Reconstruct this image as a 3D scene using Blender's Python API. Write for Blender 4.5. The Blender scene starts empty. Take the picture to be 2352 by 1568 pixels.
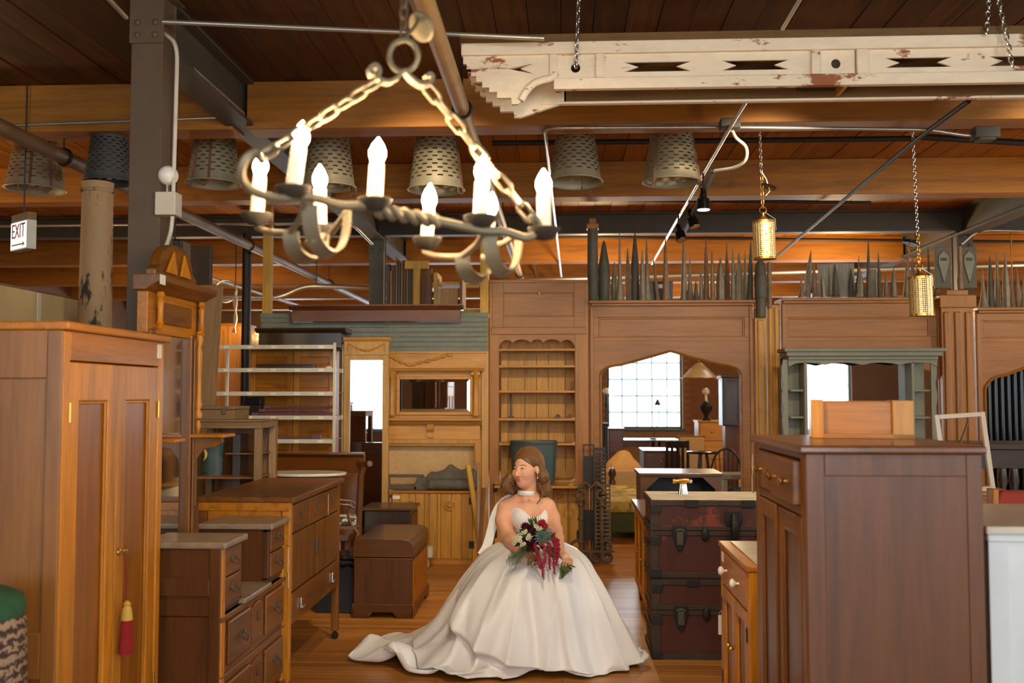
import bpy, math, random
import numpy as np
from mathutils import Vector, Matrix, Euler
random.seed(11)
PI = math.pi
SC = bpy.context.scene
COL = SC.collection

# ------------------------------------------------------------------ camera
F_PX = 2286.7
PITCH = math.atan(121 / F_PX)
YAW = math.atan(114 / F_PX)
cam_d = bpy.data.cameras.new('camera')
cam_d.lens = 35.0
cam_d.sensor_width = 36.0
cam_d.clip_start = 0.05
cam_d.clip_end = 200
cam_d.dof.use_dof = True
cam_d.dof.focus_distance = 6.3
cam_d.dof.aperture_fstop = 2.6
cam = bpy.data.objects.new('camera', cam_d)
COL.objects.link(cam)
cam.location = (0, 0, 1.6)
cam.rotation_euler = (PI / 2 + PITCH, 0, YAW)
SC.camera = cam
CAM_R = cam.rotation_euler.to_matrix()
CAM_O = Vector((0, 0, 1.6))

# ------------------------------------------------------------------ exposure, world
SC.view_settings.view_transform = 'Standard'
SC.view_settings.look = 'None'
SC.view_settings.gamma = 1.0
SC.view_settings.use_curve_mapping = False
SC.view_settings.exposure = 0.25
SC.cycles.use_denoising = True
SC.cycles.max_bounces = 7
SC.cycles.diffuse_bounces = 3
SC.cycles.adaptive_threshold = 0.02
SC.cycles.glossy_bounces = 4
SC.cycles.transparent_max_bounces = 12
SC.cycles.sample_clamp_indirect = 6.0
SC.cycles.caustics_reflective = False
SC.cycles.caustics_refractive = False
world = bpy.data.worlds.new('world')
SC.world = world
world.use_nodes = True
_bg = world.node_tree.nodes['Background']
_bg.inputs['Color'].default_value = (0.80, 0.93, 1.0, 1)
_bg.inputs['Strength'].default_value = 2.6


def lamp(name, kind, loc, energy, color, rot=(0, 0, 0), size=0.1, size_y=None):
    l = bpy.data.lights.new(name, kind)
    l.energy = energy
    l.color = color
    if kind == 'AREA':
        l.shape = 'RECTANGLE'
        l.size = size
        l.size_y = size_y or size
    elif kind in ('POINT', 'SPOT'):
        l.shadow_soft_size = size
    o = bpy.data.objects.new(name, l)
    COL.objects.link(o)
    o.location = loc
    o.rotation_euler = rot
    return o


DAY = (0.90, 0.95, 1.0)
WARM = (1.0, 0.71, 0.38)
# daylight arriving through the windows behind the camera, at the right and in the far wall
FRONT_WINDOWS = [(-4.9, 75), (-0.6, 0), (2.0, 150), (5.6, 160)]   # centre x, watts
for _i, (_x, _w) in enumerate(FRONT_WINDOWS):
    if _w:
        lamp('window_daylight', 'AREA', (_x, -4.35, 2.05), _w, DAY, (PI / 2, 0, 0), 1.7, 2.5)
BACK_WINDOWS = [-6.2, -2.4, 1.77, 5.6]
for _x in BACK_WINDOWS:
    lamp('window_daylight', 'AREA', (_x, 21.6, 1.9), 150, DAY, (-PI / 2, 0, 0), 1.5, 2.0)
RIGHT_WINDOWS = [1.0, 6.2]
for _y in RIGHT_WINDOWS:
    lamp('window_daylight', 'AREA', (9.35, _y, 2.05), 80, DAY, (0, PI / 2, 0), 2.5, 1.7)
# unseen warm lamps: fill added over aisle and side bays, inferred ones beyond partition
for _p, _w in (((0.4, -0.6, 2.9), 60), ((-4.6, 1.2, 2.7), 45), ((3.6, 2.0, 2.8), 45), ((5.2, 7.6, 2.7), 50), ((-5.4, 7.2, 2.6), 40),
               ((0.4, 12.2, 2.75), 80), ((3.4, 12.4, 2.75), 80), ((6.6, 12.6, 2.7), 60), ((-3.6, 11.6, 2.3), 55), ((-5.5, 14.5, 2.6), 55), ((2.6, 16.6, 2.8), 60)):
    lamp('unseen_warm_lamp', 'POINT', _p, _w, WARM, size=0.12)


# unseen spots added to brighten the back row, its floor and the bride
for _p, _t, _w in (((1.5, 5.6, 3.3), (0.4, 9.3, 0.2), 150), ((-0.7, 5.5, 3.3), (-1.4, 9.3, 0.4), 150), ((3.3, 5.6, 3.3), (2.8, 9.6, 1.2), 60), ((0.1, 3.0, 3.3), (-0.1, 6.0, 0.2), 150)):
    _d = Vector(_t) - Vector(_p)
    _l = lamp('fill_spot', 'SPOT', _p, _w, (1.0, 0.80, 0.55), _d.to_track_quat('-Z', 'Y').to_euler(), 0.06)
    _l.data.spot_size = math.radians(95)
    _l.data.spot_blend = 0.8


# ------------------------------------------------------------------ pixel measuring helpers (world points from the photograph's 2352x1568 frame)
def ray(px, py):
    return CAM_R @ Vector(((px - 1176) / F_PX, -(py - 784) / F_PX, -1))


def at(px, py, Y):
    d = ray(px, py)
    return CAM_O + d * (Y / d.y)


def atx(px, py, X):
    d = ray(px, py)
    return CAM_O + d * (X / d.x)


def atz(px, py, Z):
    d = ray(px, py)
    return CAM_O + d * ((Z - 1.6) / d.z)


def S(r, g, b):
    def f(c):
        c /= 255
        return c / 12.92 if c <= 0.04045 else ((c + 0.055) / 1.055) ** 2.4
    return (f(r), f(g), f(b), 1)


# ------------------------------------------------------------------ mesh builder
class MB:
    def __init__(self):
        self.v = []
        self.f = []
        self.mi = []
        self.m = 0

    def add(self, vs, fs):
        n = len(self.v)
        self.v += [tuple(p) for p in vs]
        self.f += [tuple(i + n for i in f) for f in fs]
        self.mi += [self.m] * len(fs)
        return self

    def box(self, x0, x1, y0, y1, z0, z1):
        v = [(x0, y0, z0), (x1, y0, z0), (x1, y1, z0), (x0, y1, z0), (x0, y0, z1), (x1, y0, z1), (x1, y1, z1), (x0, y1, z1)]
        return self.add(v, [(3, 2, 1, 0), (4, 5, 6, 7), (0, 1, 5, 4), (1, 2, 6, 5), (2, 3, 7, 6), (3, 0, 4, 7)])

    def prism(self, pts, a, b, axis='y'):
        """polygon in the plane across axis, pushed from a to b; points are (x,z) for y, (y,z) for x, (x,y) for z"""
        n = len(pts)
        def P(p, t):
            return (p[0], t, p[1]) if axis == 'y' else ((t, p[0], p[1]) if axis == 'x' else (p[0], p[1], t))
        v = [P(p, a) for p in pts] + [P(p, b) for p in pts]
        f = [tuple(range(n)), tuple(range(2 * n - 1, n - 1, -1))]
        f += [(i, i + n, (i + 1) % n + n, (i + 1) % n) for i in range(n)]
        return self.add(v, f)

    def frame(self, x0, x1, z0, z1, w, y0, y1):
        l, r, b, t = w if isinstance(w, tuple) else (w, w, w, w)
        self.box(x0, x0 + l, y0, y1, z0, z1)
        self.box(x1 - r, x1, y0, y1, z0, z1)
        self.box(x0 + l, x1 - r, y0, y1, z0, z0 + b)
        return self.box(x0 + l, x1 - r, y0, y1, z1 - t, z1)

    def lathe(self, prof, c=(0, 0, 0), n=16, axis='z', sx=1, sy=1, cap=True):
        v = []
        for r, z in prof:
            for k in range(n):
                a = 2 * PI * k / n
                p = (r * math.cos(a) * sx, r * math.sin(a) * sy, z)
                if axis == 'x':
                    p = (p[2], p[0], p[1])
                elif axis == 'y':
                    p = (p[0], p[2], p[1])
                v.append((p[0] + c[0], p[1] + c[1], p[2] + c[2]))
        f = []
        for j in range(len(prof) - 1):
            for k in range(n):
                a, b = j * n + k, j * n + (k + 1) % n
                f.append((a, b, b + n, a + n))
        if cap:
            f.append(tuple(range(n - 1, -1, -1)))
            f.append(tuple((len(prof) - 1) * n + k for k in range(n)))
        return self.add(v, f)

    def cyl(self, c, r, h, n=16, axis='z'):
        return self.lathe([(r, 0), (r, h)], c, n, axis)

    def ball(self, c, r, n=14, m=9):
        rx, ry, rz = r if isinstance(r, tuple) else (r, r, r)
        prof = [(max(1e-4, math.sin(PI * j / m)), -math.cos(PI * j / m)) for j in range(m + 1)]
        v = []
        for q, z in prof:
            for k in range(n):
                a = 2 * PI * k / n
                v.append((c[0] + rx * q * math.cos(a), c[1] + ry * q * math.sin(a), c[2] + rz * z))
        f = [(j * n + k, j * n + (k + 1) % n, (j + 1) * n + (k + 1) % n, (j + 1) * n + k) for j in range(m) for k in range(n)]
        return self.add(v, f)

    def tube(self, path, r, n=8, closed=False, flat=None):
        """sweep; r a number or a list; flat=(a,b) gives a rectangular strap a wide (across, horizontal) by b thick"""
        P = [Vector(p) for p in path]
        m = len(P)
        rr = r if isinstance(r, (list, tuple)) else [r] * m
        up = None
        v = []
        for i in range(m):
            if closed:
                t = P[(i + 1) % m] - P[i - 1]
            else:
                t = P[min(i + 1, m - 1)] - P[max(i - 1, 0)]
            t = t.normalized() if t.length > 1e-9 else Vector((0, 0, 1))
            if up is None:
                up = Vector((0, 0, 1)) if abs(t.z) < 0.9 else Vector((0, 1, 0))
            u = (up - t * up.dot(t))
            u = u.normalized() if u.length > 1e-6 else t.orthogonal().normalized()
            up = u
            w = t.cross(u)
            for k in range(n):
                a = 2 * PI * (k + 0.5) / n
                if flat:
                    q = [(1, 1), (-1, 1), (-1, -1), (1, -1)][k]
                    v.append(P[i] + w * (q[0] * flat[0] / 2) + u * (q[1] * flat[1] / 2))
                else:
                    v.append(P[i] + (w * math.cos(a) + u * math.sin(a)) * rr[i])
        f = []
        for j in range(m if closed else m - 1):
            for k in range(n):
                a, b = j * n + k, j * n + (k + 1) % n
                c, d = ((j + 1) % m) * n + (k + 1) % n, ((j + 1) % m) * n + k
                f.append((a, b, c, d))
        if not closed:
            f.append(tuple(range(n - 1, -1, -1)))
            f.append(tuple((m - 1) * n + k for k in range(n)))
        return self.add(v, f)

    def ring(self, c, R, r, n=20, k=8, axis='z', sx=1, sy=1):
        pts = []
        for i in range(n):
            a = 2 * PI * i / n
            p = (R * math.cos(a) * sx, R * math.sin(a) * sy, 0)
            if axis == 'x':
                p = (0, p[0], p[1])
            elif axis == 'y':
                p = (p[0], 0, p[1])
            pts.append((c[0] + p[0], c[1] + p[1], c[2] + p[2]))
        return self.tube(pts, r, k, closed=True)

    def xf(self, M, start=0):
        self.v[start:] = [tuple(M @ Vector(p)) for p in self.v[start:]]
        return self

    def mesh(self, name):
        me = bpy.data.meshes.new(name)
        me.from_pydata(self.v, [], self.f)
        if any(self.mi):
            me.polygons.foreach_set('material_index', self.mi)
        me.update()
        return me


def link_mesh(name, me, mat, parent=None, smooth=None, bevel=0.0, loc=None, rot=None):
    o = bpy.data.objects.new(name, me)
    COL.objects.link(o)
    for m in (mat if isinstance(mat, (list, tuple)) else [mat]):
        if len(me.materials) < (len(mat) if isinstance(mat, (list, tuple)) else 1):
            me.materials.append(m)
    if smooth is not None:
        me.shade_smooth()
        me.set_sharp_from_angle(angle=math.radians(smooth))
    if bevel:
        b = o.modifiers.new('bevel', 'BEVEL')
        b.width = bevel
        b.segments = 2
        b.limit_method = 'ANGLE'
        b.angle_limit = math.radians(50)
    if parent:
        o.parent = parent
    if loc is not None:
        o.location = loc
    if rot is not None:
        o.rotation_euler = rot
    return o


def obj(name, mb, mat, parent=None, smooth=None, bevel=0.0, loc=None, rot=None, label=None):
    o = link_mesh(name, mb.mesh(name), mat, parent, smooth, bevel, loc, rot)
    if label:
        o['label'] = label
    return o


def tag(o, label, cat, group=None, kind=None):
    o['label'] = label
    o['category'] = cat
    if group:
        o['group'] = group
    if kind:
        o['kind'] = kind
    return o


def thing(name, label, cat, loc=(0, 0, 0), rz=0, group=None, rot=None):
    o = bpy.data.objects.new(name, None)
    o.empty_display_size = 0.1
    COL.objects.link(o)
    o.location = loc
    o.rotation_euler = rot if rot else (0, 0, rz)
    return tag(o, label, cat, group)


def struct(name, mb, mat, parent=None, label=None, smooth=None, bevel=0.0):
    o = obj(name, mb, mat, parent, smooth, bevel)
    if not parent:
        o['kind'] = 'structure'
    if label:
        o['label'] = label
    return o


def dup(root, loc=None, rz=None, label=None):
    r = root.copy()
    COL.objects.link(r)
    if loc is not None:
        r.location = loc
    if rz is not None:
        r.rotation_euler = (0, 0, rz)
    if label:
        r['label'] = label
    for ch in list(root.children):
        c = ch.copy()
        COL.objects.link(c)
        c.parent = r
        for g in list(ch.children):
            d = g.copy()
            COL.objects.link(d)
            d.parent = c
    return r


ORD = 'first second third fourth fifth sixth seventh eighth ninth tenth eleventh twelfth thirteenth fourteenth fifteenth sixteenth seventeenth eighteenth nineteenth twentieth'.split()


def ordinal(n):
    if n < 20:
        return ORD[n]
    return {2: 'twenty', 3: 'thirty'}[(n + 1) // 10] + '-' + ORD[(n + 1) % 10 - 1] if (n + 1) % 10 else {30: 'thirtieth'}[n + 1]


# ------------------------------------------------------------------ materials
class NT:
    def __init__(self, name):
        self.mat = bpy.data.materials.new(name)
        self.mat.use_nodes = True
        self.t = self.mat.node_tree
        self.b = self.t.nodes['Principled BSDF']
        self.out = self.t.nodes['Material Output']

    def n(self, kind, **kw):
        x = self.t.nodes.new(kind)
        for k, v in kw.items():
            if k.startswith('i_'):
                x.inputs[k[2:].replace('_', ' ')].default_value = v
            else:
                setattr(x, k, v)
        return x

    def l(self, a, b):
        self.t.links.new(a, b)

    def coords(self, scale, rnd=True):
        tc = self.n('ShaderNodeTexCoord')
        mp = self.n('ShaderNodeMapping')
        mp.inputs['Scale'].default_value = scale
        src = tc.outputs['Object']
        if rnd:
            oi = self.n('ShaderNodeObjectInfo')
            ml = self.n('ShaderNodeMath', operation='MULTIPLY')
            ml.inputs[1].default_value = 37.0
            self.l(oi.outputs['Random'], ml.inputs[0])
            va = self.n('ShaderNodeVectorMath', operation='ADD')
            self.l(src, va.inputs[0])
            self.l(ml.outputs[0], va.inputs[1])
            src = va.outputs[0]
            self.rand = oi.outputs['Random']
        self.l(src, mp.inputs['Vector'])
        return mp.outputs['Vector']

    def noise(self, vec, scale, detail=4, rough=0.55, dist=0.0):
        x = self.n('ShaderNodeTexNoise')
        x.inputs['Scale'].default_value = scale
        x.inputs['Detail'].default_value = detail
        x.inputs['Roughness'].default_value = rough
        x.inputs['Distortion'].default_value = dist
        self.l(vec, x.inputs['Vector'])
        return x.outputs['Fac']

    def ramp(self, fac, stops):
        r = self.n('ShaderNodeValToRGB')
        e = r.color_ramp.elements
        while len(e) < len(stops):
            e.new(0.5)
        for k, (p, c) in enumerate(stops):
            e[k].position = p
            e[k].color = c
        self.l(fac, r.inputs['Fac'])
        return r.outputs['Color']

    def mix(self, fac, a, b, mode='MIX'):
        m = self.n('ShaderNodeMix', data_type='RGBA', blend_type=mode)
        for sock, val in ((m.inputs[0], fac), (m.inputs[6], a), (m.inputs[7], b)):
            if isinstance(val, (int, float)):
                sock.default_value = val
            elif isinstance(val, tuple):
                sock.default_value = val
            else:
                self.l(val, sock)
        return m.outputs[2]

    def bump(self, h, strength=0.2, dist=0.01):
        b = self.n('ShaderNodeBump')
        b.inputs['Strength'].default_value = strength
        b.inputs['Distance'].default_value = dist
        self.l(h, b.inputs['Height'])
        self.l(b.outputs['Normal'], self.b.inputs['Normal'])

    def set(self, **kw):
        for k, v in kw.items():
            self.b.inputs[k.replace('_', ' ')].default_value = v
        return self


def mul(c, k):
    return (c[0] * k, c[1] * k, c[2] * k, 1)


def wood(name, c, rough=0.42, axis='z', scale=1.0, contrast=0.45, vary=0.16, coat=0.0, knots=0.0):
    sat = 1 - min(c[:3]) / max(c[:3])
    c = (c[0], c[1] * (1 + .06 * sat), c[2] * (1 - .55 * sat), 1)
    m = NT(name)
    st = {'z': (9, 9, 0.7), 'x': (0.7, 9, 9), 'y': (9, 0.7, 9)}[axis]
    v = m.coords(tuple(s * scale for s in st))
    n1 = m.noise(v, 2.2, 5, 0.6, 0.7)
    n2 = m.noise(v, 9.0, 3, 0.6, 0.2)
    col = m.ramp(n1, [(0.28, mul(c, 1 - contrast)), (0.5, c), (0.75, mul(c, 1 + contrast * 0.55))])
    fine = m.ramp(n2, [(0.35, (0.72, 0.70, 0.68, 1)), (0.6, (1, 1, 1, 1))])
    col = m.mix(0.55, col, fine, 'MULTIPLY')
    if knots:
        vv = m.coords((2.2, 2.2, 2.2))
        k = m.noise(vv, 1.7, 1, 0.4)
        kk = m.ramp(k, [(0.70, (1, 1, 1, 1)), (0.78, (0.35, 0.25, 0.2, 1))])
        col = m.mix(knots, col, kk, 'MULTIPLY')
    if vary:
        hv = m.n('ShaderNodeHueSaturation')
        mr = m.n('ShaderNodeMapRange')
        mr.inputs['To Min'].default_value = 1 - vary
        mr.inputs['To Max'].default_value = 1 + vary
        m.l(m.rand, mr.inputs['Value'])
        m.l(mr.outputs[0], hv.inputs['Value'])
        m.l(col, hv.inputs['Color'])
        col = hv.outputs['Color']
    m.l(col, m.b.inputs['Base Color'])
    m.set(Roughness=rough)
    if coat:
        m.b.inputs['Coat Weight'].default_value = coat
        m.b.inputs['Coat Roughness'].default_value = 0.18
    m.bump(n1, 0.12, 0.004)
    return m.mat


def paint(name, c, rough=0.5, dirt=0.25, scale=6.0, metal=0.0, bump=0.1, dark=0.6):
    m = NT(name)
    v = m.coords((1, 1, 1))
    n = m.noise(v, scale, 6, 0.65)
    col = m.mix(dirt, c, m.ramp(n, [(0.35, mul(c, dark)), (0.62, mul(c, 1.08))]))
    m.l(col, m.b.inputs['Base Color'])
    m.set(Roughness=rough, Metallic=metal)
    if bump:
        m.bump(n, bump, 0.004)
    return m.mat


def flaky(name, c, under, amount=0.5, scale=7.0, rough=0.65, stretch=(1, 1, 1)):
    m = NT(name)
    v = m.coords(stretch)
    n = m.noise(v, scale, 8, 0.7)
    big = m.noise(v, scale * 0.22, 2, 0.5)
    a = m.n('ShaderNodeMath', operation='ADD')
    m.l(n, a.inputs[0])
    m.l(big, a.inputs[1])
    mask = m.ramp(a.outputs[0], [(0.0, (0, 0, 0, 1)), (amount, (0, 0, 0, 1)), (min(1, amount + 0.03), (1, 1, 1, 1))])
    # the ramp reads 0..1, the sum reads 0..2
    h = m.n('ShaderNodeMath', operation='MULTIPLY')
    h.inputs[1].default_value = 0.5
    m.l(a.outputs[0], h.inputs[0])
    m.t.links.remove(mask.node.inputs['Fac'].links[0])
    m.l(h.outputs[0], mask.node.inputs['Fac'])
    shade = m.ramp(n, [(0.3, mul(c, 0.86)), (0.6, c)])
    col = m.mix(mask, shade, under)
    m.l(col, m.b.inputs['Base Color'])
    m.set(Roughness=rough)
    m.bump(mask, 0.3, 0.004)
    return m.mat


def plain(name, c, rough=0.5, metal=0.0, emit=None, es=0.0, **kw):
    m = NT(name)
    m.b.inputs['Base Color'].default_value = c
    m.set(Roughness=rough, Metallic=metal)
    if emit:
        m.b.inputs['Emission Color'].default_value = emit
        m.b.inputs['Emission Strength'].default_value = es
    for k, v in kw.items():
        m.b.inputs[k.replace('_', ' ')].default_value = v
    return m.mat


def thin_glass(name, tint=(1, 1, 1, 1), gloss=0.08):
    m = NT(name)
    tr = m.n('ShaderNodeBsdfTransparent')
    tr.inputs['Color'].default_value = tint
    gl = m.n('ShaderNodeBsdfGlossy')
    gl.inputs['Roughness'].default_value = 0.03
    mx = m.n('ShaderNodeMixShader')
    mx.inputs[0].default_value = gloss
    m.l(tr.outputs[0], mx.inputs[1])
    m.l(gl.outputs[0], mx.inputs[2])
    m.l(mx.outputs[0], m.out.inputs['Surface'])
    return m.mat


def floor_mat():
    m = NT('floor_boards')
    tc = m.n('ShaderNodeTexCoord')
    br = m.n('ShaderNodeTexBrick')
    br.offset = 0.37
    br.inputs['Scale'].default_value = 1.0
    br.inputs['Brick Width'].default_value = 1.9
    br.inputs['Row Height'].default_value = 0.062
    br.inputs['Mortar Size'].default_value = 0.0018
    br.inputs['Mortar Smooth'].default_value = 0.1
    br.inputs['Bias'].default_value = 0.0
    br.inputs['Color1'].default_value = S(208, 144, 68)
    br.inputs['Color2'].default_value = S(172, 110, 48)
    br.inputs['Mortar'].default_value = S(70, 42, 20)
    m.l(tc.outputs['Object'], br.inputs['Vector'])
    v = m.coords((0.8, 12, 1), rnd=False)
    n = m.noise(v, 3.0, 5, 0.62, 0.4)
    g = m.ramp(n, [(0.3, (0.62, 0.56, 0.5, 1)), (0.6, (1.06, 1.03, 1, 1))])
    col = m.mix(0.75, br.outputs['Color'], g, 'MULTIPLY')
    v2 = m.coords((0.5, 0.9, 1), rnd=False)
    w = m.ramp(m.noise(v2, 1.3, 4, 0.6), [(0.35, (0.70, 0.64, 0.58, 1)), (0.62, (1, 1, 1, 1))])
    col = m.mix(0.6, col, w, 'MULTIPLY')
    m.l(col, m.b.inputs['Base Color'])
    rr = m.n('ShaderNodeMapRange')
    rr.inputs['To Min'].default_value = 0.24
    rr.inputs['To Max'].default_value = 0.46
    m.l(n, rr.inputs['Value'])
    m.l(rr.outputs[0], m.b.inputs['Roughness'])
    m.bump(br.outputs['Fac'], -0.25, 0.002)
    return m.mat


def perforated(name, c1, c2, scale):
    m = NT(name)
    v = m.coords((1, 1, 1), rnd=False)
    vo = m.n('ShaderNodeTexVoronoi')
    vo.inputs['Scale'].default_value = scale
    vo.inputs['Randomness'].default_value = 0.15
    m.l(v, vo.inputs['Vector'])
    mask = m.ramp(vo.outputs['Distance'], [(0.30, (0, 0, 0, 1)), (0.42, (1, 1, 1, 1))])
    m.l(m.mix(mask, c2, c1), m.b.inputs['Base Color'])
    m.set(Roughness=0.4, Metallic=0.75)
    m.bump(mask, 0.6, 0.003)
    return m.mat


M = {}
M['floor'] = floor_mat()
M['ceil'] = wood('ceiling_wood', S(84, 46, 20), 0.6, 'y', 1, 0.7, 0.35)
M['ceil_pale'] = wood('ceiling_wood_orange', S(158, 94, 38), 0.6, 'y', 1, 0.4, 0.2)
M['beam'] = wood('beam_wood', S(164, 102, 36), 0.6, 'x', 0.6, 0.4, 0.08, knots=0.5)
M['steel'] = paint('painted_steel', S(76, 68, 56), 0.6, 0.5, 5, 0, 0.15, 0.65)
M['steel_rust'] = paint('rusty_painted_steel', S(96, 78, 60), 0.6, 0.6, 4, 0, 0.2, 0.7)
M['steel_blue'] = paint('blue_grey_steel', S(92, 94, 86), 0.6, 0.4, 6)
M['conduit'] = plain('galvanised_conduit', S(190, 185, 172), 0.32, 0.75)
M['black_pipe'] = plain('black_pipe', S(36, 30, 24), 0.6, 0.0)
M['brown_pipe'] = paint('tan_painted_pipe', S(176, 138, 84), 0.55, 0.4, 5)
M['orange_oak'] = wood('orange_oak', S(200, 124, 30), 0.42, 'z', 1, 0.42, 0.10, 0.08)
M['orange_oak_x'] = wood('orange_oak_across', S(184, 110, 30), 0.42, 'x', 1, 0.42, 0.10, 0.08)
M['oak_panel'] = wood('oak_panel', S(152, 88, 18), 0.4, 'z', 0.8, 0.45, 0.10, 0.1)
M['red_brown'] = wood('red_brown_side', S(150, 96, 62), 0.42, 'z', 0.6, 0.3, 0.06, 0.15)
M['brown'] = wood('mid_brown', S(126, 74, 26), 0.45, 'z', 1, 0.45, 0.12, 0.05)
M['brown_x'] = wood('mid_brown_across', S(122, 70, 26), 0.42, 'x', 1, 0.45, 0.12, 0.1)
M['walnut'] = wood('walnut', S(88, 48, 22), 0.4, 'z', 1, 0.4, 0.08, 0.08)
M['walnut_x'] = wood('walnut_across', S(92, 52, 24), 0.33, 'x', 1, 0.4, 0.08, 0.35)
M['mahogany'] = wood('mahogany', S(104, 58, 34), 0.42, 'z', 0.7, 0.4, 0.06, 0.1)
M['mahogany_x'] = wood('mahogany_across', S(110, 60, 30), 0.3, 'x', 0.7, 0.35, 0.06, 0.4)
M['pine'] = wood('pine', S(196, 138, 76), 0.5, 'z', 1, 0.28, 0.10, 0, 0.7)
M['pine_x'] = wood('pine_across', S(190, 130, 72), 0.5, 'x', 1, 0.28, 0.08)
M['chestnut'] = wood('chestnut', S(164, 104, 54), 0.45, 'z', 0.8, 0.28, 0.06)
M['chestnut_x'] = wood('chestnut_across', S(158, 98, 50), 0.45, 'x', 0.8, 0.28, 0.06)
M['gold_oak'] = wood('golden_oak', S(198, 136, 80), 0.42, 'z', 1, 0.28, 0.06)
M['gold_oak_x'] = wood('golden_oak_across', S(200, 138, 82), 0.42, 'x', 1, 0.28, 0.06)
M['pinkish'] = wood('faded_oak', S(196, 146, 104), 0.5, 'z', 1, 0.25, 0.05)
M['dark'] = wood('dark_wood', S(56, 38, 28), 0.4, 'z', 1, 0.4, 0.1, 0.2)
M['dark_x'] = wood('dark_wood_across', S(60, 42, 32), 0.35, 'x', 1, 0.4, 0.1, 0.2)
M['weathered'] = wood('weathered_wood', S(146, 112, 94), 0.7, 'z', 1, 0.3, 0.1)
M['weathered_x'] = wood('weathered_wood_across', S(130, 98, 80), 0.7, 'x', 1, 0.3, 0.1)
M['lumber'] = wood('raw_lumber', S(206, 158, 92), 0.65, 'z', 1, 0.2, 0.05, 0, 0.5)
M['redwood_x'] = wood('red_cornice', S(112, 60, 44), 0.4, 'x', 1, 0.35, 0.05, 0.2)
M['bead'] = paint('blue_grey_boards', S(120, 126, 114), 0.65, 0.5, 9, 0, 0.15, 0.7)
M['marble'] = paint('brown_marble', S(150, 130, 108), 0.3, 0.8, 9, 0, 0, 0.62)
M['white_marble'] = paint('pale_marble', S(214, 206, 190), 0.25, 0.5, 7, 0, 0, 0.8)
M['white_paint'] = paint('white_cabinet_paint', S(226, 232, 234), 0.45, 0.15, 5)
M['white_metal'] = paint('cream_shelf_metal', S(212, 204, 184), 0.4, 0.25, 6)
M['cream'] = paint('cream_enamel', S(206, 178, 122), 0.5, 0.5, 3, 0, 0.05, 0.8)
M['cream_strip'] = plain('cream_strip', S(226, 206, 180), 0.45)
M['flake_white'] = flaky('flaking_white_paint', S(238, 222, 196), S(150, 88, 52), 0.565, 7, 0.7, (1, 1, 2.4))
M['flake_post'] = flaky('flaking_column_paint', S(196, 158, 112), S(66, 56, 46), 0.465, 9, 0.8, (1, 1, 0.35))
M['raw_brown_x'] = wood('bare_brown_wood', S(108, 76, 48), 0.7, 'x', 1, 0.4, 0.08)
M['zinc'] = paint('weathered_zinc', S(138, 128, 108), 0.55, 0.55, 14, 0.35, 0.15, 0.55)
M['zinc_dark'] = paint('dark_slate_metal', S(88, 84, 70), 0.6, 0.5, 12, 0.2, 0.15, 0.6)
M['zinc_rust'] = paint('rusty_zinc', S(140, 112, 84), 0.6, 0.7, 18, 0.3, 0.2, 0.55)
M['pale_sheet'] = paint('pale_corrugated', S(196, 192, 178), 0.45, 0.4, 8, 0.2, 0.05, 0.75)
M['galv'] = paint('galvanised_bucket', S(156, 146, 120), 0.55, 0.5, 10, 0.35, 0.1, 0.7)
M['galv_dark'] = paint('dark_bucket', S(84, 84, 82), 0.6, 0.5, 10, 0.3, 0.1, 0.7)
M['rust_strap'] = paint('rusted_strap', S(110, 72, 48), 0.7, 0.5, 12)
M['iron'] = paint('hammered_iron', S(140, 128, 102), 0.5, 0.4, 12, 0.4, 0.2)
M['iron_cup'] = paint('dark_cup_iron', S(74, 68, 58), 0.55, 0.4, 14, 0.3)  # darker iron for the candle cups
M['brown_pipe_shaded'] = paint('shaded_pipe_paint', S(112, 82, 50), 0.55, 0.4, 5)  # tan pipe paint darkened: the left pipe's dim light is put into its colour
M['iron_black'] = paint('black_iron', S(44, 42, 40), 0.5, 0.4, 14, 0.4, 0.2)
M['iron_brown'] = paint('rusted_iron', S(96, 78, 58), 0.65, 0.6, 16, 0.2, 0.25)
M['candle'] = plain('candle_sleeve', S(250, 226, 196), 0.5, emit=S(255, 214, 160), es=0.55)
M['bulb'] = plain('lit_bulb', (1, 0.9, 0.75, 1), 0.3, emit=(1.0, 0.72, 0.42, 1), es=430.0)
M['bulb_dim'] = plain('lit_spot_lens', (1, 1, 1, 1), 0.3, emit=(0.75, 1.0, 0.95, 1), es=12.0)
M['mirror'] = plain('mirror_glass', (0.86, 0.88, 0.88, 1), 0.015, 1.0)
M['mirror_old'] = plain('old_mirror_glass', (0.62, 0.64, 0.64, 1), 0.05, 1.0)
M['glass'] = thin_glass('window_glass', (0.93, 0.98, 1, 1), 0.06)
M['brass'] = plain('brass', S(206, 162, 84), 0.28, 0.95)
M['chrome'] = plain('chrome', S(220, 216, 206), 0.18, 1.0)
M['perf'] = perforated('perforated_brass', S(232, 206, 150), S(84, 56, 24), 78)
M['white_knob'] = plain('white_porcelain', S(240, 236, 228), 0.2)
M['tag'] = plain('paper_tag', S(238, 232, 214), 0.8)
M['string'] = plain('string', S(226, 214, 190), 0.9)
M['black'] = plain('black_paint', S(24, 23, 22), 0.45)
M['black_gloss'] = plain('black_gloss', S(16, 18, 16), 0.16, 0.3)
M['trunk'] = flaky('oxblood_trunk', S(78, 38, 29), S(132, 58, 38), 0.562, 9, 0.5)
M['trunk_edge'] = paint('dark_trunk_binding', S(62, 46, 34), 0.6, 0.6, 14, 0, 0.2)
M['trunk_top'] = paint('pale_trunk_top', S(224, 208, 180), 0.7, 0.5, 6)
M['tassel_red'] = plain('red_tassel', S(150, 18, 22), 0.8)
M['tassel_gold'] = plain('gold_tassel', S(206, 168, 72), 0.6)
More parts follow.
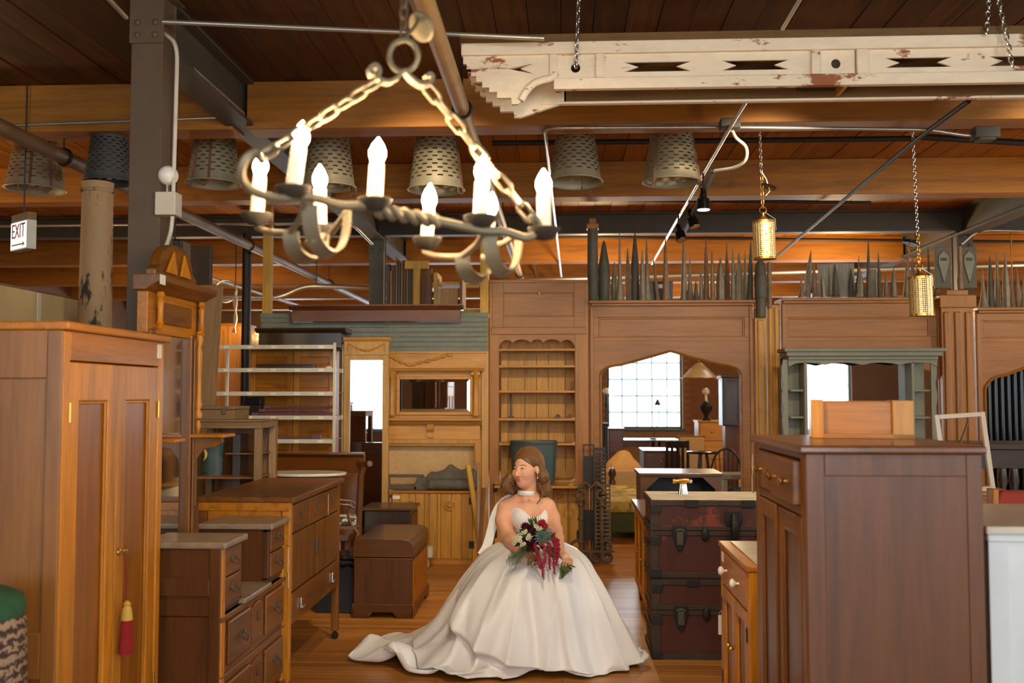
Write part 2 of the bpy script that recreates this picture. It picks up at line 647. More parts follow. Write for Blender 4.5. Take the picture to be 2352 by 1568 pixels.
M['teal_tin'] = paint('dark_teal_tin', S(66, 82, 78), 0.45, 0.6, 9, 0.1, 0.12, 0.6)
M['yellow_crest'] = plain('faded_gilt', S(206, 176, 92), 0.6)
M['gray_green'] = paint('grey_green_paint', S(122, 120, 100), 0.55, 0.25, 5)
M['burlap'] = paint('faded_canvas', S(206, 168, 116), 0.9, 0.3, 30)
M['purple'] = plain('plum_paint', S(104, 70, 82), 0.5)
M['toile'] = flaky('toile_fabric', S(222, 212, 190), S(62, 60, 54), 0.515, 22, 0.9)
M['sofa'] = paint('beige_upholstery', S(192, 158, 112), 0.9, 0.2, 20)
M['fur'] = paint('tan_sheepskin', S(216, 172, 112), 1.0, 0.4, 40, 0, 0.6)
M['green_fab'] = paint('green_upholstery', S(74, 84, 48), 0.9, 0.3, 30)
M['red_fab'] = paint('red_upholstery', S(168, 62, 46), 0.8, 0.2, 20)
M['slate_x'] = paint('grey_carved_wood', S(98, 92, 80), 0.75, 0.6, 14, 0, 0.3, 0.6)
M['brick'] = paint('brick', S(142, 98, 70), 0.85, 0.5, 20, 0, 0.3)
M['mortar'] = paint('wall_mortar', S(150, 122, 96), 0.9, 0.3, 20)
M['wall'] = paint('dim_plaster', S(120, 84, 56), 0.85, 0.3, 2)
M['sill'] = plain('dark_sash', S(70, 70, 68), 0.5)
M['green_plush'] = paint('green_plush', S(50, 92, 62), 1.0, 0.4, 25, 0, 0.4)
M['tag_blue'] = plain('blue_cushion', S(80, 100, 112), 0.9)
M['stone_white'] = paint('white_plaster_piece', S(216, 206, 184), 0.8, 0.5, 8)
def _wicker():
    m = NT('woven_wicker')
    v = m.coords((1, 1, 1), rnd=False)
    ck = m.n('ShaderNodeTexWave', wave_type='BANDS', bands_direction='Z')
    ck.inputs['Scale'].default_value = 9
    ck.inputs['Distortion'].default_value = 6
    ck.inputs['Detail'].default_value = 2
    ck.inputs['Detail Scale'].default_value = 5
    m.l(v, ck.inputs['Vector'])
    m.l(m.ramp(ck.outputs['Fac'], [(0.3, S(70, 52, 46)), (0.7, S(168, 142, 118))]), m.b.inputs['Base Color'])
    m.set(Roughness=0.85)
    m.bump(ck.outputs['Fac'], 0.5, 0.01)
    return m.mat
M['wicker'] = _wicker()
def _floral():
    m = NT('floral_upholstery')
    v = m.coords((1, 1, 1), rnd=False)
    vo = m.n('ShaderNodeTexVoronoi')
    vo.inputs['Scale'].default_value = 11
    m.l(v, vo.inputs['Vector'])
    h = m.ramp(vo.outputs['Color'], [(0.2, S(104, 108, 40)), (0.45, S(176, 148, 52)), (0.7, S(214, 190, 120)), (0.9, S(120, 90, 30))])
    m.l(m.mix(0.8, S(150, 138, 56), h), m.b.inputs['Base Color'])
    m.set(Roughness=0.9)
    return m.mat
M['floral'] = _floral()
# ================================================================== THE ROOM
XL, XR, YF, YB, ZC = -9.0, 9.3, -4.2, 21.4, 3.66

o = struct('floor', MB().box(XL - .2, XR + .2, YF - .3, YB + .3, -0.12, 0.0), M['floor'])
ceil = struct('ceiling', MB().box(XL - .2, XR + .2, YF - .3, YB + .3, ZC + .03, ZC + .12), M['ceil'])
_pls = []
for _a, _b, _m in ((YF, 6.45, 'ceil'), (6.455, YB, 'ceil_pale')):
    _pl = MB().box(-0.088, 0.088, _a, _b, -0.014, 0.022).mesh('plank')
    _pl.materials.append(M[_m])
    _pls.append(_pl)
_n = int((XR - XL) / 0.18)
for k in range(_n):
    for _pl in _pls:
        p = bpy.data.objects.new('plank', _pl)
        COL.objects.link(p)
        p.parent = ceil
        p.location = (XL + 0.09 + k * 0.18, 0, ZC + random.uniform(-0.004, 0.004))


def wall_with_windows(name, along, fixed, thick, a0, a1, holes, mat):
    """a wall running along x (along='x') or y, with rectangular openings (a0,a1,z0,z1)"""
    m = MB()
    def B(p, q, z0, z1):
        if q - p > 1e-4 and z1 - z0 > 1e-4:
            if along == 'x':
                m.box(p, q, fixed, fixed + thick, z0, z1)
            else:
                m.box(fixed, fixed + thick, p, q, z0, z1)
    x = a0
    for h in sorted(holes):
        B(x, h[0], 0, ZC + .03)
        B(h[0], h[1], 0, h[2])
        B(h[0], h[1], h[3], ZC + .03)
        x = h[1]
    B(x, a1, 0, ZC + .03)
    return struct(name, m, mat)


def window(n, along, c, fixed, w, z0, z1, nx, nz):
    """a steel sash with muntins and thin panes standing in its opening"""
    root = thing('window_%d' % n, 'tall factory window with small panes', 'window', (0, 0, 0))
    for k in ('label', 'category'):
        del root[k]
    root['kind'] = 'structure'
    rot = 0 if along == 'x' else PI / 2
    root.location = (c, fixed, 0) if along == 'x' else (fixed, c, 0)
    root.rotation_euler = (0, 0, rot)
    f = MB().frame(-w / 2, w / 2, z0, z1, 0.05, -0.03, 0.03)
    obj('frame', f, M['sill'], root)
    m = MB()
    for i in range(1, nx):
        x = -w / 2 + w * i / nx
        m.box(x - .011, x + .011, -.016, .016, z0 + .05, z1 - .05)
    for j in range(1, nz):
        z = z0 + (z1 - z0) * j / nz
        m.box(-w / 2 + .05, w / 2 - .05, -.016, .016, z - .011, z + .011)
    obj('muntin', m, M['sill'], root)
    pw, ph = (w - .1) / nx, (z1 - z0 - .1) / nz
    pm = MB().box(-pw / 2, pw / 2, -.002, .002, -ph / 2, ph / 2).mesh('pane')
    pm.materials.append(M['glass'])
    for i in range(nx):
        for j in range(nz):
            p = bpy.data.objects.new('pane', pm)
            COL.objects.link(p)
            p.parent = root
            p.location = (-w / 2 + .05 + pw * (i + .5), 0, z0 + .05 + ph * (j + .5))
    obj('sill', MB().box(-w / 2 - .05, w / 2 + .05, -.14, .14, z0 - .05, z0), M['sill'], root)
    return root


wn = 1
hf = [(x - .95, x + .95, .75, 3.35) for x, w in FRONT_WINDOWS]
wall_with_windows('wall_front', 'x', YF - .2, .2, XL - .2, XR + .2, hf, M['wall'])
for x, w in FRONT_WINDOWS:
    window(wn, 'x', x, YF - .1, 1.9, .75, 3.35, 4, 5)
    wn += 1
hb = [(x - .8, x + .8, .86, 2.62) for x in BACK_WINDOWS]
wb = wall_with_windows('wall_back', 'x', YB, .2, XL - .2, XR + .2, hb, M['mortar'])
for x in BACK_WINDOWS:
    window(wn, 'x', x, YB + .1, 1.6, .86, 2.62, 5, 5)
    wn += 1
hr = [(y - .95, y + .95, .75, 3.35) for y in RIGHT_WINDOWS]
wall_with_windows('wall_right', 'y', XR, .2, YF - .2, YB + .2, hr, M['wall'])
for y in RIGHT_WINDOWS:
    window(wn, 'y', y, XR + .1, 1.9, .75, 3.35, 4, 5)
    wn += 1
wall_with_windows('wall_left', 'y', XL - .2, .2, YF - .2, YB + .2, [], M['wall'])

# bricks of the far wall, where the arch opening shows them
_bm = MB().box(-.098, .098, -.012, .0, -.031, .031).mesh('brick')
_bm.materials.append(M['brick'])
_cnt = 0
for j in range(25):
    z = 0.80 + j * 0.072
    for i in range(17):
        x = 0.62 + i * 0.21 + (0.105 if j % 2 else 0)
        if BACK_WINDOWS[2] - .92 < x < BACK_WINDOWS[2] + .92 and .70 < z < 2.68:
            continue
        if _cnt >= 298:
            continue
        _cnt += 1
        b = bpy.data.objects.new('brick', _bm)
        COL.objects.link(b)
        b.parent = wb
        b.location = (x, YB - random.uniform(0, .006), z)
        b.rotation_euler = (0, 0, random.uniform(-.01, .01))

# ------------------------------------------------------------------ timber beams and steel
GX, GXR = -2.10, 4.45


def beam(x0, x1, Y, label, z0=3.33, z1=3.645, d=.24, mat='beam'):
    b = struct('timber_beam', MB().box(-(x1 - x0) / 2, (x1 - x0) / 2, -d / 2, d / 2, 0, z1 - z0), M[mat], None, label, bevel=.008)
    b.location = ((x0 + x1) / 2, Y, z0)
    return b


for Y, nm in ((1.75, 'behind the white carved beam'), (4.1, 'over the wardrobe'), (6.45, 'above the chandelier'), (8.8, 'over the hanging buckets'), (13.1, 'beyond the steel cross beam'),
              (15.5, 'deep in the room'), (17.9, 'near the far wall'), (20.2, 'against the far wall')):
    if Y < 6:
        continue
    for x0, x1, s in ((XL, GX - .045, 'left bay'), (GX + .045, GXR - .045, 'middle bay'), (GXR + .045, XR, 'right bay')):
        beam(x0, x1, Y, 'orange stained timber ceiling beam %s, %s' % (nm, s))


def girder(X, y0, y1, label):
    m = MB()
    m.box(-.09, .09, y0, y1, 3.35, 3.372)
    m.box(-.018, .018, y0, y1, 3.372, 3.625)
    m.box(-.09, .09, y0, y1, 3.625, 3.645)
    g = struct('steel_girder', m, M['steel'], None, label)
    g.location = (X, 0, 0)
    return g


girder(GX, 5.05, YB, 'grey brown steel girder running back over the left columns')
girder(GXR, YF, YB, 'grey brown steel girder running back over the right column')
_m = MB().box(XL, XR, -.07, .07, 3.40, 3.425).box(XL, XR, -.012, .012, 3.425, 3.62).box(XL, XR, -.07, .07, 3.62, 3.642)
g = struct('steel_cross_beam', _m, M['steel'], None, 'dark steel cross beam spanning the room behind the row of spires')
g.location = (0, 11.2, 0)


def column(X, Y, w, d, mat, label, top=3.40, plate=3.20, riv=(3.345, 3.24)):
    root = thing('steel_column', label, 'column', (X, Y, 0))
    del root['category']
    root['kind'] = 'structure'
    m = MB()
    m.box(-w / 2, w / 2, -d / 2, -d / 2 + .016, 0, top - .012)
    m.box(-w / 2, w / 2, d / 2 - .016, d / 2, 0, top - .012)
    m.box(-w / 2 + .012, -w / 2 + .026, -d / 2 + .016, d / 2 - .016, 0, top - .012)
    m.box(w / 2 - .026, w / 2 - .012, -d / 2 + .016, d / 2 - .016, 0, top - .012)
    obj('shaft', m, M[mat], root, bevel=.004)
    obj('cap_plate', MB().box(-w / 2 - .006, w / 2 + .006, -d / 2 - .014, -d / 2, plate, top - .012), M[mat], root, bevel=.003)
    obj('top_plate', MB().box(-w / 2 - .03, w / 2 + .03, -d / 2 - .03, d / 2 + .03, top - .012, top), M[mat], root)
    rm = MB().ball((0, 0, 0), (.017, .012, .017), 10, 6).mesh('rivet')
    rm.materials.append(M[mat])
    rm.shade_smooth()
    for dx in (-.045, .045):
        for dz in riv:
            r = bpy.data.objects.new('rivet', rm)
            COL.objects.link(r)
            r.parent = root
            r.location = (dx, -d / 2 - .015, dz)
    return root


column(GX + .005, 4.95, .165, .17, 'steel_rust', 'rust tinged riveted steel column beside the wardrobe', 3.645, 3.375, (3.48, 3.415))
column(GX, 11.25, .165, .17, 'steel_blue', 'blue grey steel column rising behind the mahogany cornice')
column(GXR, 11.25, .165, .17, 'steel', 'grey steel column behind the tall pilaster on the right')

# ------------------------------------------------------------------ pipes, conduit, track light


def pipe(name, label, pts, r, mat, n=10, cat='pipe', hang=()):
    base = Vector(pts[0])
    o = obj(name, MB().tube([Vector(p) - base for p in pts], r, n), mat, None, 60)
    o.location = base
    for i in hang:
        q = Vector(pts[i]) - base
        obj('hanger_rod', MB().cyl((q.x, q.y, q.z), .006, ZC - .016 - pts[i][2], 6), M['black_pipe'], o)
    return tag(o, label, cat)


def rounded(pts, rad=.08, k=5):
    P = [Vector(p) for p in pts]
    out = [P[0]]
    for i in range(1, len(P) - 1):
        a = (P[i - 1] - P[i]).normalized() * min(rad, (P[i - 1] - P[i]).length / 2)
        b = (P[i + 1] - P[i]).normalized() * min(rad, (P[i + 1] - P[i]).length / 2)
        for j in range(k + 1):
            t = j / k
            out.append((P[i] + a) * (1 - t) ** 2 + P[i] * 2 * t * (1 - t) + (P[i] + b) * t * t)
    out.append(P[-1])
    return out


tp = thing('sprinkler_pipe', 'thick tan painted pipe running back beside the chandelier', 'pipe', (-.555, 0, 3.2))
obj('run', MB().tube([(0, 1.0, 0), (0, 5.45, 0)], .045, 14).tube([(0, 5.45, 0), (0, 16, 0)], .04, 14), M['brown_pipe'], tp, 60)
for y in (5.5, 9.4, 13.2):
    obj('hanger_ring', MB().ring((0, y, 0), .05, .01, 18, 6, 'y').tube([(0, y, .05), (0, y, .455)], .006, 6), M['black_pipe'], tp, 60)
lp = thing('sprinkler_pipe', 'brown pipe slanting back past the left column to the far room', 'pipe', (-3.36, 0, 3.2))
obj('run', MB().tube([(0, 1.0, 0), (0, 19, 0)], .05, 12), M['brown_pipe_shaded'], lp, 60)
for y in (6.5, 10.5, 14.2):
    obj('hanger_ring', MB().ring((0, y, 0), .056, .01, 18, 6, 'y').tube([(0, y, .056), (0, y, .455)], .006, 6), M['black_pipe'], lp, 60)

pipe('conduit', 'long straight galvanised conduit from the left column to the white carved beam', [at(374, 50, 4.85), at(1250, 88, 4.85)], .0125, M['conduit'], cat='conduit')
pipe('conduit', 'thin galvanised conduit above the right end of the white carved beam', [at(1990, 76, 5.3), at(2420, 66, 5.3)], .0095, M['conduit'], cat='conduit')
_a, _b, _c = at(374, 95, 5.1), at(568, 268, 6.32), at(-60, 291, 6.32)
pipe('conduit', 'galvanised conduit bent along the girder and across the left timber beam', rounded([_a, _b, _c], .09), .011, M['conduit'], cat='conduit')
pipe('conduit', 'galvanised conduit at top left disappearing behind the column', [at(225, -30, 4.3), at(290, 40, 4.62)], .012, M['conduit'], cat='conduit')
_v = rounded([at(1290, 640, 14.6), at(1251, 294, 6.34), at(1660, 292, 6.34), at(2140, 298, 6.3), at(2205, 310, 6.3), at(2240, 312, 6.3)], .11)
pipe('conduit', 'galvanised conduit that turns above the perforated buckets and runs right to the junction boxes', _v, .0125, M['conduit'], cat='conduit')
pipe('conduit', 'pale conduit crossing in front of the left steel cross beam', rounded([at(-60, 520, 9.6), at(808, 512, 9.6), at(855, 560, 10.2)], .2), .014, M['conduit'], cat='conduit')
pipe('conduit', 'pale conduit from the right column running off to the right', rounded([at(2210, 560, 11.0), at(2245, 528, 11.0), at(2420, 532, 11.0)], .2), .013, M['conduit'], cat='conduit')
pipe('black_pipe', 'black iron pipe crossing behind the perforated buckets', [at(1130, 329, 7.75), at(2108, 318, 7.75)], .022, M['black_pipe'])
pipe('black_pipe', 'black iron pipe continuing right from the elbow', [at(2112, 314, 7.75), at(2420, 332, 7.75)], .026, M['black_pipe'])
pipe('black_pipe', 'dark pipe slanting down from the right towards the row of spires', [at(2225, 232, 5.67), at(2108, 318, 6.48), at(1784, 588, 12.05)], .015, M['black_pipe'])
pipe('black_pipe', 'thin black pipe across the orange beam behind the spires', [at(1280, 543, 12.6), at(2420, 556, 12.6)], .02, M['black_pipe'])
pipe('black_pipe', 'thin black pipe along the second timber beam', [at(1150, 455, 9.3), at(2000, 466, 9.3)], .018, M['black_pipe'])
pipe('metal_pipe', 'grey pipe running across behind the tops of the spires', [at(1080, 648, 13.3), at(2420, 606, 13.3)], .03, M['conduit'])
pipe('metal_pipe', 'tan pipe crossing low in the far left bay', rounded([at(420, 680, 12.6), at(640, 684, 12.6), at(700, 655, 12.6), at(860, 662, 12.6)], .15), .03, M['conduit'], hang=(2, -2))
pipe('metal_pipe', 'brown pipe behind the lumber post in the far left bay', [at(420, 657, 13.6), at(1100, 656, 13.6)], .03, M['brown_pipe'])
pipe('conduit', 'thin conduit slanting down behind the dresser mirror', [at(430, 622, 11.5), at(700, 705, 14.4)], .022, M['conduit'], cat='conduit')
pipe('conduit', 'short pale conduit stub slanting above the pine bookcase', [at(1222, 590, 14.6), at(1236, 648, 15.6)], .02, M['conduit'], cat='conduit')
pipe('black_pipe', 'black standpipe behind the white metal shelf', [at(568, 535, 10.9), (at(564, 905, 10.9).x, 10.9, 0)], .05, M['black'])

j = obj('junction_box', MB().box(-.06, .06, -.05, .05, -.032, .032), M['steel'], None, bevel=.004)
j.location = at(1676, 286, 6.24); tag(j, 'small steel junction box over the flexible cable', 'junction box')
j = obj('junction_box', MB().box(-.075, .075, -.05, .05, -.035, .035).box(-.05, .05, -.045, .045, -.05, -.034), M['steel'], None, bevel=.004)
j.location = at(2262, 306, 6.28); tag(j, 'steel junction box with a pale lid near the right edge', 'junction box')
pipe('flexible_cable', 'ribbed flexible cable looping from junction box to track light', rounded([at(1682, 300, 6.24), at(1690, 318, 6.3), at(1716, 335, 6.35), at(1716, 368, 6.4), at(1690, 385, 6.5), at(1642, 392, 6.66)], .06), .011, M['white_metal'], cat='cable')
pipe('strut', 'pale steel strut slanting back beside the track light', [at(1738, 196, 5.36), at(1690, 270, 5.98), at(1497, 606, 12.4)], .013, M['conduit'], cat='strut')
tr = thing('track_light', 'black track with three spot heads, one lit, below the strut', 'track light', at(1638, 395, 6.7))
b0 = Vector(tr.location)
obj('rail', MB().tube([Vector((0, 0, 0)), at(1566, 545, 9.6) - b0], .02, 4), M['black'], tr)
for (px, py, Y, lit, tl) in ((1616, 466, 7.3, 1, (0, -.02, -1)), (1592, 508, 8.4, 0, (.3, -.2, -1)), (1563, 540, 9.0, 0, (.15, -.4, -1))):
    c = at(px, py, Y) - b0
    d = Vector(tl).normalized()
    m = MB().tube([c - d * .11, c - d * .04, c - d * .03, c + d * .05], [.02, .024, .042, .05], 16)
    hd = obj('spot_head', m, M['black_gloss'], tr, 50)
    obj('lens', MB().tube([c + d * .046, c + d * .053], .044, 16), M['bulb_dim'] if lit else M['chrome'], hd, 50)
    obj('swivel', MB().tube([c - d * .10, c - d * .10 + Vector((0, 0, .12))], .008, 6), M['black'], tr)

# conduit drop and emergency fittings on the left column
pipe('conduit', 'cream conduit hooking down from the girder to the white box', rounded([at(378, 78, 4.9), at(408, 100, 4.84), at(398, 446, 4.84)], .1), .0105, M['white_metal'], cat='conduit')
pipe('conduit', 'cream conduit curving down below the white box', rounded([at(396, 497, 4.84), at(392, 540, 4.84), at(370, 590, 4.9), at(370, 640, 4.92)], .12), .0105, M['white_metal'], cat='conduit')
jb = thing('emergency_light', 'white square box with a round globe lamp by the left column', 'emergency light', at(387, 470, 4.86))
obj('housing', MB().box(-.052, .052, -.045, .045, -.058, .058), M['white_metal'], jb, bevel=.004)
obj('neck', MB().cyl((-.008, 0, .058), .012, .05, 10), M['chrome'], jb, 50)
obj('globe', MB().ball((-.004, 0, .148), .05, 18, 12), M['white_knob'], jb, 60)

ex = thing('exit_sign', 'small lit EXIT sign hanging at the far left', 'sign', at(54, 535, 6.3), math.radians(-38))
obj('housing', MB().box(-.125, .125, -.03, .03, -.115, .075), M['white_metal'], ex, bevel=.003)
obj('top_block', MB().box(-.125, .125, -.028, .028, .075, .125), M['weathered_x'], ex, bevel=.003)
fm = plain('exit_face', S(225, 250, 240), 0.4, emit=S(205, 255, 236), es=1.5)
obj('face', MB().box(-.115, .115, -.0325, -.03, -.105, .068), fm, ex)


def lettering(name, txt, size, mat, parent, loc, rot=(PI / 2, 0, 0), ext=.0015, sx=1.0):
    c = bpy.data.curves.new(name, 'FONT')
    c.body = txt
    c.size = size
    c.align_x = 'CENTER'
    c.align_y = 'CENTER'
    c.extrude = ext
    tmp = bpy.data.objects.new(name, c)
    COL.objects.link(tmp)
    bpy.context.view_layer.update()
    me = bpy.data.meshes.new_from_object(tmp.evaluated_get(bpy.context.evaluated_depsgraph_get()))
    bpy.data.objects.remove(tmp)
    me.materials.clear()
    me.materials.append(mat)
    o = bpy.data.objects.new(name, me)
    COL.objects.link(o)
    o.parent = parent
    o.location = loc
    o.rotation_euler = rot
    o.scale = (sx, 1, 1)
    return o


lettering('lettering', 'EXIT', .135, plain('exit_red', S(190, 20, 40), .5), ex, (0, -.034, .005), sx=.72)
obj('red_line', MB().box(-.095, .07, -.035, -.0325, -.085, -.075).prism([(.07, -.096), (.098, -.08), (.07, -.064)], -.035, -.0325), plain('exit_red_line', S(170, 24, 40), .5), ex)
obj('hanger', MB().cyl((0, 0, .125), .005, ZC - ex.location.z - .125 - .01, 6), M['black'], ex)

pipe('strut', 'short slanting steel rod above the white carved beam', [at(1842, -10, 4.62), at(1797, 66, 4.86)], .012, M['conduit'], cat='strut')
# ================================================================== THE BACK ROW (about ten metres away)
class Plane:
    """measures on a plane y = Y: px -> metres from the thing's base point"""
    def __init__(s, Y, x0px, ref=905):
        s.Y = Y
        s.px = x0px
        s.x0 = at(x0px, ref, Y).x
        s.base = (s.x0, Y, 0)

    def x(s, px, py=905):
        return at(px, py, s.Y).x - s.x0

    def z(s, py, px=None):
        return at(px or s.px, py, s.Y).z


def panel_board(m, x0, x1, z0, z1, y, th, rec=.012, w=.05):
    """framed panel: stiles and rails proud of a sunk field with a small bead"""
    m.frame(x0, x1, z0, z1, w, y, y + th)
    m.box(x0 + w, x1 - w, y + rec, y + th, z0 + w, z1 - w)
    b = .012
    m.frame(x0 + w, x1 - w, z0 + w, z1 - w, b, y + rec * .4, y + rec)
    return m


def boards_x(root, name, x0, x1, z0, z1, y0, y1, n, mat, gap=.003, widths=None):
    """n upright boards side by side, each a part"""
    w = widths or [1] * n
    tot = sum(w)
    x = x0
    for k in range(len(w)):
        ww = (x1 - x0) * w[k] / tot
        obj(name, MB().box(x + gap / 2, x + ww - gap / 2, y0 + random.uniform(0, .002), y1, z0, z1), mat, root, bevel=.002)
        x += ww


# ---------------- pine bookcase with scalloped top
Yb = 9.9
P = Plane(Yb, 1237)
bk = thing('bookcase', 'tall pine bookcase with a scalloped top rail and open plank-backed shelves', 'bookcase', P.base)
x0, x1 = P.x(1124), P.x(1352)
zt = P.z(645)
obj('crown_panel', panel_board(MB(), x0 + .03, x1 - .03, P.z(752), zt - .01, -.02, .05, .014, .11), M['chestnut_x'], bk, bevel=.003)
obj('cornice', MB().box(x0, x1, -.03, .06, zt - .02, zt + .01), M['chestnut_x'], bk, bevel=.004)
for a, b in ((x0, P.x(1146)), (P.x(1321), x1)):
    obj('side_stile', MB().box(a, b, -.012, .05, 0, zt - .02), M['chestnut'], bk, bevel=.004)
    obj('side_panel', MB().box(a if a < 0 else b - .025, a + .025 if a < 0 else b, .05, .33, 0, zt - .02), M['chestnut'], bk)
xi0, xi1 = P.x(1146), P.x(1321)
# scalloped rail
pts = [(xi0, P.z(752)), (xi0, P.z(796))]
cents = [(1146, 1178), (1178, 1219), (1219, 1248), (1248, 1288), (1288, 1321)]
for a, b in cents:
    xa, xb = P.x(a), P.x(b)
    za = P.z(787 if a > 1146 else 796)
    zb = P.z(787 if b < 1321 else 796)
    for j in range(0, 9):
        t = j / 8
        z = za * (1 - t) + zb * t + .034 * math.sin(PI * t) ** .6 + (.03 * (1 - t) if a == 1146 else 0) * math.sin(PI * t) + (.03 * t if b == 1321 else 0) * math.sin(PI * t)
        pts.append((xa + (xb - xa) * t, z))
pts += [(xi1, P.z(752))]
clean = []
for p in pts:
    if not clean or (abs(p[0] - clean[-1][0]) + abs(p[1] - clean[-1][1])) > 1e-4:
        clean.append(p)
obj('scalloped_rail', MB().prism(clean, -.01, .02), M['chestnut_x'], bk)
obj('moulding', MB().box(x0 + .02, x1 - .02, -.028, -.01, P.z(768), P.z(752)), M['chestnut_x'], bk, bevel=.004)
boards_x(bk, 'back_board', xi0, xi1, .05, P.z(752), .30, .318, 6, M['pine'], .006, [66, 155, 110, 110, 155, 88])
for py in (803, 841, 899, 963, 1020, 1105):
    obj('shelf', MB().box(xi0, xi1, .0, .30, P.z(py) - .011, P.z(py) + .011), M['pine_x'], bk, bevel=.002)
obj('base_shelf', MB().box(xi0, xi1, .0, .30, .06, .085), M['pine_x'], bk)
for k, (a, b) in enumerate(((1137, 1236), (1238, 1337))):
    d = obj('door', MB(), M['pine'], bk)
    xa, xb = P.x(a), P.x(b)
    for q in range(3):
        w = (xb - xa) / 3
        obj('board', MB().box(xa + w * q + .002, xa + w * (q + 1) - .002, -.03, -.012, .07, P.z(1108)), M['pine'], d, bevel=.002)
    xc = (xa + xb) / 2 + (-.02 if k == 0 else .02)
    obj('round_boss', MB().lathe([(.05, -.03), (.052, -.04), (.045, -.042), (.04, -.034), (.001, -.034)], (P.x(1164 if k == 0 else 1281), 0, P.z(1133)), 20, 'y'), M['pine'], d, 40)
    obj('diamond_knob', MB().lathe([(.028, -.034), (.02, -.055), (.001, -.062)], (P.x(1164 if k == 0 else 1281), 0, P.z(1133)), 4, 'y'), M['pine_x'], d)
    hx = P.x(1138 if k == 0 else 1328)
    for pz in (1120, 1225):
        obj('hinge', MB().box(hx - .02, hx + .02, -.036, -.03, P.z(pz) - .04, P.z(pz) + .04), M['iron_black'], d, bevel=.002)
hb_ = obj('hook', MB().tube([(0, -.02, 0), (0, -.05, 0), (0, -.05, .02)], .008, 8), M['brass'], bk, 60)
hb_.location = (P.x(1239), 0, P.z(677))
for px, py, w in ((1281, 958, .05), (1309, 959, .04)):
    o = obj('wood_scrap', MB().box(-w / 2, w / 2, -.03, .03, 0, .022).box(-w * .3, w * .35, -.02, .02, .022, .036), M['dark_x'], None, bevel=.003)
    o.location = (P.x0 + P.x(px), Yb + .12, P.z(963) + .0115)
    tag(o, 'small dark scrap on the bookcase shelf, %s' % ('nearer the middle' if px < 1300 else 'nearest the right stile'), 'scrap')
o = obj('folding_rule', MB().tube([(0, 0, 0), (0, .03, .24)], .009, 6).box(-.03, .03, -.02, .04, 0, .02), M['zinc_dark'], None)
o.location = (P.x0 + P.x(1171), Yb + .2, P.z(963) + .0115)
tag(o, 'thin dark metal rod standing in the bookcase', 'rod')

# teal painted tin bin standing on the bookcase shelf behind the bride
Pt = Plane(9.62, 1225)


def tin(name, label, P_, xa, xb, ya, yb, crest_px, taper=.88, rz=0):
    r = thing(name, label, 'bin', (P_.x0, P_.Y + .12, P_.z(yb) + .002), rz)
    w = (P_.x(xb) - P_.x(xa)) / 2
    h = P_.z(ya) - P_.z(yb)
    prof = [(w * taper, 0), (w * taper, .01), (w * .985, h - .02), (w, h - .02), (w * 1.02, h - .01), (w, h), (w * .95, h), (w * .85, .03)]
    obj('shell', MB().lathe(prof, (0, 0, 0), 36, 'z', 1, .55), M['teal_tin'], r, 50)
    obj('rim_band', MB().lathe([(w * 1.0, h - .04), (w * 1.025, h - .03), (w * 1.0, h - .025)], (0, 0, 0), 36, 'z', 1, .55, cap=False), M['galv_dark'], r, 50)
    pts = []
    for k in range(13):
        a = -1.2 + k * .25
        pts.append((crest_px + .03 * math.cos(a), -w * .52 - .004, h * .55 + .045 * math.sin(a)))
    obj('gilt_crest', MB().tube(pts, [.004 + .008 * math.sin(PI * k / 12) for k in range(13)], 6), M['yellow_crest'], r, 60)
    return r


tin('painted_bin', 'dark teal painted tin bin with a gilt crest behind the bride', Pt, 1170, 1280, 1013, 1108, .06, .9)
# the bookcase shelf the bin stands on comes forward a little
obj('ledge', MB().box(P.x(1140), P.x(1332), -.30, -.0, P.z(1108) - .028, P.z(1108) - .004), M['pine_x'], bk, bevel=.003)

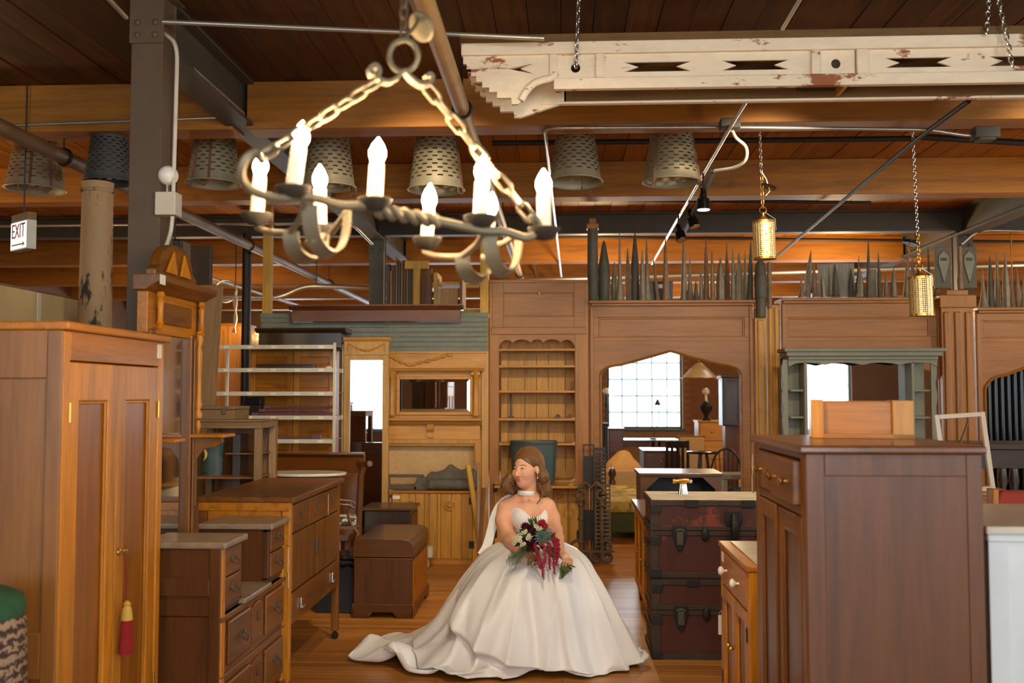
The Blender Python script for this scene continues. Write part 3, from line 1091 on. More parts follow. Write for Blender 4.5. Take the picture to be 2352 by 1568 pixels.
# ---------------- arch unit: doorway panel with four-centred arch
def arch_unit(Y, xc, xl, xr, ztop_px, label, panel_l, panel_r, panel_t, panel_b, arch, ledge_l, ledge_r):
    P = Plane(Y, xc)
    r = thing('arched_panel', label, 'panelling', P.base)
    zt = P.z(ztop_px)
    a0, a1 = P.x(xl), P.x(xr)
    al, ar, spring, shoulder, apex = arch
    xl_, xr_ = P.x(al), P.x(ar)
    zs, zh, za = P.z(spring), P.z(shoulder), P.z(apex)
    xm = (xl_ + xr_) / 2
    half = [(xl_, 0), (xl_, zs)]
    for k in range(1, 8):
        t = k / 8
        half.append((xl_ + (.19) * (1 - math.cos(t * PI / 2)), zs + (zh - zs) * math.sin(t * PI / 2)))
    half.append((xl_ + .19, zh))
    for k in range(1, 7):
        t = k / 6
        half.append((xl_ + .19 + (xm - xl_ - .19) * t, zh + (za - zh) * (t * .95 + .05 * t * t)))
    full = half + [(2 * xm - p[0], p[1]) for p in reversed(half[:-1])]
    zb = P.z(panel_b)
    poly = [(a0, 0)] + full + [(a1, 0), (a1, zb - .03), (a0, zb - .03)]
    obj('arch_face', MB().prism(poly, 0, .05), M['chestnut_x'], r)
    # moulded edge following the arch
    path = [(p[0], -.006, p[1]) for p in full]
    obj('arch_moulding', MB().tube(path, .014, 6), M['chestnut_x'], r, 60)
    m = MB()
    m.box(a0, a1, 0, .05, zb - .03, zb + .01)
    px0, px1, pz1 = P.x(panel_l), P.x(panel_r), P.z(panel_t)
    m.box(a0, a1, 0, .05, pz1, zt - .03)
    m.box(a0, px0, 0, .05, zb, pz1)
    m.box(px1, a1, 0, .05, zb, pz1)
    obj('upper_frame', m, M['chestnut_x'], r, bevel=.003)
    obj('sunk_panel', MB().box(px0 - .005, px1 + .005, .018, .04, zb - .005, pz1 + .005), M['chestnut_x'], r)
    obj('panel_bead', MB().frame(px0, px1, zb, pz1, .018, .004, .02), M['chestnut_x'], r, bevel=.004)
    obj('ledge', MB().box(P.x(ledge_l), P.x(ledge_r), -.07, .30, zt - .03, zt).box(P.x(ledge_l) + .02, P.x(ledge_r) - .02, -.045, .05, zt - .055, zt - .03), M['chestnut_x'], r, bevel=.005)
    for s in (a0 + .006, a1 - .045):
        obj('edge_bead', MB().box(s, s + .038, -.022, 0, 0, zt - .055), M['chestnut'], r, bevel=.008)
    return r, P, zt


A1, PA, zA = arch_unit(9.9, 1543, 1354, 1733, 690, 'chestnut panelled partition with a pointed arch opening beside the pine bookcase', 1376, 1712, 728, 776, (1380, 1702, 862, 838, 806), 1354, 1734)
A2, PB, zB = arch_unit(9.9, 1970, 1796, 2166, 684, 'chestnut panelled partition standing behind the grey-green hutch', 1812, 2140, 728, 776, (1800, 2160, 880, 850, 830), 1796, 2150)
A3, PC, zC_ = arch_unit(9.9, 2410, 2244, 2580, 706, 'chestnut panelled partition with black ribbed pipes in its arch at right edge', 2262, 2560, 735, 778, (2262, 2560, 900, 862, 822), 2244, 2580)


def pilaster(px0, px1, pt, label, Y=9.88, flutes=3, cap=True, mat='chestnut'):
    P = Plane(Y, (px0 + px1) / 2)
    r = thing('pilaster', label, 'pilaster', P.base)
    a, b, zt = P.x(px0), P.x(px1), P.z(pt)
    obj('board', MB().box(a, b, 0, .07, 0, zt), M[mat], r, bevel=.004)
    w = (b - a)
    for k in range(flutes):
        xk = a + w * (k + .5) / flutes
        obj('fillet', MB().box(xk - w / flutes * .3, xk + w / flutes * .3, -.022, 0, .12, zt - (.16 if cap else .02)), M[mat], r, bevel=.012)
    if cap:
        obj('capital', MB().box(a - .02, b + .02, -.035, .09, zt - .12, zt).box(a + .05, b - .05, -.02, .06, zt, zt + .05), M[mat], r, bevel=.006)
    return r


pilaster(1736, 1762, 730, 'narrow pale post of the pair between the arch and the grey-green hutch, nearer the arch', 9.85, 1, False, 'pine')
pilaster(1764, 1792, 700, 'narrow pale post of the pair between the arch and the grey-green hutch, nearer the hutch', 9.87, 2, False, 'pine')
pilaster(2166, 2240, 678, 'tall fluted chestnut pilaster with a stepped capital right of the hutch', 9.8, 3)
obj_b = thing('bottle_finial', 'dark turned bottle-shaped finial standing in front of the narrow posts', 'finial', at(1748, 728, 9.8))
_h = at(1748, 600, 9.8).z - obj_b.location.z
obj('shaft', MB().lathe([(.05, 0), (.05, .16), (.058, .2), (.062, .36), (.05, _h - .04), (.03, _h)], (0, 0, 0), 18), M['zinc_dark'], obj_b, 50)
obj('collar', MB().ring((0, 0, .19), .056, .008, 18, 6), M['zinc_dark'], obj_b, 60)
obj('bracket', MB().box(-.03, .03, .03, .06, .02, .10), M['iron_black'], obj_b)
o = obj('spindle', MB().lathe([(.022, 0), (.024, .2), (.018, .22), (.026, .3), (.02, .45)], (0, 0, 0), 12), M['zinc_rust'], None, 50)
o.location = at(1768, 707, 9.83)
tag(o, 'pale peeling spindle beside the dark bottle-shaped finial', 'finial')

# ---------------- the row of spires on the ledges
def spire(px, top, wpx, base_py, kind, mat, label, group, Y, lean=0.0):
    b = at(px, base_py, Y)
    t = at(px, top, Y)
    h = t.z - b.z
    r = wpx / 2 * Y / F_PX * 1.12
    if kind == 'cone':
        prof = [(r * 1.25, 0), (r * 1.2, h * .03), (r, h * .08), (r * .92, h * .3), (r * .5, h * .75), (r * .12, h)]
    elif kind == 'bullet':
        prof = [(r, 0), (r, h * .5), (r * .93, h * .56), (r * .35, h * .93), (r * .12, h)]
    elif kind == 'flare':
        prof = [(r * 1.8, 0), (r * 1.5, h * .08), (r * .95, h * .24), (r * .55, h * .5), (r * .35, h * .8), (r * .1, h)]
    elif kind == 'post':
        prof = [(r, 0), (r, h)]
    else:
        prof = [(r * 1.1, 0), (r, h * .1), (r * 1.05, h * .35), (r * .85, h * .55), (r * .25, h * .9), (r * .1, h)]
    m = MB().lathe(prof, (0, 0, 0), 6 if kind == 'facet' else 12)
    o = obj('spire', m, M[mat], None, 35 if kind != 'facet' else 20)
    o.location = b
    o.rotation_euler = (random.uniform(-.02, .02), lean, random.uniform(0, 3))
    return tag(o, label, 'finial', group)


row1 = [(1361, 527, 22, 'post', 'zinc_dark'), (1388, 553, 26, 'bullet', 'zinc_dark'), (1411, 602, 14, 'facet', 'zinc'), (1424, 533, 11, 'flare', 'zinc'), (1443, 567, 13, 'facet', 'zinc_rust'),
        (1459, 535, 17, 'bullet', 'zinc_dark'), (1476, 576, 13, 'cone', 'zinc'), (1487, 545, 13, 'flare', 'zinc'), (1511, 590, 9, 'cone', 'zinc_rust', -.1), (1529, 545, 13, 'cone', 'zinc_rust'),
        (1571, 545, 13, 'cone', 'zinc'), (1585, 592, 12, 'flare', 'zinc'), (1599, 645, 11, 'cone', 'zinc_dark'), (1611, 612, 10, 'cone', 'zinc'), (1622, 548, 13, 'cone', 'zinc_rust'),
        (1637, 575, 11, 'cone', 'zinc_rust'), (1656, 590, 19, 'facet', 'zinc'), (1671, 557, 12, 'facet', 'zinc_rust'), (1684, 568, 11, 'cone', 'zinc'), (1698, 580, 17, 'facet', 'zinc'),
        (1711, 577, 10, 'cone', 'zinc'), (1723, 553, 13, 'cone', 'zinc_dark', .03)]
YL = 9.93
for k, s in enumerate(row1):
    kindw = {'post': 'flat-topped round post', 'bullet': 'bullet-nosed finial', 'facet': 'faceted spire', 'flare': 'slender spire with flared foot', 'cone': 'tapering spire'}[s[3]]
    matw = {'zinc': 'grey', 'zinc_dark': 'dark slate', 'zinc_rust': 'rusty brown'}[s[4]]
    spire(s[0], s[1], s[2], 690, s[3], s[4], '%s %s, %s along the ledge from the pine bookcase' % (matw, kindw, ordinal(k)), 'spires on the arch ledge', YL + .08 * (k % 3), s[5] if len(s) > 5 else 0)
o = obj('post_cap', MB().box(-.06, .06, -.06, .06, 0, .05).box(-.035, .035, -.035, .035, .05, .11), M['chestnut'], None, bevel=.004)
o.location = at(1361, 527, YL); tag(o, 'square wooden cap block on top of the flat-topped post', 'post cap')
row2 = [(1842, 628, 9, 'flare', 'zinc_rust', -.16), (1853, 575, 15, 'facet', 'zinc', -.1), (1873, 603, 12, 'facet', 'zinc_rust', -.12), (1892, 620, 10, 'facet', 'zinc', -.16), (1919, 606, 15, 'cone', 'zinc_dark'),
        (1956, 615, 11, 'facet', 'zinc_dark'), (1975, 612, 13, 'facet', 'zinc'), (1968, 587, 8, 'flare', 'zinc_rust', -.14), (1984, 620, 9, 'flare', 'zinc_rust', .1), (1995, 549, 9, 'cone', 'zinc_dark'),
        (2021, 580, 9, 'cone', 'zinc_dark'), (2035, 630, 10, 'cone', 'zinc', -.06), (2053, 615, 13, 'cone', 'zinc'), (2082, 577, 12, 'cone', 'zinc', .05), (2097, 592, 11, 'cone', 'zinc'),
        (2135, 565, 8, 'cone', 'zinc_dark'), (2152, 602, 10, 'flare', 'zinc_rust')]
for k, s in enumerate(row2):
    kindw = {'facet': 'faceted spire', 'flare': 'slender flared spire', 'cone': 'tapering spire'}[s[3]]
    matw = {'zinc': 'grey', 'zinc_dark': 'dark slate', 'zinc_rust': 'rusty brown'}[s[4]]
    spire(s[0], s[1], s[2], 682, s[3], s[4], '%s %s, %s from the narrow posts on the ledge above the hutch' % (matw, kindw, ordinal(k)), 'spires above the hutch', YL + .08 * (k % 3), s[5] if len(s) > 5 else 0)
row3 = [(2260, 618, 12, 'flare', 'zinc'), (2277, 588, 14, 'cone', 'zinc_dark'), (2292, 580, 12, 'cone', 'zinc'), (2312, 578, 14, 'facet', 'zinc'), (2326, 600, 10, 'flare', 'zinc_rust'), (2338, 615, 13, 'facet', 'zinc_rust'), (2352, 640, 12, 'cone', 'zinc')]
for k, s in enumerate(row3):
    kindw = {'facet': 'faceted spire', 'flare': 'slender flared spire', 'cone': 'tapering spire'}[s[3]]
    matw = {'zinc': 'grey', 'zinc_dark': 'dark slate', 'zinc_rust': 'rusty brown'}[s[4]]
    spire(s[0], s[1], s[2], 706, s[3], s[4], '%s %s, %s right of the tall fluted pilaster' % (matw, kindw, ordinal(k)), 'spires at the right edge', YL + .08 * (k % 3))
# corrugated sheets behind the second row
for k, (xa, xb, yt) in enumerate(((1880, 1908, 606), (1910, 1962, 604), (2000, 2014, 618))):
    a, b = at(xa, 682, 10.15), at(xb, yt, 10.15)
    m = MB()
    n = max(2, int((b.x - a.x) / .03))
    pts = []
    for i in range(n * 4 + 1):
        t = i / (n * 4)
        pts.append(((b.x - a.x) * t, .012 * math.sin(t * n * 2 * PI)))
    prof = pts + [(p[0], p[1] + .006) for p in reversed(pts)]
    o = obj('corrugated_sheet', m.prism(prof, 0, b.z - a.z, 'z'), M['pale_sheet'], None, 40)
    o.location = (a.x, 10.155, a.z)
    tag(o, '%s pale corrugated metal sheet behind the spires above the hutch' % ('narrow left', 'wide middle', 'slim right')[k], 'metal sheet')
# two small birdhouse-like shutters flanking the right column
for k, px in enumerate((2188, 2230)):
    P_ = Plane(9.78, px)
    r = thing('shield_finial', 'dark board with pale slotted diamond above the fluted pilaster, %s' % ('nearer the hutch' if k == 0 else 'nearer the right edge'), 'finial', (P_.x0 - (.04 if k == 0 else -.03), 9.83, P_.z(660)))
    h = P_.z(565) - P_.z(660)
    obj('board', MB().box(-.075, .075, 0, .04, 0, h), M['zinc_dark'], r, bevel=.003)
    obj('diamond', MB().prism([(0, .05), (-.05, h * .62), (-.045, h * .78), (0, h * .9), (.045, h * .78), (.05, h * .62)], -.012, 0), M['gray_green'], r)
    obj('slot', MB().box(-.03, .03, -.015, -.011, h * .66, h * .73), M['black'], r)
o = obj('spindle', MB().lathe([(.03, 0), (.032, .1), (.02, .14), (.026, .3), (.02, .42)], (0, 0, 0), 10), M['zinc_rust'], None, 50)
o.location = (at(2206, 654, 9.83).x, 9.83, at(2206, 664, 9.83).z)
tag(o, 'rusty pale spindle between the two dark diamond boards', 'finial')

# ---------------- grey-green hutch with mirror
Ph = Plane(9.2, 1985)
hu = thing('hutch', 'grey-green painted hutch with mirror back and little side shelves', 'hutch', Ph.base)
hx = lambda p: Ph.x(p)
hz = lambda p: Ph.z(p, 1985)
obj('cornice', MB().box(hx(1798), hx(2168), -.10, .22, hz(808), hz(800)).box(hx(1804), hx(2160), -.08, .22, hz(818), hz(808)).box(hx(1810), hx(2152), -.05, .22, hz(826), hz(818)), M['gray_green'], hu, bevel=.004)
ap = [(hx(1810), hz(824)), (hx(1810), hz(842))]
for k in range(1, 20):
    t = k / 20
    ap.append((hx(1810) + (hx(2152) - hx(1810)) * t, hz(838) + .022 * abs(math.sin(t * PI * 4)) ** .7))
ap += [(hx(2152), hz(842)), (hx(2152), hz(824))]
obj('apron', MB().prism(ap, -.03, 0), M['gray_green'], hu)
for a, b in ((1816, 1850), (2094, 2140)):
    obj('back_panel', MB().box(hx(a), hx(b), .18, .2, .8, hz(826)), M['gray_green'], hu)
    for py in (896, 958, 1020):
        obj('side_shelf', MB().box(hx(a), hx(b), .0, .18, hz(py) - .012, hz(py) + .008), M['gray_green'], hu, bevel=.003)
wav = [(hx(2140), .8)]
obj('side_post', MB().box(hx(1846), hx(1853), -.03, .2, .8, hz(830)), M['gray_green'], hu, bevel=.004)
obj('side_post', MB().box(hx(2092), hx(2098), -.03, .2, .8, hz(830)), M['gray_green'], hu, bevel=.004)
for s, a in ((-1, 1806), (1, 2140)):
    pts = []
    for k in range(25):
        t = k / 24
        pts.append((.03 * s * math.sin(t * PI * 5) ** 2 * .5 + hx(a) + (.03 * s), .8 + (hz(826) - .8) * t))
    pts += [(hx(a) - (.01 * s), hz(826)), (hx(a) - .01 * s, .8)]
    obj('scalloped_side', MB().prism(pts, -.02, .0), M['gray_green'], hu)
obj('mirror', MB().box(hx(1850), hx(2096), .15, .16, .86, hz(824)), M['mirror'], hu).rotation_euler = (math.radians(0), 0, 0)
obj('base', MB().box(hx(1800), hx(2150), -.15, .25, .0, .8).box(hx(1796), hx(2154), -.18, .25, .8, .83), M['gray_green'], hu, bevel=.004)

# dark mirror leaning at far side, thin black frame left of hutch
o = obj('mirror_frame', MB().frame(0, .10, 0, .95, .018, 0, .02), M['black_gloss'], None, bevel=.004)
o.location = (at(1794, 905, 9.45).x, 9.45, at(1794, 1030, 9.45).z - .1)
tag(o, 'black rimmed mirror edge beside the grey-green hutch', 'mirror')

# black ribbed pipes in the right arch
for k in range(9):
    px = 2262 + k * 15
    b, t = at(px, 1115, 10.15), at(px, 850 - (22 if k > 4 else k * 4), 10.15)
    m = MB().lathe([(.031, 0), (.031, t.z), (.028, t.z), (.028, t.z - .05)], (0, 0, 0), 14)
    o = obj('black_tube', m, M['black_gloss'], None, 50)
    o.location = (b.x, 10.16, 0)
    tag(o, 'glossy black upright tube, %s from the fluted pilaster in the right arch' % ordinal(k), 'tube', 'black tubes in the right arch')
ch = thing('chandelier', 'warm lit crystal chandelier glimpsed at the top of the right arch', 'chandelier', (at(2330, 845, 11.2).x, 11.2, at(2330, 850, 11.2).z))
obj('hoop', MB().ring((0, 0, 0), .34, .012, 28, 6).ring((0, 0, .1), .2, .01, 24, 6), M['brass'], ch, 60)
obj('stem', MB().cyl((0, 0, 0), .008, ZC - ch.location.z - .016, 6), M['brass'], ch)
warmb = plain('warm_small_bulb', (1, .8, .5, 1), .3, emit=(1, .62, .28, 1), es=26)
for k in range(10):
    a = 2 * PI * k / 10
    obj('bulb', MB().ball((.34 * math.cos(a), .34 * math.sin(a), .04), (.016, .016, .035), 8, 6), warmb, ch, 60)
for k in range(3):
    a = 2 * PI * k / 3
    obj('spoke', MB().tube([(.34 * math.cos(a), .34 * math.sin(a), 0), (0, 0, .12)], .005, 5), M['brass'], ch)

# ---------------- beadboard wall of horizontal boards, red cornice, dark crown box, lumber posts
Pw = Plane(9.75, 860)
bw = thing('board_panel', 'blue-grey panel of horizontal boards held above the mantels', 'panel', (Pw.x0, 9.75, 0))
for k in range(8):
    zt_ = Pw.z(718 + k * 11.2)
    zb_ = Pw.z(718 + (k + 1) * 11.2)
    a = Pw.x(595 if k < 8 else 595)
    obj('board', MB().box(Pw.x(596) + random.uniform(-.01, .005), Pw.x(1120), random.uniform(0, .004), .02, zb_ + .002, zt_ - .002), M['bead'], bw, bevel=.003)
obj('batten', MB().box(Pw.x(607) - .03, Pw.x(607) + .03, .02, .06, Pw.z(806), Pw.z(720)), M['lumber'], bw)
for px, pt, lab in ((609, 498, 'pale lumber post rising behind the left end of the blue-grey boards'), (1112, 560, 'pale lumber post rising beside the pine bookcase')):
    P_ = Plane(9.86, px)
    o = obj('lumber_post', MB().box(-.042, .042, -.02, .06, 0, 3.64), M['lumber'], None, bevel=.003)
    o.location = (P_.x0, 9.88, 0)
    tag(o, lab, 'post')
Pr = Plane(9.62, 862)
rc = thing('cornice', 'dark red-brown moulded cornice lying along the blue-grey boards', 'cornice', (Pr.x0, 9.62, Pr.z(738)))
z_ = lambda p: Pr.z(p) - Pr.z(738)
obj('frieze', MB().box(Pr.x(668), Pr.x(1056), 0, .1, 0, z_(712)), M['redwood_x'], rc, bevel=.003)
obj('crown_moulding', MB().prism([(.1, z_(712)), (0, z_(712)), (-.03, z_(707)), (-.05, z_(703)), (-.05, z_(700)), (.1, z_(700))], Pr.x(662), Pr.x(1063), 'x'), M['redwood_x'], rc)
obj('end_block', MB().box(Pr.x(668), Pr.x(686), -.006, .0, 0, z_(714)), M['redwood_x'], rc)

Pc = Plane(9.45, 690)
cr = thing('cornice', 'dark grey-brown boxed cornice above the cream metal shelf', 'cornice', (Pc.x0, 9.45, Pc.z(800)))
z_ = lambda p: Pc.z(p) - Pc.z(800)
obj('frieze', MB().box(Pc.x(592), Pc.x(782), 0, .26, 0, z_(764)), M['dark_x'], cr, bevel=.004)
obj('crown_moulding', MB().prism([(.26, z_(764)), (0, z_(764)), (-.04, z_(758)), (-.05, z_(754)), (.26, z_(754))], Pc.x(586), Pc.x(794), 'x'), M['dark_x'], cr)
# the wardrobe with ribbed doors behind the shelf that carries it
Po = Plane(9.72, 680)
ow = thing('ribbed_cupboard', 'orange two-door cupboard with ribbed panels behind the cream metal shelf', 'cupboard', (Po.x0, 9.57, 0))
zt_ = Pc.z(800)
obj('carcass', MB().box(Po.x(582), Po.x(778), .02, .165, 0, zt_), M['orange_oak_x'], ow, bevel=.003)
for a, b in ((584, 681), (683, 776)):
    d = obj('door', MB().frame(Po.x(a), Po.x(b), .1, zt_ - .02, .055, 0, .022), M['orange_oak'], ow, bevel=.003)
    xa, xb = Po.x(a) + .055, Po.x(b) - .055
    nz = 6
    for q in range(nz):
        za_ = .16 + (zt_ - .24) * q / nz
        obj('panel', MB().box(xa, xb, .01, .02, za_ + .006, za_ + (zt_ - .24) / nz), M['orange_oak_x'], d, bevel=.004)

# ---------------- white metal shelving
Ps = Plane(9.15, 632)
sh = thing('metal_shelf', 'cream metal shelving with five shelves and paper labels', 'shelf', (Ps.x0, 9.15, 0))
xa, xb = Ps.x(490), Ps.x(768)
zt_ = Ps.z(787)
for x in (xa, xb):
    for y in (0, .38):
        obj('upright', MB().box(x - .012, x + .012, y - .012, y + .012, 0, zt_), M['white_metal'], sh, bevel=.002)
lev = [793, 846, 900, 955, 1009, 1070]
for py in lev:
    s_ = obj('shelf', MB().box(xa, xb, -.012, .39, Ps.z(py) - .004, Ps.z(py)).box(xa + .013, xb - .013, -.014, -.008, Ps.z(py) - .034, Ps.z(py) + .004), M['white_metal'], sh, bevel=.001)
    for q in range(5):
        t = (q + .55) / 5.1
        obj('label', MB().box(xa + (xb - xa) * t - .025, xa + (xb - xa) * t + .025, -.0165, -.0145, Ps.z(py) - .027, Ps.z(py) - .004), M['tag'], s_)
obj('side_brace', MB().box(xb - .004, xb + .004, 0, .38, Ps.z(850) - .02, Ps.z(850) + .02).box(xb - .004, xb + .004, 0, .38, Ps.z(960) - .02, Ps.z(960) + .02), M['white_metal'], sh)
zs_ = Ps.z(955)
for k, (a, b, dz) in enumerate(((575, 760, .012), (590, 748, .045), (600, 765, .078))):
    r = thing('baluster', 'plum painted turned bar on the shelf, %s of its stack' % ('lowest', 'middle one', 'topmost')[k], 'bar', (Ps.x0, 9.15 + .07 + k * .02, zs_ + dz), 0, 'plum bars on the metal shelf')
    obj('bar', MB().tube([(Ps.x(a), 0, .004), (Ps.x(b), 0, .004)], .011, 8), M['purple'], r, 60)
    for e in (a + 6, b - 6):
        obj('block', MB().box(Ps.x(e) - .03, Ps.x(e) + .03, -.016, .016, -.0115, .02), M['purple'], r, bevel=.003)
o = obj('baluster', MB().tube([(Ps.x(590), 0, 0), (Ps.x(715), 0, 0)], .012, 8).box(Ps.x(712), Ps.x(732), -.02, .02, -.012, .03), M['purple'], None, 50)
o.location = (Ps.x0, 9.15 + .1, Ps.z(1009) + .0125)
tag(o, 'plum painted bar lying alone on the lower metal shelf', 'bar')
o = obj('porcelain_knob', MB().ball((0, 0, .012), (.03, .014, .012), 10, 6), M['white_knob'], None, 60)
o.location = (Ps.x0 + Ps.x(752), 9.2, Ps.z(846))
tag(o, 'small white knob lying on the second metal shelf', 'knob')
o = obj('dark_molding', MB().box(-.28, .28, -.04, .04, 0, .045), M['dark_x'], None, bevel=.006)
o.location = (Ps.x0 + Ps.x(640), 9.4, Ps.z(846) + .002)
tag(o, 'length of dark moulding lying on the second metal shelf', 'moulding')
sp = thing('black_equipment', 'black boxes of equipment standing on the metal shelf at left', 'equipment', (Ps.x0 + Ps.x(562), 9.38, Ps.z(955) + .002))
obj('lower_box', MB().box(-.09, .1, -.08, .08, 0, .1), M['black'], sp, bevel=.006)
obj('upper_box', MB().box(-.06, .1, -.06, .07, .1, .17), M['black'], sp, bevel=.006)

# ---------------- pier mirror
Pm = Plane(9.46, 840)
pm = thing('pier_mirror', 'tall faded oak pier mirror with a swag crest', 'mirror', (Pm.x0, 9.46, 0))
zx = lambda p: Pm.z(p, 840)
obj('frame', MB().frame(Pm.x(789), Pm.x(892), .12, zx(815), (Pm.x(803) - Pm.x(789), Pm.x(892) - Pm.x(878), .12, .05), 0, .05), M['pinkish'], pm, bevel=.005)
obj('crest', MB().box(Pm.x(789), Pm.x(892), -.006, .05, zx(815), zx(784)), M['pinkish'], pm, bevel=.004)
obj('crown_moulding', MB().prism([(.05, zx(784)), (-.006, zx(784)), (-.03, zx(778)), (-.03, zx(775)), (.05, zx(775))], Pm.x(789), Pm.x(896), 'x'), M['gold_oak_x'], pm)
obj('mirror', MB().box(Pm.x(802), Pm.x(879), .012, .02, .2, zx(824)), M['mirror'], pm)
sw = []
for k in range(21):
    t = k / 20
    sw.append((Pm.x(800) + (Pm.x(883) - Pm.x(800)) * t, -.012, zx(788) - .07 * math.sin(PI * t)))
obj('swag', MB().tube(sw, [.004 + .006 * math.sin(PI * k / 20) ** 2 + .002 * (k % 2) for k in range(21)], 6).tube([sw[0], (sw[0][0] - .004, -.012, sw[0][2] - .075)], .005, 6).tube([sw[-1], (sw[-1][0] + .004, -.012, sw[-1][2] - .075)], .005, 6), M['gold_oak'], pm, 60)
obj('base_block', MB().box(Pm.x(789), Pm.x(893), -.03, .06, 0, .12), M['pinkish'], pm, bevel=.004)

# ---------------- oak mantel with mirror
Pn = Plane(9.72, 1000)
mn = thing('mantel', 'golden oak mantel with columns, wide mirror and open hearth', 'mantel', (Pn.x0, 9.72, 0))
X, Z = lambda p: Pn.x(p), lambda p: Pn.z(p, 1000)
obj('back_boards', MB().box(X(888), X(1106), .028, .05, Z(1010), Z(806)), M['gold_oak_x'], mn)
obj('frieze', MB().box(X(886), X(1114), -.02, .03, Z(848), Z(809)), M['gold_oak_x'], mn, bevel=.004)
obj('top_moulding', MB().box(X(884), X(1118), -.035, .03, Z(812), Z(807)), M['gold_oak_x'], mn, bevel=.003)
cv = []
ptsc = [(892, 815), (905, 822), (922, 832), (945, 839), (960, 834), (985, 829), (1008, 822), (1030, 815), (1044, 818)]
for k in range(len(ptsc) - 1):
    for q in range(4):
        t = q / 4
        cv.append((X(ptsc[k][0] * (1 - t) + ptsc[k + 1][0] * t), -.028, Z(ptsc[k][1] * (1 - t) + ptsc[k + 1][1] * t)))
obj('carved_swag', MB().tube(cv, [.008 + .005 * (k % 3) for k in range(len(cv))], 6), M['gold_oak'], mn, 60)
obj('lintel_moulding', MB().prism([(.03, Z(852)), (-.06, Z(852)), (-.07, Z(848)), (-.02, Z(845)), (.03, Z(845))], X(884), X(1112), 'x'), M['gold_oak_x'], mn)
for px in (900, 1093):
    c = obj('column', MB().lathe([(.03, Z(955)), (.036, Z(953)), (.036, Z(950)), (.027, Z(947)), (.025, Z(900)), (.022, Z(868)), (.03, Z(866))], (X(px), -.01, 0), 18), M['gold_oak'], mn, 50)
    obj('capital', MB().lathe([(.026, Z(868)), (.034, Z(863)), (.042, Z(856)), (.046, Z(853)), (.046, Z(851))], (X(px), -.01, 0), 12), M['gold_oak'], c, 40)
    for s in (-1, 1):
        obj('scroll', MB().cyl((X(px) + s * .032, -.045, Z(858)), .014, .05, 12, 'y'), M['gold_oak'], c, 50)
obj('mirror_frame', MB().frame(X(910), X(1086), Z(953), Z(864), .03, .0, .03), M['gold_oak_x'], mn, bevel=.006)
obj('mirror', MB().box(X(915), X(1081), .012, .02, Z(947), Z(869)), M['mirror'], mn)
bx0, bx1, bz0, bz1 = X(916), X(1080), Z(946), Z(870)
w = .03
vm = [(bx0, .004, bz0), (bx1, .004, bz0), (bx1, .004, bz1), (bx0, .004, bz1), (bx0 + w, .0115, bz0 + w), (bx1 - w, .0115, bz0 + w), (bx1 - w, .0115, bz1 - w), (bx0 + w, .0115, bz1 - w)]
vm = [(a, .0155 - b, c) for a, b, c in vm]
obj('bevel', MB().add(vm, [(0, 1, 5, 4), (1, 2, 6, 5), (2, 3, 7, 6), (3, 0, 4, 7)]), M['mirror'], mn)
obj('mantel_shelf', MB().prism([(.05, Z(975)), (-.09, Z(975)), (-.13, Z(968)), (-.16, Z(964)), (-.16, Z(960)), (.05, Z(960))], X(876), X(1108), 'x'), M['gold_oak_x'], mn)
obj('shelf_frieze', MB().box(X(884), X(1104), -.06, .05, Z(1008), Z(975)), M['gold_oak_x'], mn, bevel=.003)
obj('bracket', MB().prism([(-.06, Z(973)), (-.12, Z(974)), (-.115, Z(984)), (-.085, Z(992)), (-.09, Z(1003)), (-.06, Z(1004))], X(985), X(999), 'x'), M['gold_oak'], mn)
obj('hearth_frame', MB().frame(X(876), X(1106), Z(1250), Z(1008), (X(892) - X(876), X(1106) - X(1093), .02, Z(1010) - Z(1020)), -.07, .05), M['gold_oak'], mn, bevel=.004)
obj('hearth_bead', MB().frame(X(890), X(1095), Z(1140), Z(1018), .022, -.05, .0), M['gold_oak_x'], mn, bevel=.004)
obj('hearth_back', MB().box(X(888), X(1096), .055, .065, Z(1145), Z(1012)), M['burlap'], mn)
obj('side_board', MB().box(X(1106.5), X(1122), -.012, .06, 0, Z(806.5)), M['pinkish'], mn, bevel=.004)

# ---------------- pine low cabinet under the mantel
Pl = Plane(9.455, 995)
lc = thing('low_cabinet', 'low pine cabinet with plank doors below the oak mantel', 'cabinet', (Pl.x0, 9.455, 0))
X2, Z2 = lambda p: Pl.x(p), lambda p: Pl.z(p, 1000)
obj('top', MB().box(X2(900), X2(1100), -.02, .155, Z2(1132), Z2(1127)), M['orange_oak_x'], lc, bevel=.003)
obj('carcass', MB().box(X2(901), X2(1100), .02, .15, .03, Z2(1132)), M['pine'], lc)
for a, b, n in ((902, 984, 5), (988, 1086, 5)):
    d = obj('door', MB(), M['pine'], lc)
    w = (X2(b) - X2(a)) / (n - 1)
    x = X2(a)
    for q, f_ in enumerate((.9, 1.0, .7, 1.0, .4) if a < 950 else (.7, .35, 1.0, .95, 1.0)):
        obj('board', MB().box(x + .002, x + w * f_ - .002, -.002 - random.uniform(0, .003), .02, .05, Z2(1133)), M['pine'], d, bevel=.003)
        x += w * f_
    kx = X2(1034 if a > 950 else 945)
    obj('round_boss', MB().lathe([(.045, 0), (.05, -.014), (.04, -.016), (.036, -.004)], (kx, -.004, Z2(1160)), 20, 'y'), M['pine'], d, 40)
    obj('diamond_knob', MB().lathe([(.028, -.004), (.02, -.03), (.001, -.036)], (kx, -.004, Z2(1160)), 4, 'y'), M['pine_x'], d)
obj('plinth', MB().box(X2(902), X2(1100), .005, .15, 0, .06), M['pine_x'], lc)
obj('side_stile', MB().box(X2(1087), X2(1100), -.006, .02, .03, Z2(1132)), M['pine'], lc)
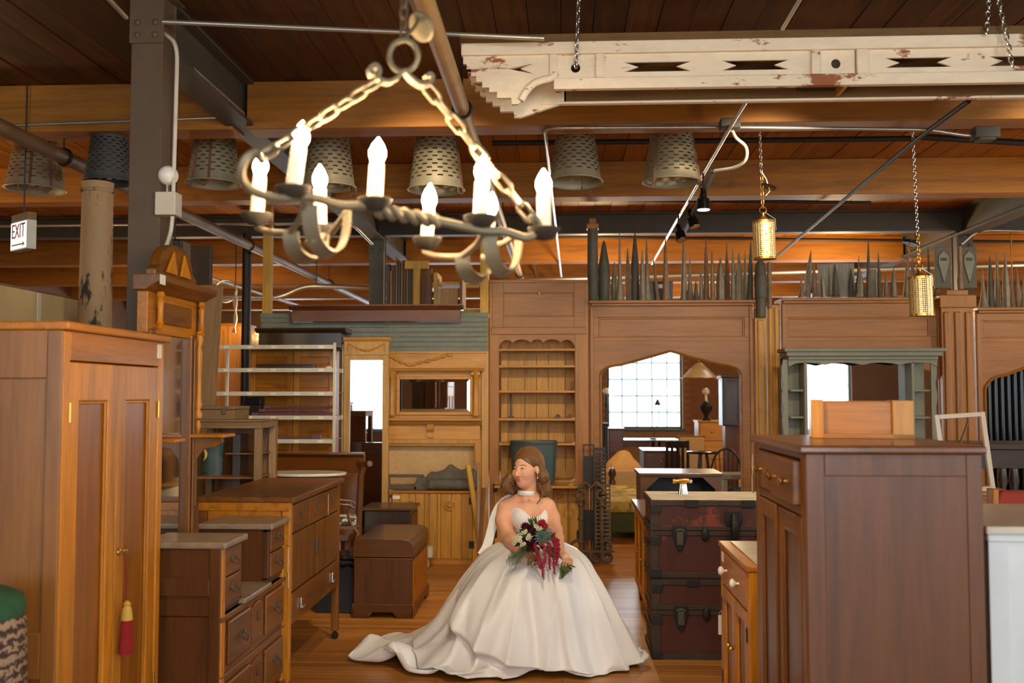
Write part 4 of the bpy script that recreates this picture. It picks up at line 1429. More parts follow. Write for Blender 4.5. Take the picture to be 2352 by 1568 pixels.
for pz in (1250, 1150):
    obj('hinge', MB().box(X2(1078), X2(1090), -.014, -.003, Z2(pz) - .03, Z2(pz) + .035), M['iron_black'], lc)
o = obj('price_card', MB().box(-.035, .035, -.002, 0, -.016, .016), M['tag'], None)
o.location = (Pl.x0 + X2(912), 9.455 - .0065, Z2(1142)); tag(o, 'white price card stuck on the low pine cabinet', 'price card')

# grey carved pieces on the low cabinet
zc = Z2(1127)
gp = thing('carved_scroll', 'grey carved log-like ornament lying on the low pine cabinet', 'carving', (Pl.x0 + X2(1035), 9.48 + .095, zc + .001))
prof = [(-.24, .0), (-.25, .06), (-.23, .1), (-.24, .14), (-.2, .17), (-.16, .165), (-.1, .18), (-.06, .2), (-.03, .235), (.0, .24), (.04, .205), (.09, .185), (.13, .2), (.17, .195), (.2, .2), (.24, .17), (.26, .1), (.27, .03), (.24, .015)]
obj('body', MB().prism(prof, -.05, .06), M['slate_x'], gp, 30, bevel=.018)
obj('cylinder', MB().cyl((-.2, -.055, .056), .055, .42, 16, 'x'), M['slate_x'], gp, 40)
gb = thing('carved_bracket', 'grey carved frame with an oval opening on the low pine cabinet', 'carving', (Pl.x0 + X2(922), 9.48 + .10, zc + .001))
ol = [(-.22, .0), (-.245, .1), (-.22, .14), (.18, .14), (.26, .1), (.24, 0)]
m = MB()
m.box(-.23, .2, -.03, .03, .118, .142)
m.prism([(-.19, .0), (-.245, .118), (-.13, .118), (-.12, .0)], -.03, .03)
m.prism([(.1, 0), (.14, .118), (.26, .118), (.24, 0)], -.03, .03)
m.box(-.14, .14, -.03, .03, 0, .036)
obj('frame', m, M['slate_x'], gb, bevel=.008)
obj('scroll_end', MB().ball((.22, 0, .05), (.05, .04, .05), 12, 8), M['slate_x'], gb, 60)

# leaning slats right of the low cabinet
for k, (xa, ya, xb, yb, w, lab) in enumerate(((1075, 1068, 1113, 1258, .05, 'pale worn slat leaning on the mantel beside the bride'), (1098, 1062, 1100, 1262, .03, 'thin brown slat leaning behind the pale worn slat'), (1112, 1120, 1098, 1262, .035, 'short dark slat crossing behind the pale worn slat'))):
    a, b = at(xa, ya, (9.405, 9.40, 9.33)[k]), at(xb, yb, (9.2, 9.13, 9.10)[k])
    b.z = 0.0
    d = (a - b)
    L = d.length
    o = obj('wooden_strip', MB().box(-w / 2, w / 2, -.012, .012, .02, L), M['lumber'] if k == 0 else M['brown'], None, bevel=.003)
    o.location = b
    o.rotation_euler = d.to_track_quat('Z', 'Y').to_euler()
    tag(o, lab, 'slat')
o = obj('white_block', MB().box(-.14, .12, -.06, .08, .10, .2).box(-.12, .08, -.05, .07, 0, .10), M['stone_white'], None, bevel=.02)
o.location = (at(965, 1280, 9.2).x, 9.2, 0)
tag(o, 'chipped white and grey plaster block on the floor beside the cedar chest', 'block')

# ---------------- iron fireplace pieces leaning by the bookcase
il = thing('andiron', 'ornate rusty iron fireplace stand with scrolls beside the arch', 'fire iron', (at(1358, 1280, 9.55).x, 9.55, 0))
m = MB()
zt_ = at(1350, 1112, 9.55).z
for s in (-1, 1):
    m.tube([(s * .1, 0, .03), (s * .1, 0, zt_ - .15)], .02, 8)
    for z in (.2, .42, .55):
        m.ball((s * .1, 0, z), (.03, .03, .025), 10, 6)
    m.ring((s * .1, 0, zt_ - .1), .045, .014, 16, 6, 'y')
    m.tube([(s * .1, 0, .1)] + [(s * (.1 + .09 * math.sin(t * .35)), 0, .1 + .06 * (1 - math.cos(t * .35))) for t in range(1, 10)], .014, 6)
m.tube([(-.12, 0, zt_ - .04), (-.05, 0, zt_ + .02), (0, 0, zt_ - .03), (.05, 0, zt_ + .02), (.12, 0, zt_ - .04)], .018, 8)
obj('uprights', m, M['iron_brown'], il, 50)
m = MB()
for k in range(4):
    m.ring((-.15 + k * .1, 0, .06), .045, .014, 18, 6, 'y')
    m.ring((-.15 + k * .1, 0, .06), .018, .008, 12, 5, 'y')
m.box(-.22, .22, -.02, .02, .105, .125)
obj('scroll_base', m, M['iron_brown'], il, 50)
def louver(label, px, py0, py1, wpx, Y, lean, n, mat, grid=False):
    w = wpx * Y / F_PX
    b = at(px, py1, Y)
    h = at(px, py0, Y).z - b.z
    r = thing('louvred_grille' if not grid else 'iron_grate', label, 'grille', (b.x, Y, max(0, b.z)), 0, None, (lean, 0, 0))
    obj('frame', MB().frame(-w / 2, w / 2, 0, h, .014, -.012, .012), M[mat], r)
    for k in range(n):
        z = h * (k + .5) / n
        obj('slat', MB().box(-w / 2 + .012, w / 2 - .012, -.01, .01, z - h / n * .28, z + h / n * .28), M[mat], r)
    return r
louver('dark louvred iron grille standing against the arch panel', 1353, 1020, 1268, 26, 9.74, -.02, 2, 'iron_black')
louver('slatted dark shutter standing against the arch panel', 1378, 1028, 1275, 30, 9.70, -.02, 26, 'iron_black')
g_ = louver('rusty iron grate leaning right of the fireplace stand', 1385, 1112, 1277, 36, 9.6, -.05, 18, 'iron_brown', True)
# ================================================================== FURNITURE ALONG THE TWO SIDES
LX = PI / 2      # a thing whose front looks towards +x; local x then runs away from the camera
RX = -PI / 2     # a thing whose front looks towards -x; local x then runs towards the camera


def rdoor(parent, x0, x1, z0, z1, y, mat, pmat, stile=.07, th=.022, splits=None, rails=None, name='door', inset=.012, top=None, bot=None):
    """framed door; splits are extra z rails; panels are sub-parts"""
    top, bot = top or stile, bot or stile
    zs = [z0 + bot] + [s for p in (splits or []) for s in (p - .02, p + .02)] + [z1 - top]
    m = MB().box(x0, x0 + stile, y, y + th, z0, z1).box(x1 - stile, x1, y, y + th, z0, z1)
    m.box(x0 + stile, x1 - stile, y, y + th, z0, z0 + bot).box(x0 + stile, x1 - stile, y, y + th, z1 - top, z1)
    for p in (splits or []):
        m.box(x0 + stile, x1 - stile, y, y + th, p - .02, p + .02)
    d = obj(name, m, mat, parent, bevel=.004)
    for k in range(0, len(zs), 2):
        a, b = zs[k], zs[k + 1]
        obj('panel', MB().box(x0 + stile - .002, x1 - stile + .002, y + inset, y + th - .002, a - .002, b + .002), pmat, d)
        obj('bead', MB().frame(x0 + stile, x1 - stile, a, b, .012, y + inset * .35, y + inset), mat, d, bevel=.004)
    return d


# ---------------- big wardrobe at the left
wd = thing('wardrobe', 'tall orange oak wardrobe with two panelled doors and a red tassel', 'wardrobe', (-1.74, 3.84, 0), LX)
W, D, H = .88, .52, 1.855          # local x -.44 .. .44, front at y = 0, back at y = +D
obj('top', MB().box(-W / 2 - .02, W / 2 + .02, -.025, D + .02, H - .03, H), M['orange_oak_x'], wd, bevel=.006)
s_ = obj('side_panel', MB().box(-W / 2, -W / 2 + .02, .02, D, .0, H - .03), M['red_brown'], wd)
m = MB().box(-W / 2 - .012, -W / 2, .0, .055, 0, H - .03).box(-W / 2 - .012, -W / 2, D - .05, D, 0, H - .03).box(-W / 2 - .012, -W / 2, .055, D - .05, H - .20, H - .03).box(-W / 2 - .012, -W / 2, .055, D - .05, .62, .78)
obj('side_frame', m, M['red_brown'], wd, bevel=.004)
obj('side_panel', MB().box(W / 2 - .02, W / 2, .02, D, 0, H - .03), M['red_brown'], wd)
obj('back_panel', MB().box(-W / 2 + .02, W / 2 - .02, D - .012, D, .02, H - .03), M['brown'], wd)
obj('front_stile', MB().box(-W / 2, -W / 2 + .05, 0, .03, 0, H - .03), M['orange_oak'], wd, bevel=.005)
obj('front_stile', MB().box(W / 2 - .05, W / 2, 0, .03, 0, H - .03), M['orange_oak'], wd, bevel=.005)
obj('top_rail', MB().box(-W / 2 + .05, W / 2 - .05, 0, .03, H - .135, H - .03), M['orange_oak_x'], wd, bevel=.003)
obj('bottom_rail', MB().box(-W / 2 + .05, W / 2 - .05, 0, .03, .02, .16), M['orange_oak_x'], wd, bevel=.003)
for a, b in ((-W / 2 + .052, -.004), (.004, W / 2 - .052)):
    d = rdoor(wd, a, b, .165, H - .14, .004, M['orange_oak'], M['oak_panel'], .075, .024, inset=.016, top=.14, bot=.13)
    hx = a if a < -.1 else b
    for z in (1.50, .35):
        obj('hinge', MB().cyl((hx, 0, z), .007, .07, 8), M['brass'], d, 50)
obj('escutcheon', MB().lathe([(.014, 0), (.012, -.006), (.004, -.008)], (.035, .003, .98), 12, 'y'), M['brass'], wd, 50)
obj('price_label', MB().box(W / 2 - .075, W / 2 - .035, -.003, 0, H - .10, H - .04), M['tag'], wd)
ta = thing('tassel', 'red tassel with a gold head hanging from the wardrobe key', 'tassel', (-1.74 + .012, 3.84 + .035, .975))
obj('cord', MB().tube([(0, 0, 0), (.012, .006, -.02), (.015, .01, -.1), (.015, .01, -.19)], .0025, 6), M['tassel_red'], ta, 60)
obj('key', MB().ring((.012, 0, .012), .012, .003, 14, 6, 'x'), M['brass'], ta, 60)
obj('gold_head', MB().lathe([(.004, 0), (.016, -.012), (.012, -.022), (.018, -.03), (.022, -.06), (.024, -.075)], (.018, .01, -.185), 14), M['tassel_gold'], ta, 50)
m = MB()
for k in range(26):
    a = 2 * PI * k / 26
    m.tube([(.018 + .016 * math.cos(a), .01 + .016 * math.sin(a), -.255), (.018 + .024 * math.cos(a + .1), .01 + .024 * math.sin(a + .1), -.385 + random.uniform(-.01, .01))], .0042, 5)
fr_ = obj('red_fringe', m, M['tassel_red'], ta)
fr_['kind'] = 'stuff'

# woven hamper at the bottom left corner
hp = thing('hamper', 'woven patterned hamper with a green plush lid in front of the wardrobe', 'hamper', (-1.87, 3.07, 0))
obj('basket', MB().lathe([(.15, 0), (.17, .3), (.185, .62), (.178, .88), (.17, .905)], (0, 0, 0), 32), M['wicker'], hp, 60)
obj('lid', MB().lathe([(.172, .905), (.176, .93), (.165, .965), (.12, .985), (.01, .99)], (0, 0, 0), 32), M['green_plush'], hp, 60)

# cream enamelled cabinet behind the wardrobe, post with bucket
cc = thing('cream_cabinet', 'tall cream enamelled cabinet behind the wardrobe', 'cabinet', (-3.28, 6.16, 0), LX)
obj('body', MB().box(-.62, .66, 0, .34, 0, 2.24), M['cream'], cc, bevel=.004)
for x in (-.115, .62):
    obj('edge_strip', MB().box(x, x + .045, -.012, 0, 0, 2.235), M['cream_strip'], cc, bevel=.003)
obj('top_strip', MB().box(-.62, .66, -.006, .34, 2.24, 2.25), M['weathered_x'], cc)
pc = thing('peeling_post', 'round wooden post with flaking tan and black paint behind the wardrobe', 'post', (at(221, 600, 6.5).x, 6.5, 0))
_h = at(221, 420, 6.5).z
obj('shaft', MB().lathe([(.118, 0), (.112, 1.6), (.1, _h - .08), (.096, _h - .06), (.104, _h)], (0, 0, 0), 20), M['flake_post'], pc, 50)
obj('collar', MB().ring((0, 0, _h - .06), .1, .012, 20, 6), M['flake_post'], pc, 60)

# ---------------- dresser with drop centre and tall mirror
dr = thing('dresser', 'walnut drop-centre dresser with brown marble tops', 'dresser', (-1.485, 4.82, 0), LX)
W2 = .50          # half width; local x -.5 .. .5
D = .44
xb0, xb1 = -.50, -.22        # near box
xc0, xc1 = .20, .50          # far box
for nm, a, b, zt_ in (('near', xb0, xb1, .955), ('far', xc0, xc1, .945)):
    obj('candle_box', MB().box(a + .002, b - .002, .012, .355, .632, zt_ - .032).box(a, b, 0, .03, .655, .672).box(a, b, 0, .03, zt_ - .045, zt_ - .03).box(a, a + .03, 0, .03, .66, zt_ - .03).box(b - .03, b, 0, .03, .66, zt_ - .03), M['walnut'], dr, bevel=.003)
    obj('marble_top', MB().box(a - .015, b + .015, -.025, .362, zt_ - .03, zt_), M['marble'], dr, bevel=.008)
    for q in range(2):
        z0, z1 = .672 + q * .125, .672 + q * .125 + .118
        d = obj('drawer', MB().box(a + .032, b - .032, -.006, .012, z0, z1), M['brown_x'], dr, bevel=.004)
        cx = (a + b) / 2
        obj('pull', MB().tube([(cx - .035, -.008, (z0 + z1) / 2 + .012), (cx - .03, -.028, (z0 + z1) / 2 - .008), (cx, -.034, (z0 + z1) / 2 - .018), (cx + .03, -.028, (z0 + z1) / 2 - .008), (cx + .035, -.008, (z0 + z1) / 2 + .012)], .004, 6).ball((cx, -.008, (z0 + z1) / 2 + .015), (.028, .006, .022), 10, 6), M['iron_brown'], d, 60)
obj('center_marble', MB().box(xb1, xc0, -.02, D, .63, .655), M['marble'], dr, bevel=.006)
obj('carcass', MB().box(-W2, W2, .02, D, .09, .63), M['walnut'], dr)
obj('side_frame', MB().box(-W2 - .01, -W2, .0, .05, .0, .93).box(-W2 - .01, -W2, D - .14, D - .085, 0, .93).box(-W2 - .01, -W2, .05, D - .06, .1, .2).box(-W2 - .01, -W2, .05, D - .06, .72, .80), M['walnut'], dr, bevel=.003)
for x in (-W2, W2 - .045):
    obj('corner_post', MB().box(x, x + .045, -.006, .04, 0, .925), M['orange_oak'], dr, bevel=.006)
for q in range(2):
    z0, z1 = .11 + q * .265, .11 + q * .265 + .255
    d = obj('drawer', MB().box(-W2 + .05, W2 - .05, -.004, .02, z0, z1), M['brown_x'], dr, bevel=.004)
    for a, b in ((-W2 + .07, -.12), (.12, W2 - .07)):
        obj('raised_panel', MB().box(a, b, -.02, -.004, z0 + .03, z1 - .03), M['brown_x'], d, bevel=.01)
        cx, cz = (a + b) / 2, (z0 + z1) / 2
        obj('pull', MB().ball((cx, -.02, cz + .02), (.045, .006, .022), 12, 6).tube([(cx - .035, -.024, cz + .015), (cx - .03, -.045, cz - .008), (cx, -.05, cz - .022), (cx + .03, -.045, cz - .008), (cx + .035, -.024, cz + .015)], .0045, 6), M['iron_brown'], d, 60)
    obj('center_panel', MB().prism([(-.085, z0 + .04), (.085, z0 + .04), (.085, z1 - .05), (.03, z1 - .03), (-.03, z1 - .03), (-.085, z1 - .05)], -.014, -.004), M['brown_x'], d, bevel=.004)
    obj('escutcheon', MB().ball((0, -.016, (z0 + z1) / 2 + .03), (.018, .005, .026), 10, 6), M['iron_brown'], d, 60)
obj('rail', MB().box(-W2, W2, -.008, .03, .605, .63).box(-W2, W2, -.008, .03, .365, .375), M['brown_x'], dr, bevel=.003)
obj('plinth', MB().box(-W2, W2, -.01, D, 0.0, .09), M['brown_x'], dr, bevel=.004)

dm = thing('dresser_mirror', 'tall carved mirror with arched crest rising from the drop-centre dresser', 'mirror', (-1.885, 4.80, .657), LX)
def yz(px):       # pixel column -> local x on the mirror plane
    return atx(px, 905, -1.885).y - 4.80
def mz(py, px):
    p = atx(px, py, -1.885)
    return p.z - .655
zc_t = mz(722, 465)
zc_b = mz(740, 322)
fx0, fx1 = yz(325), yz(440)
ztop = mz(770, 430)
obj('post', MB().box(fx1 - .085, fx1 - .03, -.03, .02, .0, ztop).box(fx1 - .07, fx1 - .045, -.042, -.03, .02, ztop - .02), M['brown'], dm, bevel=.006)
obj('post', MB().box(fx0 + .02, fx0 + .075, -.03, .02, .0, ztop).box(fx0 + .035, fx0 + .06, -.042, -.03, .02, ztop - .02), M['brown'], dm, bevel=.006)
obj('mirror', MB().box(fx0 + .075, fx1 - .085, -.004, .004, .06, ztop - .02), M['mirror_old'], dm)
obj('bottom_rail', MB().box(fx0 + .075, fx1 - .085, -.02, .02, .0, .07), M['brown_x'], dm, bevel=.004)
obj('head_panel', MB().box(fx0 + .0, fx1 + .0, -.02, .03, ztop - .02, ztop + .17), M['orange_oak_x'], dm, bevel=.004)
obj('head_inset', MB().box(fx0 + .1, fx1 - .1, -.034, -.02, ztop + .03, ztop + .13), M['brown_x'], dm, bevel=.006)
obj('cornice', MB().prism([(-.10, ztop + .24), (-.10, ztop + .21), (-.06, ztop + .19), (-.03, ztop + .17), (.03, ztop + .17), (.03, ztop + .24)], fx0 - .05, fx1 + .07, 'x'), M['brown_x'], dm, bevel=.003)
cx = (fx0 + fx1) / 2 + .01
hw = (fx1 - fx0) * .42
crest = [(cx - hw, ztop + .24), (cx - hw, ztop + .28)]
for k in range(11):
    a = PI - PI * k / 10
    crest.append((cx + hw * .82 * math.cos(a), ztop + .30 + .12 * math.sin(a)))
crest += [(cx + hw, ztop + .28), (cx + hw, ztop + .24)]
obj('crest', MB().prism(crest, -.03, .02), M['brown_x'], dm, 30, bevel=.006)
obj('crest_carving', MB().prism([(cx - hw * .62, ztop + .27), (cx - .02, ztop + .27), (cx - hw * .25, ztop + .385)], -.045, -.03).prism([(cx + .02, ztop + .27), (cx + hw * .62, ztop + .27), (cx + hw * .25, ztop + .385)], -.045, -.03), M['orange_oak'], dm, bevel=.01)
def turned(x, y, z0, z1, r):
    h = z1 - z0
    return MB().lathe([(r, z0), (r * 1.2, z0 + h * .05), (r * .6, z0 + h * .1), (r * 1.15, z0 + h * .16), (r * .8, z0 + h * .2), (r * .75, z0 + h * .5), (r * 1.0, z0 + h * .75), (r * .6, z0 + h * .82), (r * 1.2, z0 + h * .9), (r * .9, z0 + h)], (x, y, 0), 14)
for x in (fx0 + .07, fx1 - .012):
    obj('short_baluster', turned(x, -.05, ztop + .0, ztop + .17, .017), M['orange_oak'], dm, 50)
obj('drop_column', turned(fx1 - .012, -.04, ztop - .42, ztop + .02, .018).lathe([(.004, ztop - .5), (.016, ztop - .46), (.01, ztop - .43)], (fx1 - .012, -.04, 0), 12), M['orange_oak'], dm, 50)
shz = mz(1000, 430)
obj('candle_shelf', MB().box(fx1 - .085, fx1 + .09, -.20, -.02, shz - .012, shz + .006), M['orange_oak_x'], dm, bevel=.004)
obj('candle_shelf', MB().box(fx0 + .0, fx0 + .12, -.16, -.02, shz - .012, shz + .006), M['orange_oak_x'], dm, bevel=.004)
brk = [(-.18, shz - .012), (-.02, shz - .012), (-.02, shz - .26), (-.035, shz - .24), (-.05, shz - .12), (-.09, shz - .07), (-.15, shz - .06), (-.185, shz - .035)]
obj('scroll_bracket', MB().prism(brk, fx1 - .06, fx1 - .04, 'x'), M['brown'], dm, bevel=.003)
obj('side_scroll', MB().prism([(fx1 - .03, 0), (fx1 + .10, 0), (fx1 + .10, .05), (fx1 + .05, .08), (fx1 + .03, .2), (fx1 + .045, .3), (fx1 + .01, .36), (fx1 - .03, shz - .05)], -.01, .02), M['brown'], dm, bevel=.004)
o = obj('price_card', MB().box(-.03, .03, -.002, 0, -.022, .022), M['tag'], None)
o.location = (-1.885 + .10 + .003, 4.80 + fx0 - .04, .655 + ztop + .215)
o.rotation_euler = (0, 0, LX)
tag(o, 'white card on the left end of the dresser mirror cornice', 'price card')


def price_tag(x, y, z, label, L=.12, rz=0, s=1.0):
    r = thing('price_tag', label, 'price tag', (x, y, z), rz)
    obj('string', MB().tube([(0, 0, 0), (.008 * s, 0, -L * .5), (.003, 0, -L), (-.006 * s, 0, -L * .55), (0, 0, 0)], .0013, 5), M['string'], r)
    obj('card', MB().box(-.010 * s, .010 * s, -.001, .001, -L - .07 * s, -L + .004), M['tag'], r)
    return r


price_tag(-1.43, 5.19, .80, 'white paper tag on a long string hanging from the dresser', .13, LX + .6, 1.1)

# ---------------- oak sideboard
sb = thing('sideboard', 'brown oak sideboard on casters with two doors and drawers', 'sideboard', (-1.47, 5.96, 0), LX)
hw, D, H = .60, .50, 1.045
obj('top', MB().box(-hw - .02, hw + .03, -.03, D + .01, H - .03, H), M['brown_x'], sb, bevel=.006)
obj('carcass', MB().box(-hw, hw, .012, D, .34, H - .03), M['brown'], sb)
obj('end_panel', MB().box(-hw - .008, -hw, .05, D - .05, H - .2, H - .05), M['orange_oak_x'], sb, bevel=.003)
obj('end_rail', MB().box(-hw - .014, -hw, .0, D, H - .075, H - .03).box(-hw - .014, -hw, 0, D, H - .26, H - .20), M['orange_oak_x'], sb, bevel=.003)
for x in (-hw - .006, hw - .036):
    for y in (-.004, D - .045):
        lg = obj('leg', MB().box(x, x + .045, y, y + .045, .055, H - .03), M['orange_oak'] if y < .1 and x < 0 else M['brown'], sb, bevel=.005)
        obj('caster', MB().cyl((x + .015, y + .022, .024), .024, .014, 14, 'x').cyl((x + .022, y + .022, .04), .01, .02, 8), M['iron_black'], lg, 50)
for a, b in ((-hw + .045, -.2), (-.196, .196), (.2, hw - .042)):
    d = obj('drawer', MB().box(a, b, -.006, .012, H - .20, H - .05), M['brown_x'], sb, bevel=.003)
    obj('pull', MB().box((a + b) / 2 - .012, (a + b) / 2 + .012, -.018, -.006, H - .14, H - .10), M['iron_brown'], d, bevel=.003)
for a, b in ((-hw + .045, -.004), (.004, hw - .042)):
    d = obj('door', MB().box(a, b, -.004, .012, .53, H - .21), M['brown'], sb, bevel=.003)
    kx = b - .035 if a < -.1 else a + .035
    obj('latch', MB().box(kx - .009, kx + .009, -.016, -.004, .66, .73), M['iron_brown'], d, bevel=.003)
d = obj('long_drawer', MB().box(-hw + .045, hw - .042, -.006, .012, .355, .52), M['brown_x'], sb, bevel=.003)
for x in (-.38, .38):
    obj('pull', MB().box(x - .03, x - .012, -.02, -.006, .41, .47).box(x - .03, x + .03, -.026, -.02, .41, .425), M['chrome'], d, bevel=.003)
price_tag(-1.44, 6.12, .985, 'white paper tag hanging from a sideboard drawer', .06, LX + .3, 1.0)

# leaning brown boards behind the dresser mirror
for k, (xa, xb, w) in enumerate(((452, 492, .085), (470, 512, .06))):
    a, b = at(xb - 12, 655, 8.35 + .1 * k), at(xa - 18, 1400, 7.98 + .1 * k)
    b.z = 0
    d = a - b
    o = obj('leaning_board', MB().box(-w / 2 * 1.6, w / 2 * 1.6, -.015, .015, .02, d.length), M['weathered'], None, bevel=.004)
    o.location = b
    o.rotation_euler = d.to_track_quat('Z', 'Y').to_euler()
    tag(o, 'long weathered board leaning behind the dresser mirror, %s' % ('nearer the mirror' if k == 0 else 'nearer the metal shelf'), 'board')
o = obj('dark_board', MB().box(-.09, .09, -.03, .03, 0, 2.92), M['dark'], None, bevel=.004)
o.location = (at(460, 800, 8.7).x, 8.7, 0)
tag(o, 'dark upright plank standing behind the leaning weathered boards', 'board')
o = obj('speaker', MB().box(-.085, .085, -.08, .08, 0, .27), M['black'], None, bevel=.01)
o.location = (at(400, 640, 6.9).x, 6.9, at(400, 640, 6.9).z)
tag(o, 'black speaker box high up behind the rust tinged column', 'speaker')
obj('hanger_rod', MB().cyl((0, 0, .27), .008, ZC - .016 - .27 - o.location.z, 6), M['black'], o)

# weathered glass cabinet with flat box on top, tin inside
wc = thing('glass_cabinet', 'weathered wooden display cabinet with open front and inner shelf', 'cabinet', (at(520, 905, 7.3).x, 7.3, 0))
def wx(px): return at(px, 905, 7.3).x - wc.location.x
def wz(py): return at(520, py, 7.3).z
zt_ = wz(968)
obj('top_rail', MB().box(wx(436), wx(602), -.02, .42, zt_ - .05, zt_).box(wx(432), wx(604), -.03, .43, zt_, zt_ + .012), M['weathered_x'], wc, bevel=.004)
for x in (wx(436), wx(586)):
    obj('post', MB().box(x, x + .05, -.012, .04, 0, zt_ - .05), M['weathered'], wc, bevel=.004)
    obj('rear_post', MB().box(x, x + .05, .36, .4, 0, zt_ - .05), M['weathered'], wc, bevel=.004)
obj('back', MB().box(wx(436), wx(602), .4, .42, .1, zt_ - .05), M['brown'], wc)
obj('inner_divider', MB().box(wx(516), wx(534), .2, .39, .5, wz(1000)), M['dark'], wc)
obj('inner_shelf', MB().box(wx(446), wx(590), .04, .39, wz(1096) - .015, wz(1096)), M['brown_x'], wc)
obj('lower_shelf', MB().box(wx(510), wx(590), .1, .39, wz(1042) - .01, wz(1042)), M['brown_x'], wc)
obj('base', MB().box(wx(436), wx(602), -.01, .42, .04, wz(1160)), M['brown_x'], wc)
fb = thing('flat_box', 'flat weathered trunk box with a latch on top of the display cabinet', 'box', (at(480, 905, 7.35).x, 7.36, zt_ + .012))
obj('body', MB().box(-.26, .19, 0, .36, 0, .075), M['weathered_x'], fb, bevel=.004)
obj('lid', MB().box(-.265, .195, -.008, .365, .077, .1), M['weathered_x'], fb, bevel=.006)
obj('latch', MB().box(.1, .13, -.014, 0, .045, .095), M['iron_brown'], fb, bevel=.003)
Pt2 = Plane(7.38, 477)
tin('painted_bin', 'dark teal painted tin bin with a gilt crest standing in the weathered display cabinet', Pt2, 449, 507, 1005, 1096, -.06, .78)

# mahogany settle, marble table, toile chair
st = thing('settle_back', 'mahogany settle with a flat rolled crest and scrolled right arm', 'settle', (at(720, 905, 8.6).x, 8.6, 0))
def sx_(px): return at(px, 905, 8.6).x - st.location.x
def sz_(py): return at(720, py, 8.6).z
obj('crest_rail', MB().prism([(0, sz_(1085)), (-.03, sz_(1050)), (-.07, sz_(1042)), (-.07, sz_(1038)), (.02, sz_(1038)), (.03, sz_(1085))], sx_(603), sx_(839), 'x'), M['mahogany_x'], st, 40)
obj('back_panel', MB().box(sx_(608), sx_(826), 0, .03, .45, sz_(1085)), M['mahogany_x'], st, bevel=.004)
arm = [(sx_(828), -.02, sz_(1060)), (sx_(836), -.06, sz_(1066)), (sx_(850), -.16, sz_(1062)), (sx_(862), -.22, sz_(1060))]
obj('arm', MB().tube(arm, [.03, .026, .028, .026], 8), M['mahogany_x'], st, 60)
obj('arm_support', MB().tube([(sx_(846), -.16, sz_(1066)), (sx_(838), -.14, sz_(1090)), (sx_(832), -.1, .5), (sx_(834), -.1, .0)], [.022, .026, .03, .022], 8), M['mahogany'], st, 60)
obj('seat', MB().box(sx_(608), sx_(832), -.5, .0, .40, .46), M['mahogany_x'], st, bevel=.01)
for x in (sx_(612), sx_(820)):
    for y in (-.46, -.04):
        obj('leg', MB().box(x, x + .045, y, y + .045, 0, .40), M['mahogany'], st, bevel=.004)
tb = thing('marble_table', 'oval pale marble table behind the sideboard', 'table', (at(702, 905, 7.97).x, 7.97, 0))
tz = at(702, 1084, 7.97).z
obj('marble_top', MB().lathe([(.30, tz - .024), (.335, tz - .02), (.34, tz - .006), (.335, tz)], (0, 0, 0), 40, 'z', 1.0, .62), M['white_marble'], tb, 50)
obj('apron', MB().lathe([(.27, tz - .09), (.29, tz - .024)], (0, 0, 0), 32, 'z', 1, .6), M['mahogany_x'], tb, 50)
obj('pedestal', MB().lathe([(.16, 0), (.12, .04), (.05, .1), (.045, .3), (.08, .42), (.05, .55), (.12, tz - .09)], (0, 0, 0), 18), M['mahogany'], tb, 50)

tc = thing('armchair', 'open wooden armchair upholstered in black and cream toile', 'chair', (-1.70, 7.53, .40), math.radians(100))
tc.scale = (.55, .55, .55)
obj('seat', MB().box(-.26, .26, -.26, .24, .40, .50), M['toile'], tc, bevel=.03)
obj('seat_frame', MB().box(-.27, .27, -.27, .25, .35, .40), M['mahogany_x'], tc, bevel=.006)
obj('back_cushion', MB().box(-.21, .21, .21, .27, .58, .95), M['toile'], tc, bevel=.02)
obj('back_frame', MB().frame(-.26, .26, .54, 1.0, .05, .20, .25), M['mahogany'], tc, bevel=.006)
for sx2 in (-1, 1):
    obj('arm', MB().tube([(sx2 * .25, .22, .74), (sx2 * .27, .0, .70), (sx2 * .28, -.18, .68), (sx2 * .28, -.24, .64)], .02, 8), M['mahogany_x'], tc, 60)
    obj('arm_post', MB().tube([(sx2 * .27, -.18, .68), (sx2 * .26, -.15, .55), (sx2 * .26, -.2, .40)], .018, 8), M['mahogany'], tc, 60)
    obj('leg', MB().tube([(sx2 * .24, -.24, .36), (sx2 * .25, -.29, .30), (sx2 * .25, -.24, .16), (sx2 * .25, -.28, 0)], [.03, .035, .022, .024], 8), M['mahogany'], tc, 60)
    obj('leg', MB().box(sx2 * .25 - .02, sx2 * .25 + .02, .2, .24, 0, .55), M['mahogany'], tc, bevel=.003)

# black lidded box and pale things by the chair
bb = thing('black_chest', 'black box with a crumpled plastic cover between sideboard and cedar chest', 'box', (at(785, 1410, 7.3).x, 7.35, 0))
bb.location = (-1.64, 7.3, 0)
obj('body', MB().box(-.16, .128, 0, .44, 0, .378), M['black'], bb, bevel=.006)
m = MB()
n = 12
for j in range(n + 1):
    for i in range(n + 1):
        m.v.append((-.166 + .298 * i / n, -.014 + .468 * j / n, .388 + .009 * math.sin(i * 2.1 + j) * math.cos(j * 1.7) + (-.05 if i in (0, n) or j == 0 else 0)))
for j in range(n):
    for i in range(n):
        a = j * (n + 1) + i
        m.f.append((a, a + 1, a + n + 2, a + n + 1)); m.mi.append(0)
obj('plastic_cover', m, M['black_gloss'], bb, 60)
